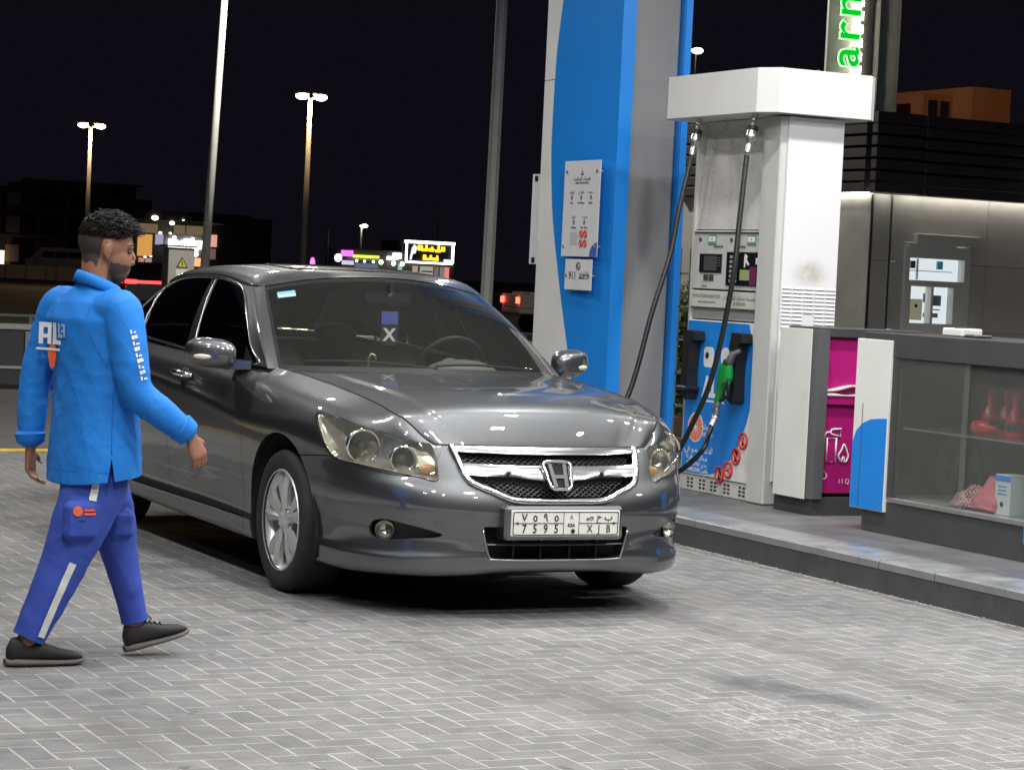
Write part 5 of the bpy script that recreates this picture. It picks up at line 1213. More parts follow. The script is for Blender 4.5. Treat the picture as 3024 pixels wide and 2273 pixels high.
def hand(mb, W_, d, s, nrm, curl, L=1.):
    """W_ wrist, d direction of the fingers, s direction towards the thumb side, nrm palm normal (fingers curl to it)"""
    W_ = Vector(W_); d = Vector(d).normalized(); s = Vector(s); s = (s-d*s.dot(d)).normalized(); nrm = Vector(nrm); nrm = (nrm-d*nrm.dot(d)-s*nrm.dot(s)).normalized()
    rg = []
    for t, a, b in [(-.012, .024, .020), (.01, .026, .018), (.04, .036, .016), (.075, .041, .0155), (.09, .036, .012)]: rg.append(ring3(W_+d*t*L, a*L, b*L, s, nrm, 16, .8))
    mb.loft(rg)
    for k, (o_, ln) in enumerate([(.029, .070), (.010, .080), (-.010, .074), (-.028, .058)]):
        p = W_+d*.082*L+s*o_*L; pts = [p]; an = .15
        for m_, fr in enumerate((.45, .32, .25)):
            an += curl*(1+.12*k)*(.7, 1., .7)[m_]; p = p+(d*math.cos(an)+nrm*math.sin(an))*ln*fr*L; pts.append(p)
        mb.loft([ring3(q_, r_*L, r_*L, s, (pts[min(i+1, 3)]-pts[max(i-1, 0)]).normalized().cross(s), 10) for i, (q_, r_) in enumerate(zip(pts, (.0095, .0092, .0085, .0068)))])
    p = W_+d*.022*L+s*.026*L; tp = [p, p+(d*.55+s*.7+nrm*.3).normalized()*.036*L, p+(d*.55+s*.7+nrm*.3).normalized()*.036*L+(d*.85+s*.15+nrm*.5).normalized()*.045*L]
    mb.loft([ring3(q_, r_*L, r_*L, nrm, d, 10) for q_, r_ in zip(tp, (.014, .012, .0085))])
hand(bd, (2.74, 8.13, .838), (.42, -.1, -.9), (.8, .35, .35), (-.75, .6, -.3), .52, .95)
hand(bd, (2.268, 8.543, .755), (.04, 0, -1), (.55, .75, 0), (.85, -.55, 0), .42, .95)
V, F, N = fuse(bd, .0046, 3, .5)
body = obj_vf('body', V, F, SKIN, man)
HV, HF, HN = V, F, N
# ---- hair: short faded sides, textured top
loc = np.stack([(V-np.array(HC))@np.array(a) for a in (hx, hy, hz_)], 1)
def head_patch(mask, offm):
    ids = np.where(mask)[0]; ok = set(ids.tolist()); fs = [f for f in F if all(i in ok for i in f)]
    us = sorted({i for f in fs for i in f}); mp = {i: k for k, i in enumerate(us)}
    return V[us]+N[us]*offm[us][:, None], [tuple(mp[i] for i in f) for f in fs]
ishead = np.linalg.norm(loc, axis=1) < .17
hl_ = np.where(loc[:, 0] > .045, .058, np.where(loc[:, 0] > .005, .045-.9*(.03-np.minimum(loc[:, 0], .03)), -.075))      # hairline height by position
ear = (np.abs(loc[:, 0]+.002) < .024) & (loc[:, 2] < .03)
mask = ishead & (loc[:, 2] > hl_) & ~ear & ~((loc[:, 0] > .0) & (loc[:, 0] < .045) & (loc[:, 2] < .035))
topness = np.clip((loc[:, 2]-.02)/.06, 0, 1)
jit = .010*np.sin(loc[:, 0]*170+loc[:, 1]*90)*np.sin(loc[:, 1]*130)
top_m = mask & (topness > .12+3*jit)
hv, hf = head_patch(top_m, .003+.013*topness**1.5)
hair = obj_vf('hair', hv, hf, HAIR, man)
sv, sf = head_patch(mask & (topness < .3) & (loc[:, 2] > hl_+.012+1.2*jit), np.full(len(V), .0016)); obj_vf('short_hair', sv, sf, mat('faded_hair', (.030, .020, .016), .7, noise=.35, nscale=240), hair)
tf = MB(); rs = np.random.default_rng(3)
cand_ = [i for i in np.where(mask & (topness > .25))[0]]
for i in rs.choice(cand_, 1300):
    p = Vector(V[i])+Vector(N[i])*(.004+.009*topness[i]); n = Vector(N[i]); dr = (n*.35+hx*(1.0+.25*rs.normal())+hy*.28*rs.normal()+hz_*.25).normalized()
    L_ = (.024+.018*rs.random())*(.5+.7*topness[i]); sd_ = dr.orthogonal().normalized()
    p1 = p+dr*L_*.5; p2 = p1+(dr*.5+hx*.55*rs.normal()-n*.45+hy*.4*rs.normal()).normalized()*L_*.55
    tf.loft([ring3(q_, r_, r_, sd_, dr.cross(sd_), 5) for q_, r_ in ((p, .0028), (p1, .0024), (p2, .0008))])
tfo = tf.build('hair_tufts', HAIR, hair, True); struct(tfo, 'stuff')
# ---- beard, brow, eye
mask = ishead & (loc[:, 0] > .012) & (loc[:, 2] < -.045) & (loc[:, 2] > -.135) & ~((loc[:, 0] > .078) & (np.abs(loc[:, 2]+.067) < .013) & (np.abs(loc[:, 1]) < .02))
bv, bf = head_patch(mask, np.full(len(V), .0022)); obj_vf('beard', bv, bf, BEARD, man)
for s_ in (1, -1):
    MB().ell(H(.076, .030*s_, .002), .010, .013, .008, 12, 8, hm).build('eye', mat('eye_dark', (.06, .045, .04), .2), man, True)
    MB().tube([H(.090, .012*s_, .024), H(.086, .03*s_, .030), H(.070, .048*s_, .024)], [.003, .004, .002], 6).build('eyebrow', HAIR, man, True)
# ---- jacket
jk = MB()
tors = [((2.458, 8.36, .64), .162, .204), ((2.457, 8.36, .75), .156, .20), ((2.455, 8.36, .90), .142, .188), ((2.448, 8.36, 1.02), .130, .186), ((2.435, 8.36, 1.14), .124, .195), ((2.422, 8.36, 1.235), .118, .205), ((2.425, 8.36, 1.295), .098, .170), ((2.432, 8.36, 1.335), .078, .100), ((2.438, 8.36, 1.365), .068, .074), ((2.44, 8.36, 1.39), .066, .070)]
cY = math.radians(24)
jk.loft([ring3(c, a, b, (math.cos(w_), math.sin(w_), -.04), (-math.sin(w_), math.cos(w_), .0), 36, .9) for (c, a, b), w_ in zip(tors, np.interp([t[0][2] for t in tors], [.67, .95, 1.2], [R(6), R(14), cY]))])
limb(jk, [(2.455, 8.26, 1.268), SHR, (2.508, 8.165, 1.14), ELR, (2.635, 8.135, .915), (2.722, 8.13, .855)], [.076, .077, .070, .063, .058, .045], 22)
limb(jk, [(2.385, 8.46, 1.268), SHL, (2.315, 8.55, 1.15), ELL, (2.272, 8.557, .89), (2.27, 8.545, .785)], [.076, .077, .066, .060, .057, .046], 22)
V, F, N = fuse(jk, .0055, 7, .5)
# fold relief
def folds(V, N, amp, specs):
    d = np.zeros(len(V))
    for (a, b, rmax, fr, ph, am, tw) in specs:
        t, ds = seg_param(V, a, b); w = np.clip(1-ds/rmax, 0, 1)**.5*np.sin(np.clip(t, 0.02, .98)*math.pi)**.5
        ang = (V@np.array(tw)); sn = np.sin(fr*t*2*math.pi+ang+ph+.8*np.sin(ang*.7)); d += am*w*(1.1-2.2*np.abs(sn)**.55)
    return d*amp
rs = np.random.default_rng(11)
def wrinkle(V, seed, k0, stretch, n=5):
    """crisp crease field: ridged sum of warped waves"""
    r_ = np.random.default_rng(seed); out = np.zeros(len(V)); S = np.array(stretch)
    for i in range(n):
        k = r_.normal(size=3); k = k/np.linalg.norm(k)*S*k0*(.7+.7*r_.random()); w_ = r_.normal(size=3)*k0*.4
        ph = V@k+r_.uniform(0, 6)+1.1*np.sin(V@w_+r_.uniform(0, 6))
        m_ = .5+.5*np.sin(V@(r_.normal(size=3)*k0*.25)+r_.uniform(0, 6)); out += m_**2*((1-np.abs(np.sin(ph)))**3-.25)
    return out/n
sp_ = [(ELR, WRR, .13, 3.2, .3, .006, (9, 6, 14)), (SHR, ELR, .13, 2.6, 1.3, .005, (12, 4, 8)), (ELL, WLL, .13, 3.4, .8, .007, (8, 10, 12)), (SHL, ELL, .13, 2.4, .1, .005, (10, 8, 6)),
       ((2.42, 8.3, .70), (2.42, 8.4, 1.2), .28, 2.2, .5, .006, (16, 11, 9)), ((2.35, 8.2, .72), (2.5, 8.5, 1.05), .25, 3.1, 2., .005, (-9, 14, 7)), ((2.5, 8.2, .9), (2.38, 8.25, 1.25), .2, 2.5, .7, .006, (7, -12, 10)), ((2.30, 8.35, .95), (2.42, 8.5, 1.25), .2, 1.6, 2.2, .007, (6, 14, -5))]
d = folds(V, N, .10, sp_); d += .0012*np.sin(V[:, 0]*47+V[:, 2]*31)*np.sin(V[:, 1]*39-V[:, 2]*23)
d += .013*wrinkle(V, 4, 17, (1.3, 1.3, .7))+.006*wrinkle(V, 8, 34, (1, 1, 1.)); V = V+N*d[:, None]
# trim hem and cuffs, open the hem
keep = lambda P_: (P_[:, 2] > .672) | (np.abs(P_[:, 0]-2.455) > .24)
mV = np.concatenate([V, np.zeros((len(V), 2))], 1)
mV, mF = clip(mV, F, lambda P_: np.where(np.hypot((P_[:, 0]-2.455)/.2, (P_[:, 1]-8.36)/.26) < 1, P_[:, 2]-(.672+.02*np.sin(P_[:, 1]*9)*.3+.02*(P_[:, 0]-2.45)/.15), 1.))
# side slit above the hem
mV, mF = clip(mV, mF, lambda P_: np.where((P_[:, 1] < 8.24) & (P_[:, 2] < .78), np.abs(P_[:, 0]-2.462)-(.0005+.012*np.clip((.755-P_[:, 2])/.08, -.1, 1)), 1.))
mV, mF = clip(mV, mF, lambda P_: 1.372+.02*(2.44-P_[:, 0])/.07-P_[:, 2])
jo = obj_vf('jacket', mV[:, :3], mF, CLOTHJ, man)
so_ = jo.modifiers.new('s', 'SOLIDIFY'); so_.thickness = .004; so_.offset = -1
# collar: stand-up band round the neck, folded outward
col = []
for t in np.linspace(.22, 2*math.pi-.22, 40):
    c, s_ = math.cos(t), math.sin(t)
    col.append([(2.442+.070*c, 8.36+.074*s_, 1.345-.028*c), (2.444+.073*c, 8.36+.077*s_, 1.375-.030*c), (2.446+.077*c, 8.36+.080*s_, 1.388-.030*c), (2.446+.084*c, 8.36+.087*s_, 1.375-.032*c), (2.443+.090*c, 8.36+.095*s_, 1.345-.034*c)])
co = MB().grid(col).build('collar', CLOTHJ, jo, True); sm = co.modifiers.new('s', 'SOLIDIFY'); sm.thickness = .004
for (a, b) in ((2.722, ELR), ): pass
cuR = MB(); limb(cuR, [(2.70, 8.131, .872), (2.732, 8.13, .848)], [.054, .048], 20, 3); cuR.build('cuff', CLOTHJ, jo, True, 50)
cuL = MB(); limb(cuL, [(2.266, 8.546, .81), (2.268, 8.545, .778)], [.058, .05], 20, 3); cuL.build('cuff', CLOTHJ, jo, True, 50)
# prints that follow the jacket surface
Vj = mV[:, :3]
def drape(nm, polys, O, U, Vv, m, dirn, par, offs=.004):
    """flat print shapes projected on to the jacket along dirn"""
    U = np.array(U, float); Vv = np.array(Vv, float); O = np.array(O, float); dn = np.array(dirn, float); dn /= np.linalg.norm(dn)
    A = Vj-O; pu = A@U; pv = A@Vv; dd = A@dn
    mb = MB()
    for poly in polys:
        pts = []
        n_ = len(poly)
        for i in range(n_):
            a, b = poly[i], poly[(i+1) % n_]
            for t in (0, .5): pts.append((a[0]+(b[0]-a[0])*t, a[1]+(b[1]-a[1])*t))
        vs = []
        for (u, v) in pts:
            r2 = (pu-u)**2+(pv-v)**2+(dd > .12)*1. ; k = np.argpartition(r2, 3)[:3]
            dmin = dd[k].min(); vs.append(tuple(O+U*u+Vv*v+dn*(dmin-offs)))
        mb.add(vs, [tuple(range(len(vs)))])
    return mb.build(nm, m, par)
# back faces -x, slightly to camera; u runs to his right (-y) = image right
BU, BV_ = (.60, -.80, 0), (0, 0, 1)
bO, bD = (2.20, 8.31, 1.175), (.80, .60, 0)
JW = M_WPRINT
bar = lambda x0, x1, y0, y1: [(x0, y0), (x1, y0), (x1, y1), (x0, y1)]
drape('back_letters', [bar(-.065, -.045, -.03, .035), bar(-.025, -.008, -.03, .035), bar(-.065, -.008, .03, .048), bar(-.045, -.025, -.008, .006), bar(.0, .02, -.03, .048), bar(.0, .045, -.03, -.014), bar(-.075, .04, -.052, -.044)], bO, BU, BV_, JW, bD, jo)
drape('back_letters', [bar(.03, .055, -.005, .008), bar(.032, .042, -.005, .045), bar(.048, .07, .015, .024), bar(.060, .07, -.002, .045), bar(.05, .07, .036, .045)], bO, BU, BV_, mat('pale_blue_print', (.35, .5, .72), .5), bD, jo)
def seam(nm, pts, par, m, w=.0022):
    """stitched seam following the nearest cloth surface"""
    out = []
    for p in cr(pts, 6):
        k = np.argmin(((Vj-np.array(p))**2).sum(1)); out.append(tuple(Vj[k]))
    o_ = np.array(out)
    for _ in range(2): o_[1:-1] = (o_[:-2]+2*o_[1:-1]+o_[2:])/4
    return MB().tube([tuple(p) for p in o_], w, 5).build(nm, m, par, True)
M_SEAM = mat('jacket_seam', (.0035, .135, .47), .85)
seam('seam', [(2.40, 8.245, 1.325), (2.38, 8.235, 1.24), (2.40, 8.20, 1.15), (2.44, 8.185, 1.08)], jo, M_SEAM)
seam('seam', [(2.345, 8.40, 1.33), (2.30, 8.43, 1.24), (2.275, 8.45, 1.15)], jo, M_SEAM)
seam('seam', [(2.46, 8.17, 1.02), (2.46, 8.165, .90), (2.46, 8.16, .77)], jo, M_SEAM)
seam('hem_stitch', [(2.31, 8.40, .70), (2.30, 8.30, .70), (2.34, 8.22, .70), (2.42, 8.165, .70), (2.455, 8.16, .70)], jo, M_SEAM, .0016)
drape('back_flame', [[(-.015, .0), (-.02, .03), (-.012, .055), (0, .068), (.014, .05), (.018, .02), (.01, -.02), (0, -.03), (-.01, -.018)]], (2.20, 8.31, 1.085), BU, BV_, M_ORANGE, bD, jo)
slv = []
for k in range(9): 
    z_ = .085-.021*k; slv += [bar(-.010, -.004+.004*(k % 2), z_, z_+.014), bar(.001, .010+.002*(k % 3), z_+.002*(k % 2), z_+.006+.006*(k % 2)), bar(-.010, .011, z_+.011, z_+.014)][:2+(k % 2)]
drape('sleeve_letters', slv, (2.52, 8.05, 1.12), (.97, -.0, .25), (-.25, 0, .97), JW, (0.1, .99, 0), jo)
# ---- trousers
tr = MB()
limb(tr, [(2.45, 8.30, .72), (2.44, 8.287, .64), (2.385, 8.275, .50), (2.335, 8.272, .37), (2.27, 8.274, .22), (2.218, 8.275, .105), (2.195, 8.275, .05)], [(.085, .10), (.095, .122), (.088, .106), (.076, .086), (.068, .072), (.062, .060), (.061, .058)], 24)
limb(tr, [(2.46, 8.42, .72), (2.50, 8.43, .64), (2.555, 8.43, .50), (2.585, 8.43, .38), (2.625, 8.43, .24), (2.652, 8.43, .135), (2.665, 8.43, .08)], [(.085, .10), (.09, .106), (.080, .086), (.070, .068), (.060, .055), (.054, .049), (.054, .048)], 24)
limb(tr, [(2.455, 8.36, .74), (2.455, 8.36, .60)], [(.125, .11), (.13, .12)], 24)
# cargo pockets
tr.box(2.30, 2.43, 8.162, 8.22, .455, .600, .02); tr.box(2.52, 2.62, 8.335, 8.37, .44, .55, .02)
V, F, N = fuse(tr, .0055, 6, .5)
sp_ = [(HPR, KNR, .2, 2.6, .4, .006, (10, 6, 14)), (KNR, ANR, .14, 2.3, 1.2, .006, (14, 6, 9)), (HPL, KNL, .2, 2.2, 1.4, .006, (8, 12, 10)), (KNL, ANL, .14, 2.6, .2, .007, (13, 4, 11)), ((2.3, 8.25, .44), (2.46, 8.25, .36), .12, 2., 1., .008, (8, 3, 26))]
d = folds(V, N, .12, sp_); d += .0012*np.sin(V[:, 0]*41+V[:, 2]*33)*np.sin(V[:, 1]*35-V[:, 2]*27); d += .012*wrinkle(V, 14, 19, (1.2, 1.2, .8))+.006*wrinkle(V, 18, 38, (1, 1, 1.)); V = V+N*d[:, None]
mV = np.concatenate([V, np.zeros((len(V), 2))], 1)
axr = np.array((2.218, 8.275, .105))-np.array((2.27, 8.274, .22)); axr /= np.linalg.norm(axr); axl = np.array((2.652, 8.43, .135))-np.array((2.625, 8.43, .24)); axl /= np.linalg.norm(axl)
mV, mF = clip(mV, F, lambda P_: np.where(P_[:, 1] < 8.352, -((P_[:, :3]-np.array((2.216, 8.275, .098)))@axr), 1.))
mV, mF = clip(mV, mF, lambda P_: np.where((P_[:, 1] > 8.352) & (P_[:, 2] < .3), -((P_[:, :3]-np.array((2.653, 8.43, .128)))@axl), 1.))
to = obj_vf('trousers', mV[:, :3], mF, CLOTHT, man); so_ = to.modifiers.new('s', 'SOLIDIFY'); so_.thickness = .004; so_.offset = -1
Vj = mV[:, :3]
TU, TV, TD = (1, 0, 0), (0, 0, 1), (0, 1, 0)
def ribbon(nm, pts, w, m):
    """tape laid on the outer (right, -y) side of the near leg"""
    P_ = cr(pts, 10); rows_ = []
    for i, p in enumerate(P_):
        t = np.array(P_[min(i+1, len(P_)-1)])-np.array(P_[max(i-1, 0)]); t /= np.linalg.norm(t); s_ = np.array((t[1], -t[0]))
        row = []
        for k in (-1, 0, 1):
            x, z = p[0]+s_[0]*w*k, p[1]+s_[1]*w*k
            r2 = (Vj[:, 0]-x)**2+(Vj[:, 2]-z)**2+(Vj[:, 1] > 8.30)*1.; kk = np.argpartition(r2, 4)[:4]; row.append((x, Vj[kk, 1].min()-.0035, z))
        rows_.append(row)
    return MB().grid(rows_).build(nm, m, to, True)
ribbon('reflective_stripe', [(2.345, .375), (2.30, .26), (2.245, .11)], .0135, REFL)
ribbon('reflective_stripe', [(2.418, .66), (2.405, .60)], .0135, REFL)
drape('pocket_mark', [[(.018*math.cos(a), .018*math.sin(a)) for a in np.linspace(0, 2*math.pi, 13)[:-1]], bar(.024, .062, .0, .008), bar(.024, .066, -.014, -.005)], (2.345, 8.1, .565), TU, TV, M_ORANGE, TD, to)
drape('pocket_flap', [bar(-.065, .07, -.036, -.033)], (2.36, 8.1, .565), TU, TV, mat('seam_dark', (.015, .02, .16), .8), TD, to)
if 0: drape('back_pocket_flash', [bar(-.03, .012, -.004, .004)], (2.36, 8.1, .672), TU, TV, M_WPRINT, TD, to)
# ---- shoes
M_SHOE = mat('black_trainer', (.016, .015, .015), .75, noise=.3, nscale=50, bump=.2, bscale=300)
M_SOLE = mat('grey_sole', (.11, .10, .095), .7, noise=.2, nscale=30)
def shoe(heel, dirn, pitch, par, k_=1.):
    d = Vector((dirn[0], dirn[1], 0)).normalized(); s_ = Vector((-d.y, d.x, 0)); up = Vector((0, 0, 1))
    f_ = d*math.cos(pitch)+up*math.sin(pitch); u = -d*math.sin(pitch)+up*math.cos(pitch); O = Vector(heel)
    def sec(t, hw, z0_, z1_, n=18):
        out = []
        for a in np.linspace(0, 2*math.pi, n+1)[:-1]:
            c, q = math.cos(a), math.sin(a); q2 = math.copysign(abs(q)**.7, q); c2 = math.copysign(abs(c)**.8, c)
            out.append(tuple(O+f_*t*k_+s_*hw*c2+u*((z0_+z1_)/2+(z1_-z0_)/2*q2)))
        return out
    up_ = MB().loft([sec(.004, .022, .02, .07), sec(.02, .034, .02, .10), (sec(.06, .038, .02, .105)), sec(.10, .040, .02, .095), sec(.15, .044, .02, .075), sec(.20, .046, .02, .058), sec(.25, .040, .02, .046), sec(.272, .028, .02, .036), sec(.28, .01, .022, .028)]).build('shoe', M_SHOE, par, True)
    MB().loft([sec(-.004, .024, 0.002, .026), sec(.03, .040, 0, .03), sec(.10, .042, .0, .026), sec(.18, .049, 0, .024), sec(.24, .046, .001, .024), sec(.275, .033, .006, .026), sec(.288, .012, .012, .026)]).build('sole', M_SOLE, up_, True, 60)
    for k in range(4): MB().tube([O+f_*(.095+.018*k)+s_*.022*a+u*(.098-.008*k-.008*abs(a)) for a in (-1, 0, 1)], .0035, 5).build('lace', M_BLACK, up_, True)
    MB().tube([O+f_*.09+u*.10, O+f_*.105+u*.125+s_*.01, O+f_*.12+u*.095], .003, 5).build('lace', M_BLACK, up_, True)
    return up_
shoe((2.138, 8.275, .001), (1, .03), 0., man); shoe((2.625, 8.425, .012), (1, .0), .26, man, .87)
# ------------------------------------------------------------------ kiosk building behind the island
M_KW = mat('kiosk_wall_tile', (.60, .58, .54), .45, noise=.12, nscale=2.2, rvar=.1)
M_SLAT = mat('dark_louvre_slat', (.075, .062, .066), .4, noise=.15, nscale=4)
M_FRAME = mat('grey_window_frame', (.86, .85, .81), .4)
ki = wthing('kiosk_building', 'low grey kiosk building with dark louvred fascia and lit window', 'building', (21, 28, 0))  # kiosk coordinates worked out from image pixels on an assumed wall plane
for (x0, x1) in ((18.02, 18.30), (18.325, 19.9), (19.908, 21.5), (21.508, 23.2), (23.208, 26)):
    for (z0_, z1_) in ((0, 1.02), (1.026, 1.92), (1.926, 2.80)):
        if x0 == 18.325 and z1_ > .97:
            if z0_ < 1.0: MB().box(x0, x1, 26.0, 26.3, z0_, .95).build('wall_tile', M_KW, ki)
            else:
                zb, zt = (max(z0_, 1.026), z1_)
                MB().box(x0, 18.56, 26.0, 26.3, zb, zt).build('wall_tile', M_KW, ki); MB().box(19.63, x1, 26.0, 26.3, zb, zt).build('wall_tile', M_KW, ki)
                if zt > 2.2: MB().box(18.56, 19.63, 26.0, 26.3, 2.19, zt).build('wall_tile', M_KW, ki)
        else: MB().box(x0, x1, 26.0, 26.3, z0_, z1_).build('wall_tile', M_KW, ki)
for (y0, y1) in ((26.0, 27.4), (27.41, 29.2), (29.21, 31)): MB().box(18.0, 18.015, y0, y1, 0, 2.80).build('wall_tile', M_KW, ki)
MB().box(18.30, 18.325, 25.985, 26.02, 0, 2.8).build('corner_trim', M_STEEL, ki); MB().box(17.985, 18.02, 25.98, 25.999, 0, 2.8).build('corner_trim', M_STEEL, ki)
MB().box(18.02, 26, 26.31, 32, 0, 3.8).build('building_core', M_DGREY, ki)
zs = [3.86, 3.70, 3.545, 3.39, 3.235, 3.08, 2.93]
for a, z in enumerate(zs):
    h = .12 if a else .15
    for nm, p in (('front', [(17.90, 25.86), (18.35, 25.86), (26, 25.70)]),):
        MB().box(17.86, 18.62, 25.75, 25.875, z-h, z, .006).build('louvre_slat', M_SLAT, ki)
        MB().box(18.625, 26, 25.72, 25.88, z-h-.01, z-.01, .006).build('louvre_slat', M_SLAT, ki)
        MB().box(17.86, 17.99, 25.995, 31, z-h, z, .006).build('louvre_slat', M_SLAT, ki)
MB().box(18.05, 26, 25.90, 25.999, 2.86, 3.82).build('fascia_back', M_UNDER, ki)
for (x0, x1) in ((18.05, 18.29), (18.4, 22.0), (22.1, 26)):
    MB().box(x0, x1, 25.885, 25.898, 2.822, 2.834).build('led_strip', emission('strip_led', (1., .95, .84), 24.), ki)
MB().box(20.62, 22.2, 25.64, 25.71, 2.84, 3.34).build('lit_sign_box', emission('sign_white', (1, .97, .95), 2.2), ki)
for y0 in (26.02, 27.5, 29.0): MB().box(17.945, 17.965, y0, y0+1.45, 2.80, 2.812).build('led_strip', bpy.data.materials['strip_led'], ki)
wn = MB().box(18.56, 18.63, 25.95, 26.2, .96, 2.15, .004).build('window', M_FRAME, ki)
for b_ in ((19.53, 19.63, .96, 2.15), (18.63, 19.53, 1.985, 2.15), (18.63, 19.53, 1.61, 1.69), (18.63, 19.53, .96, 1.12), (18.63, 18.675, 1.12, 1.61), (19.005, 19.045, 1.12, 1.61), (19.37, 19.53, 1.12, 1.61)):
    MB().box(b_[0], b_[1], 25.96, 26.1, b_[2], b_[3], .003).build('frame', M_FRAME, wn)
GK = glass('kiosk_glass', (.92, .95, .95), 1.5)
MB().box(18.63, 19.53, 26.02, 26.025, 1.69, 1.985).build('pane', GK, wn)
for x in (18.675, 19.045): MB().box(x, x+.33, 26.02, 26.025, 1.12, 1.61).build('pane', GK, wn)
MB().box(18.69, 19.71, 25.90, 25.99, 2.165, 2.31, .01).build('shutter_box', M_FRAME, wn)
# lit shop interior seen through it
MB().box(18.5, 19.7, 26.24, 26.29, 1.0, 2.15).build('lit_interior', emission('interior_white', (.93, .97, 1.), 1.05), ki)
for (x0, x1, z0_, z1_, c) in ((18.66, 18.72, 1.86, 1.97, (.02, .025, .05)), (18.76, 18.80, 1.86, 1.97, (.03, .03, .08)), (18.83, 18.89, 1.85, 1.95, (.02, .03, .05)), (19.26, 19.34, 1.85, 1.96, (.05, .4, .45)), (18.64, 19.5, 1.815, 1.825, (.5, .5, .5)), (18.93, 18.94, 1.70, 1.98, (.4, .4, .4)), (19.07, 19.2, 1.40, 1.52, (.06, .07, .09)), (19.10, 19.33, 1.30, 1.315, (.1, .1, .1)), (19.18, 19.34, 1.36, 1.5, (.1, .12, .15)), (18.9, 18.98, 1.2, 1.3, (.5, .5, .5)), (19.08, 19.3, 1.2, 1.26, (.2, .2, .22))):
    MB().box(x0, x1, 26.19, 26.23, z0_, z1_).build('shelf_item', mat('shelf_goods', c, .5), ki)
nt_ = MB().box(18.70, 18.90, 26.005, 26.015, 1.16, 1.44).build('window_notice', mat('notice_cream', (.55, .53, .40), .6, emit=(.6, .56, .38), estr=.25), wn)
MB().prism(circ(.025, 12), (18.80, 26.003, 1.35), *YM, .001).build('notice_mark', M_INK, nt_)
MB().box(18.36, 26, 25.55, 25.95, .90, .945).build('serving_ledge', M_FRAME, ki)
# ------------------------------------------------------------------ sign tower with green letters
M_TOW = mat('tower_panel', (.78, .75, .73), .5, noise=.05)
tw = wthing('sign_tower', 'grey sign tower with vertical green illuminated letters', 'sign tower', (20, 30.5, 0))
MB().box(19.42, 20.33, 29.4, 29.45, 0, 9).build('tower_face', M_TOW, tw); MB().box(20.335, 20.72, 29.43, 29.62, 0, 9).build('tower_side', M_TOW, tw)
MB().box(19.98, 20.2, 29.39, 29.399, 3.5, 9).build('backing_rail', M_DGREY, tw)
G1 = emission('green_face', (.0, .62, .02), 1.0); G2 = emission('green_rim', (.50, 1., .50), 1.35)
LU, LV = (0, 0, 1), (-1, 0, 0)          # letters run upwards
for ch, z in (('p', 4.50), ('a', 4.93), ('r', 5.29), ('m', 5.78)):
    bk = text('letter_rim', ch, .72, G2, tw, (19.64, 29.24, z), LU, LV, .012, bold=.028)
    text('letter_face', ch, .72, G1, bk, (19.64, 29.228, z), LU, LV, .008, bold=.004)
    cn = text('letter_can', ch, .70, M_UNDER, bk, (19.64, 29.27, z), LU, LV, .05, bold=.01)
for z in np.arange(4.3, 6.4, .2):
    MB().box(19.96, 19.98, 29.33, 29.36, z, z+.12).build('halo_led', emission('halo', (1., .9, .7), 45.), tw)
# ------------------------------------------------------------------ planter, shelf rack behind the pillar
def leafy(mb, c, rx, ry, rz, n, size, rs):
    for _ in range(n):
        u = rs.normal(size=3); u /= np.linalg.norm(u); r = rs.random()**.35; p = Vector((c[0]+u[0]*rx*r, c[1]+u[1]*ry*r, c[2]+u[2]*rz*r))
        a = Vector(rs.normal(size=3)).normalized(); b = a.orthogonal().normalized(); s_ = size*(.6+.8*rs.random())
        mb.add([p-a*s_, p+b*s_*.45, p+a*s_, p-b*s_*.45], [(0, 1, 2, 3)])
M_LEAF = mat('hedge_leaf', (.045, .085, .022), .6, noise=.4, nscale=9)
pl = wthing('potted_hedge', 'narrow green hedge in a brown planter behind the pillar', 'plant', (9.72, 16.5, .155))
MB().loft([[(x, y, z) for x, y in ((9.50-e, 16.3-e), (9.98+e, 16.3-e), (9.98+e, 16.75+e), (9.50-e, 16.75+e))] for z, e in ((.0, 0), (.42, .03))]).build('planter', mat('planter_brown', (.10, .06, .035), .7, noise=.2), pl)
hb = MB(); leafy(hb, (9.74, 16.5, .95), .24, .22, .58, 2600, .035, np.random.default_rng(5)); struct(hb.build('foliage', M_LEAF, pl), 'stuff')
MB().tube([(9.74, 16.5, .4), (9.74, 16.5, 1.2)], [.02, .01], 6).build('stem', mat('stem_brown', (.08, .05, .03), .8), pl)
rk = wthing('shelf_rack', 'metal shelf rack with brown board standing behind the pillar', 'rack', (9.1, 15.65, .155))
for (x, y) in ((9.02, 15.5), (9.02, 15.85), (9.12, 15.5), (9.12, 15.85)): MB().box(x, x+.02, y, y+.02, .156, 1.75).build('post', M_STEEL, rk)
for z in (.3, .55, .8, 1.05, 1.3, 1.55): MB().box(9.0, 9.14, 15.5, 15.87, z, z+.015).build('shelf', M_STEEL, rk)
MB().box(8.98, 9.0, 15.45, 15.90, 1.72, 2.40).build('brown_board', mat('brown_board', (.28, .13, .06), .6, noise=.15), rk)
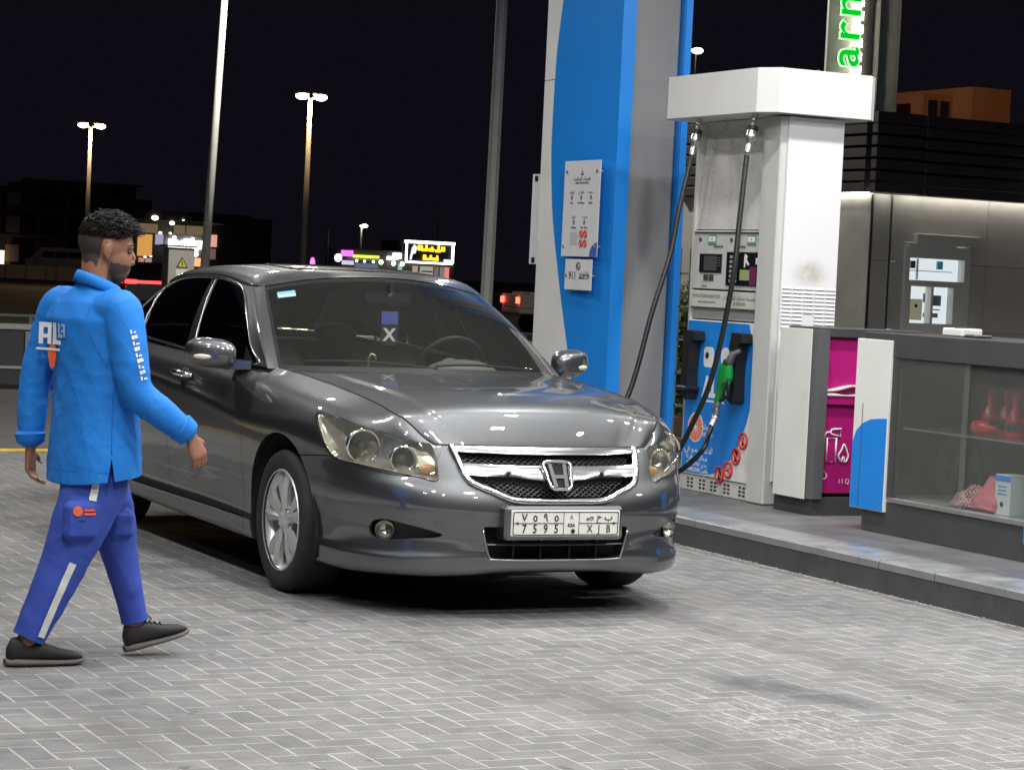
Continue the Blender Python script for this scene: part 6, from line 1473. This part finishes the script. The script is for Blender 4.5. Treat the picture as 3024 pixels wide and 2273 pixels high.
# ------------------------------------------------------------------ low wall, rail and notice on the left
lw = wthing('low_wall', 'low dark grey boundary wall with pale capping', 'wall', (8, 26.9, 0))
M_LW = mat('grey_wall_paint', (.10, .10, .105), .6, noise=.15, nscale=2)
for k in range(6): MB().box(2.0+k*2.2, 2.0+k*2.2+2.19, 26.8, 27.0, -.02, .60).build('wall_panel', M_LW, lw)
MB().box(1.9, 15.4, 26.76, 27.05, .605, .665, .01).build('capping', M_OFFWHITE, lw); MB().box(1.9, 15.3, 26.77, 26.799, .16, .19).build('lower_trim', M_OFFWHITE, lw)
wn_ = tag(MB().box(7.0, 7.30, 26.755, 26.765, .30, .59, .003).build('wall_notice', M_SIGN), 'white notice with a red mark fixed to the low wall', 'notice')
MB().tube([(7.11, 26.752, .46), (7.115, 26.752, .41), (7.15, 26.752, .40), (7.17, 26.752, .44)], .01, 6).build('notice_mark', M_RED, wn_)
MB().tube([(7.02, 26.752, z) if False else p for p in ((7.02, 26.752, .32), (7.02, 26.752, .57), (7.28, 26.752, .57), (7.28, 26.752, .32)) for z in (0,)], .004, 5, closed=True).build('notice_border', M_GREYINK, wn_)
gr2 = wthing('guard_rail', 'thin steel guard rail on posts along the roadside', 'railing', (12, 38, 0))
MB().box(-2, 40, 38, 38.05, .46, .50).build('rail', M_STEEL, gr2)
for k in range(14): MB().box(-2+k*3, -1.94+k*3, 38.06, 38.12, -.02, .5).build('post', M_STEEL, gr2)
# ------------------------------------------------------------------ lamps and poles
M_POLE = mat('pole_white', (.62, .62, .58), .5, noise=.06)
M_POLEG = mat('pole_grey', (.30, .29, .27), .55, noise=.1)
LAMPW = emission('sodium_lamp', (1., .80, .52), 16.); LAMPC = emission('white_lamp', (1., .93, .80), 40.)
def lamp_post(label, x, y, h, heads, r=.09, mp=M_POLEG, em=LAMPW, power=0, col=(1, .62, .3), lean=0., hs=1.):
    t = wthing('street_lamp', label, 'street lamp', (x, y, 0), group='street lamps')
    MB().tube([(x, y, -.02), (x+lean*.5, y, h*.5), (x+lean, y, h)], [r, r*.8, r*.6], 12).build('pole', mp, t, True)
    for dx in heads:
        dx, dy = dx if hasattr(dx, '__len__') else (dx, 0.)
        hd_ = MB(); hd_.tube([(x+lean, y, h), (x+lean+dx*.5, y-.05+dy*.5, h+.10), (x+lean+dx*.75, y-.05+dy*.85, h+.12)], .04, 8); hd_.build('arm', mp, t, True)
        hh_ = MB().ell((x+lean+dx, y-.04+dy, h+.20), .30*hs, .18*hs, .10*hs, 16, 8).build('lamp_head', mp, t, True)
        MB().ell((x+lean+dx, y-.10+dy, h+.10), .25*hs, .18*hs, .135*hs, 16, 8).build('lamp_glass', em, hh_, True)
        if power:
            L_ = bpy.data.lights.new('lamp_light', 'POINT'); L_.energy = power; L_.color = col; L_.shadow_soft_size = .2
            o = bpy.data.objects.new('lamp_light', L_); COL.objects.link(o); o.parent = hh_; o.location = (x+lean+dx, y-.1+dy, h-.15)
    return t
lamp_post('twin-headed street lamp on the far left behind the person', 31.45, 109.8, 7.6, (-.40, .44), .13, power=420)
lamp_post('nearer twin-headed street lamp right of the tall white post', 32.0, 82.76, 7.72, (-.36, .37), .13, power=420)
lamp_post('tall white lamp post whose head is above the frame', 13.63, 40.2, 8.6, ((.7, -2.4),), .085, M_POLE, LAMPC, 3800, (1, .95, .86), lean=.30)
lamp_post('small far lamp with one head seen beside the pillar', 50.9, 87.0, 11.3, (0.0,), .05, mp=M_DGREY, em=emission('dim_lamp', (1., .85, .6), 6.), hs=1.1)
lamp_post('tiny far lamp post with a greenish lit head', 123, 297, 7.5, (0.3,), .18, em=emission('lamp_green', (.8, 1., .6), 25.), hs=2.2)
lamp_post('unlit far post left of the tiny lit one', 119, 299, 7.6, (), .2); lamp_post('unlit far post above the yellow sign', 132, 292, 8.5, (), .2)
mst = wthing('mast', 'thick plain grey mast between the car roof and the pillar', 'mast', (12.08, 25.25, 0))
MB().tube([(12.08, 25.25, -.02), (12.20, 25.42, 5.6)], [.078, .070], 8).build('mast_shaft', mat('mast_grey', (.62, .60, .55), .6, noise=.08), mst, True, 20)
L_ = None
# ------------------------------------------------------------------ electricity cabinet
ec = wthing('electric_cabinet', 'grey electricity cabinet with yellow warning triangle', 'cabinet', (14.25, 43.4, 0))
MB().box(13.98, 14.50, 43.2, 43.6, -.02, 1.74, .01).build('cabinet_box', mat('cabinet_grey', (.33, .32, .29), .6, noise=.06), ec)
MB().box(13.94, 14.54, 43.16, 43.64, 1.745, 1.79).build('cabinet_roof', M_POLEG, ec)
tri = MB().prism([(-.115, -.10), (.115, -.10), (0, .11)], (14.25, 43.195, 1.46), *YM, .004).build('warning_sign', M_INK, ec)
MB().prism([(-.085, -.082), (.085, -.082), (0, .075)], (14.25, 43.188, 1.46), *YM, .002).build('warning_field', mat('warning_yellow', (.55, .50, .06), .5), tri)
MB().prism([(-.008, -.05), (.012, -.05), (.004, .0), (.014, 0), (-.008, .045), (-.002, .01), (-.014, .01)], (14.25, 43.184, 1.46), *YM, .002).build('warning_bolt', M_INK, tri)
MB().box(14.13, 14.37, 43.19, 43.199, 1.15, 1.33).build('label_plate', M_POLE, ec)
# ------------------------------------------------------------------ lit shop on the left
sh_ = wthing('corner_shop', 'single-storey shop with lit white sign and orange windows', 'shop', (88, 266, 0))  # far shops and office block: coordinates from image pixels, scaled outward about the camera
M_SHOPW = mat('shop_wall', (.10, .085, .07), .8, noise=.2, nscale=.5); M_PAN = mat('beige_panel', (.55, .47, .34), .6)
MB().box(79, 98, 264.2, 275, -.02, 7.0).build('shop_wall', M_SHOPW, sh_)
MB().box(78.2, 95, 262.8, 264.2, 6.2, 7.3).build('eave', mat('eave_dark', (.06, .055, .05), .7), sh_)
for x0, x1 in ((81.3, 84.0), (86.0, 87.3), (87.5, 89.6)): MB().box(x0, x1, 264.0, 264.19, 4.7, 5.75).build('fascia_panel', emission('panel_glow', (1., .74, .42), .15) if x0 == 81.3 else bpy.data.materials['panel_glow'], sh_)
WLT = emission('letter_white', (.85, .93, 1.), 9.)
for k, (x0, x1, z0_, z1_) in enumerate(((85.4, 85.9, 3.2, 4.0), (85.9, 86.1, 3.2, 4.35), (86.2, 86.4, 3.2, 3.9), (86.45, 86.9, 3.2, 3.35), (86.8, 87.0, 3.2, 3.9), (87.2, 87.4, 3.2, 4.1), (87.35, 87.7, 3.9, 4.15), (87.65, 87.85, 3.2, 4.1), (88.1, 88.3, 3.2, 4.3), (88.3, 88.8, 3.2, 3.5), (88.6, 89.5, 3.6, 3.95), (89.0, 89.5, 3.2, 3.4), (88.4, 88.9, 2.95, 3.2))):
    MB().box(x0-.06, x1+.06, 263.8, 264.0, z0_-.08, z1_+.10, .04).build('sign_letter', WLT, sh_)
MB().ell((88.6, 263.9, 2.5), .38, .1, .26, 14, 8).build('sign_dot', WLT, sh_)
MB().box(81.7, 83.4, 264.0, 264.19, 2.0, 4.5).build('shop_window', emission('window_orange', (1., .50, .14), .65), sh_)
for (x0, x1, z0_, z1_, c, s_) in ((83.8, 84.7, 3.4, 4.6, (.55, .5, .75), .35), (90.3, 91.2, 3.45, 4.85, (.95, .45, .38), .45), (88.5, 89.45, 1.1, 2.05, (1., .36, .18), .9), (81.9, 82.5, .35, 1.8, (.8, .35, .25), .35), (82.7, 83.4, .35, 1.8, (.7, .45, .4), .3), (90.5, 91.1, 2.0, 3.2, (.7, .4, .4), .12)):
    MB().box(x0, x1, 263.95, 264.19, z0_, z1_).build('shop_window', emission('shop_glow', c, s_*1.8), sh_)
for k in range(0):
    a = k*1.1; MB().tube([(84.0+.35*math.cos(a), 263.9, 2.0+.22*k), (84.0+.35*math.cos(a+.8), 263.9, 2.2+.22*k)], .10, 6).build('neon_script', emission('neon_warm', (1., .75, .35), 2.) if k == 0 else bpy.data.materials['neon_warm'], sh_)
for (x, z, r) in ((83.2, 6.42, .40), (85.25, 5.93, .32), (83.9, 4.75, .2), (85.1, 4.75, .16), (86.6, 6.35, .10), (82.2, 1.9, .14), (82.9, 2.0, .12)):
    MB().ell((x, 262.7, z), r, .15, r*.7, 14, 8).build('down_light', emission('downlight', (1., .95, .85), 5.) if z > 6.4 else bpy.data.materials.get('downlight') or emission('downlight', (1., .95, .85), 5.), sh_, True)
ac = MB().box(90.4, 91.9, 263.3, 264.1, 6.05, 7.25, .05).build('air_conditioner', M_POLEG, sh_); MB().prism(circ(.42, 18), (91.1, 263.28, 6.65), *YM, .05).build('fan_grille', M_DGREY, ac)
for x in (91.95, 92.4): MB().box(x, x+.32, 263.4, 263.6, 6.9, 7.15).build('lit_tube', emission('tube', (.8, .9, 1.), 2.), sh_)
# ------------------------------------------------------------------ dark office block behind
ob_ = wthing('office_block', 'unlit dark concrete office block with balconies on the far left', 'building', (80, 295, 0))
M_OB = mat('dark_concrete', (.20, .17, .16), .85, noise=.2, nscale=.3)
MB().box(66, 92, 292, 310, -.02, 9.2).build('wall', M_OB, ob_); MB().box(77.8, 92, 299, 310, 9.2, 10.9).build('roof_storey', M_OB, ob_)
for z in (3.6, 6.9, 9.1): MB().box(65.5, 84.0, 289.5, 292, z, z+.38).build('floor_slab', M_OB, ob_)
MB().box(65.5, 75.2, 289.4, 289.5, 9.48, 9.9).build('parapet', M_OB, ob_); MB().box(77, 92.5, 298, 299, 10.9, 11.2).build('parapet', M_OB, ob_)
for x in (66, 69.5, 73, 76.6, 80.2, 83.6): MB().box(x, x+.45, 289.7, 290.1, 0, 9.1).build('column', M_OB, ob_)
M_OP = mat('pale_panel', (.42, .36, .34), .8)
for x in (70.4, 72.8): 
    for z in (.6, 4.1, 7.4): MB().box(x, x+1.7, 289.6, 289.68, z, z+2.1).build('shutter_panel', M_OP, ob_)
for x in (77.5, 79.0, 81.0, 82.4):
    for z in (.6, 4.2, 7.4): MB().box(x, x+1.1, 291.9, 291.97, z, z+2.2).build('window', M_UNDER, ob_)
MB().box(71.2, 72.3, 288.0, 288.1, .2, 1.9).build('lit_window', emission('lit_warm', (1., .72, .45), 2.2), ob_)
for x in (79.5, 82.5, 85.5, 88.5): MB().box(x, x+1.3, 298.8, 298.97, 9.5, 10.7).build('window', M_UNDER, ob_)
# ------------------------------------------------------------------ lit shops in the middle
ms = wthing('roadside_shop', 'small roadside shop under a yellow lettered sign with white light frame', 'shop', (93.5, 209, 0))
MB().box(90.8, 96.2, 208.6, 214, -.02, 4.6).build('shop_wall', M_SHOPW, ms)
MB().box(90.85, 95.85, 208.2, 208.5, 2.5, 4.5).build('sign_board', mat('sign_black', (.01, .01, .012), .5), ms)
FR = emission('frame_white', (.95, .97, 1.), 4.5)
for b_ in ((90.7, 96.0, 4.36, 4.62), (90.9, 95.8, 2.46, 2.64), (90.85, 91.02, 2.6, 4.4), (95.72, 95.92, 2.6, 4.4)): MB().box(b_[0], b_[1], 208.0, 208.18, b_[2], b_[3], .03).build('light_frame', FR, ms)
YL = emission('letter_yellow', (1., .62, .02), 3.0)
for (x0, x1, z0_, z1_) in ((92.1, 92.6, 3.7, 4.2), (92.55, 93.1, 3.65, 3.9), (92.9, 93.1, 3.8, 4.25), (93.25, 93.8, 3.65, 3.95), (93.5, 93.7, 3.9, 4.1), (93.95, 94.5, 3.6, 3.85), (94.2, 94.4, 3.8, 4.25), (94.6, 94.95, 3.7, 4.15), (92.7, 93.0, 2.8, 3.3), (93.0, 93.5, 2.8, 3.0), (93.4, 93.6, 2.85, 3.3), (93.65, 94.3, 2.8, 3.05), (94.1, 94.25, 2.9, 3.3)):
    MB().box(x0, x1, 208.0, 208.15, z0_, z1_, .03).build('sign_letter', YL, ms)
MB().prism([(-.35, -.7), (-.15, -.75), (-.05, -.2), (.25, -.1), (.4, .5), (.1, .75), (-.15, .4)], (91.65, 208.1, 3.5), *YM, .05).build('sign_logo', emission('logo_white', (.85, .85, .95), 1.2), ms)
MB().box(94.9, 95.7, 208.05, 208.15, 2.7, 2.95).build('sign_tag', emission('tag_white', (.8, .8, .9), 1.6), ms)
for (x0, x1, c, s_) in ((91.8, 92.3, (.7, .62, .5), .5), (92.6, 93.9, (.8, .78, .62), .45), (94.1, 94.5, (.6, .45, .4), .3), (94.7, 95.1, (.5, .55, .5), .35), (95.2, 95.6, (.95, .25, .25), .9)):
    MB().box(x0, x1, 208.3, 208.5, .9, 2.2).build('shop_window', emission('store_glow', c, s_), ms)
for z in (1.3, 1.65): MB().box(92.7, 93.8, 208.2, 208.28, z, z+.12).build('shelf', M_UNDER, ms)
rs_ = wthing('far_shop_row', 'row of small far shops with magenta and yellow-green lights', 'shop', (87.5, 210, 0))
MB().box(85.3, 90.7, 208.8, 214, -.02, 3.5).build('shop_wall', M_SHOPW, rs_)
for (nm, x0, x1, z0_, z1_, c, s_) in (('light_band', 84.5, 85.6, 2.8, 3.35, (1., .12, .85), 2.2), ('light_band', 85.7, 88.3, 2.72, 2.98, (.75, .85, .10), 1.6), ('light_band', 85.7, 88.3, 2.55, 2.68, (.3, .6, .05), .5), ('lit_panel', 84.6, 85.7, 2.0, 2.4, (.75, .7, .95), .9), ('lit_letters', 89.2, 89.9, 2.65, 3.0, (.9, .9, 1.), 3.), ('lit_letters', 89.8, 90.2, 2.7, 3.35, (.9, .9, 1.), 3.), ('lit_letters', 90.3, 90.6, 2.8, 3.35, (.9, .9, 1.), 3.), ('shop_window', 90.4, 90.7, 1.5, 2.3, (.5, .9, .85), .6), ('shop_window', 85.9, 88.2, 1.6, 2.2, (.35, .4, .6), .35)):
    MB().box(x0, x1, 208.4, 208.79, z0_, z1_, .03).build(nm, emission('row_glow', c, s_), rs_)
for (x, z, r, s_) in ((84.0, 2.62, .36, 12.), (85.9, 2.42, .13, 5.), (86.7, 2.40, .12, 5.), (87.6, 2.40, .13, 5.), (88.4, 2.40, .22, 6.), (89.7, 2.34, .22, 6.), (90.6, 2.34, .22, 6.)):
    MB().ell((x, 208.2, z), r, .1, r, 14, 8).build('bulb', emission('bulb', (1., .97, .9), s_), rs_, True)
bc = wthing('beacon', 'small magenta lit cone far behind the car roof', 'beacon', (81.35, 208, 0))
MB().tube([(81.35, 208, -.02), (81.35, 208, 1.9)], .08, 6).build('post', M_POLEG, bc); MB().lathe([(.25, 0), (.22, .3), (.12, .6), (0, .62)], (81.35, 208, 1.9), (0, 0, 1), 12).build('lit_cone', emission('magenta_cone', (1., .15, .85), 2.2), bc, True)
# ------------------------------------------------------------------ small traffic: two cars, minibus, pickup, barriers
def small_car(nm, label, x, y, rz, col, tail, strip=False):
    t = thing(nm, label, 'car', (x, y, 0), rz); m = mat('car_body', col, .3, coat=.6)
    sec = lambda y_, hw, z0_, z1_: [(-hw, y_, z0_), (hw, y_, z0_), (hw*1.02, y_, z0_+(z1_-z0_)*.55), (hw*.93, y_, z1_), (-hw*.93, y_, z1_), (-hw*1.02, y_, z0_+(z1_-z0_)*.55)]
    MB().loft([sec(-2.3, .80, .30, .85), sec(-2.1, .88, .2, 1.0), sec(-1.0, .9, .2, 1.02), sec(1.0, .9, .2, .98), sec(2.0, .86, .2, .85), sec(2.3, .74, .3, .65)]).build('body', m, t, True, 40)
    MB().loft([[(-.74, -1.55, 1.0), (.74, -1.55, 1.0), (.80, 1.0, .97), (-.80, 1.0, .97)], [(-.58, -.85, 1.42), (.58, -.85, 1.42), (.60, .15, 1.42), (-.60, .15, 1.42)]]).build('cabin', mat('cabin_glass', (.015, .015, .02), .1, coat=1), t)
    for sx in (-1, 1):
        for wy in (-1.35, 1.4): MB().lathe([(0, 0), (.18, .0), (.2, .01), (.32, .01), (.33, -.02), (.33, -.2)], (sx*.86, wy, .33), (sx, 0, 0), 18).build('wheel', M_TYRE, t, True, 40)
        MB().box(min(sx*.48, sx*.84), max(sx*.48, sx*.84), -2.33, -2.22, .78, .90, .02).build('tail_light', tail, t)
    if strip: MB().box(-.5, .5, -2.34, -2.25, .80, .88, .02).build('light_bar', tail, t)
    return t
TAIL = emission('tail_light_red', (1., .05, .03), 9.); TAIL2 = emission('tail_light_red', (1., .03, .03), 6.)
small_car('traffic_car', 'dark car with two red tail lights partly behind the person', 21.1, 70.0, R(-28), (.04, .04, .045), TAIL)
small_car('traffic_car', 'dark car with a full red light bar left of the grey cabinet', 21.75, 69.0, R(-14), (.02, .02, .022), TAIL2, True)
bs_ = thing('minibus', 'white minibus parked far left by the dark block', 'minibus', (50.2, 183, 0), R(62))
MB().loft([[(-.85, y, .35), (.85, y, .35), (.88, y, 1.2), (.76, y, zt), (-.76, y, zt), (-.88, y, 1.2)] for y, zt in ((-2.3, 2.0), (-2.2, 2.15), (1.2, 2.15), (1.9, 1.35), (2.35, 1.1))]).build('body', mat('bus_white', (.6, .58, .55), .4), bs_, True, 40)
for k in range(3):
    for sx in (-1, 1): MB().box(min(sx*.83, sx*.89), max(sx*.83, sx*.89), -2.0+k*1.05, -1.05+k*1.05, 1.35, 1.85).build('window', M_BLACK, bs_)
for sx in (-1, 1):
    for wy in (-1.4, 1.5): MB().lathe([(0, 0), (.33, .0), (.33, -.2)], (sx*.86, wy, .33), (sx, 0, 0), 14).build('wheel', M_TYRE, bs_)
pk = thing('pickup_truck', 'pale pickup truck with crates and red tail light between mast and pillar', 'pickup truck', (29.75, 55.3, 0), R(-100))
M_PK = mat('pickup_white', (.30, .27, .24), .45)
MB().box(-.85, .85, -2.4, -.3, .55, .70, .03).build('load_bed', M_PK, pk)
for b_ in ((-.85, -.78, -2.4, -.3, .7, 1.05), (.78, .85, -2.4, -.3, .7, 1.05), (-.78, .78, -2.4, -2.33, .7, 1.05)): MB().box(*b_, .01).build('bed_side', M_PK, pk)
MB().loft([[(-.84, y, .45), (.84, y, .45), (.86, y, 1.05), (.70, y, zt), (-.70, y, zt), (-.86, y, 1.05)] for y, zt in ((-.25, 1.6), (0, 1.7), (.8, 1.68), (1.3, 1.1), (2.3, 1.0), (2.45, .8))]).build('cab', M_PK, pk, True, 40)
for sx in (-1, 1):
    MB().box(min(sx*.62, sx*.83), max(sx*.62, sx*.83), -2.45, -2.40, .82, .98).build('tail_light', TAIL, pk)
    for wy in (-1.6, 1.5): MB().lathe([(0, 0), (.34, .0), (.34, -.2)], (sx*.85, wy, .34), (sx, 0, 0), 14).build('wheel', M_TYRE, pk)
for k, (x, y) in enumerate(((-.4, -1.9), (.3, -1.8), (-.1, -1.2))):
    tag(MB().box(-.28, .28, -.25, .25, 0, .42, .02).build('crate', mat('crate_tan', (.42, .34, .24), .7), None, loc=(29.75-x*.174+y*.985, 55.3-x*.985-y*.174, .70)), ['tan crate at the tail end of the pickup bed', 'tan crate on the near side of the pickup bed', 'tan crate just behind the pickup cab'][k], 'crate')
bar_m = MB().loft([[(-.9, -.3, 0), (.9, -.3, 0), (.9, .3, 0), (-.9, .3, 0)], [(-.9, -.22, .25), (.9, -.22, .25), (.9, .22, .25), (-.9, .22, .25)], [(-.9, -.1, .85), (.9, -.1, .85), (.9, .1, .85), (-.9, .1, .85)]]).mesh('road_barrier'); bar_m.materials.append(mat('barrier_concrete', (.5, .45, .38), .8, noise=.1))
for k in range(5):
    o = link('road_barrier', bar_m, None); o.location = (36.2+k*.95, 150-k*1.3, -.02); o.rotation_euler = (0, 0, R(-20)); tag(o, 'pale concrete road barrier, %s from the left edge of the frame' % ('first second third fourth fifth'.split()[k]), 'road barrier', 'barriers along the far road')
# ------------------------------------------------------------------ roof structure of a far house, lit orange
oh = wthing('far_house', 'flat-roofed house lit orange above the kiosk roof', 'building', (37, 50, 0))
M_OH = mat('orange_lit_concrete', (.46, .17, .06), .85, noise=.15, nscale=1)  # concrete walls, with the orange lamplight put into their colour
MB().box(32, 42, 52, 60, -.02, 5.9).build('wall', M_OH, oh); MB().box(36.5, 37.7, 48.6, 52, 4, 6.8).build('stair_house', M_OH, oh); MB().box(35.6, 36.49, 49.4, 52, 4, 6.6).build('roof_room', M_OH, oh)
for x in (35.75, 36.12): MB().box(x, x+.22, 49.35, 49.399, 5.9, 6.45).build('window', M_UNDER, oh)
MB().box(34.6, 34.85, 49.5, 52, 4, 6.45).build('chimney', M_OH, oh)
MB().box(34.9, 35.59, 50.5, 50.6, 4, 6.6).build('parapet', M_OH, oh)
L_ = bpy.data.lights.new('porch_light', 'POINT'); L_.energy = 8; L_.color = (1, .55, .25); L_.shadow_soft_size = .15
o = bpy.data.objects.new('porch_light', L_); COL.objects.link(o); o.location = (36.6-37, 46.2-50, 6.4); o.parent = oh
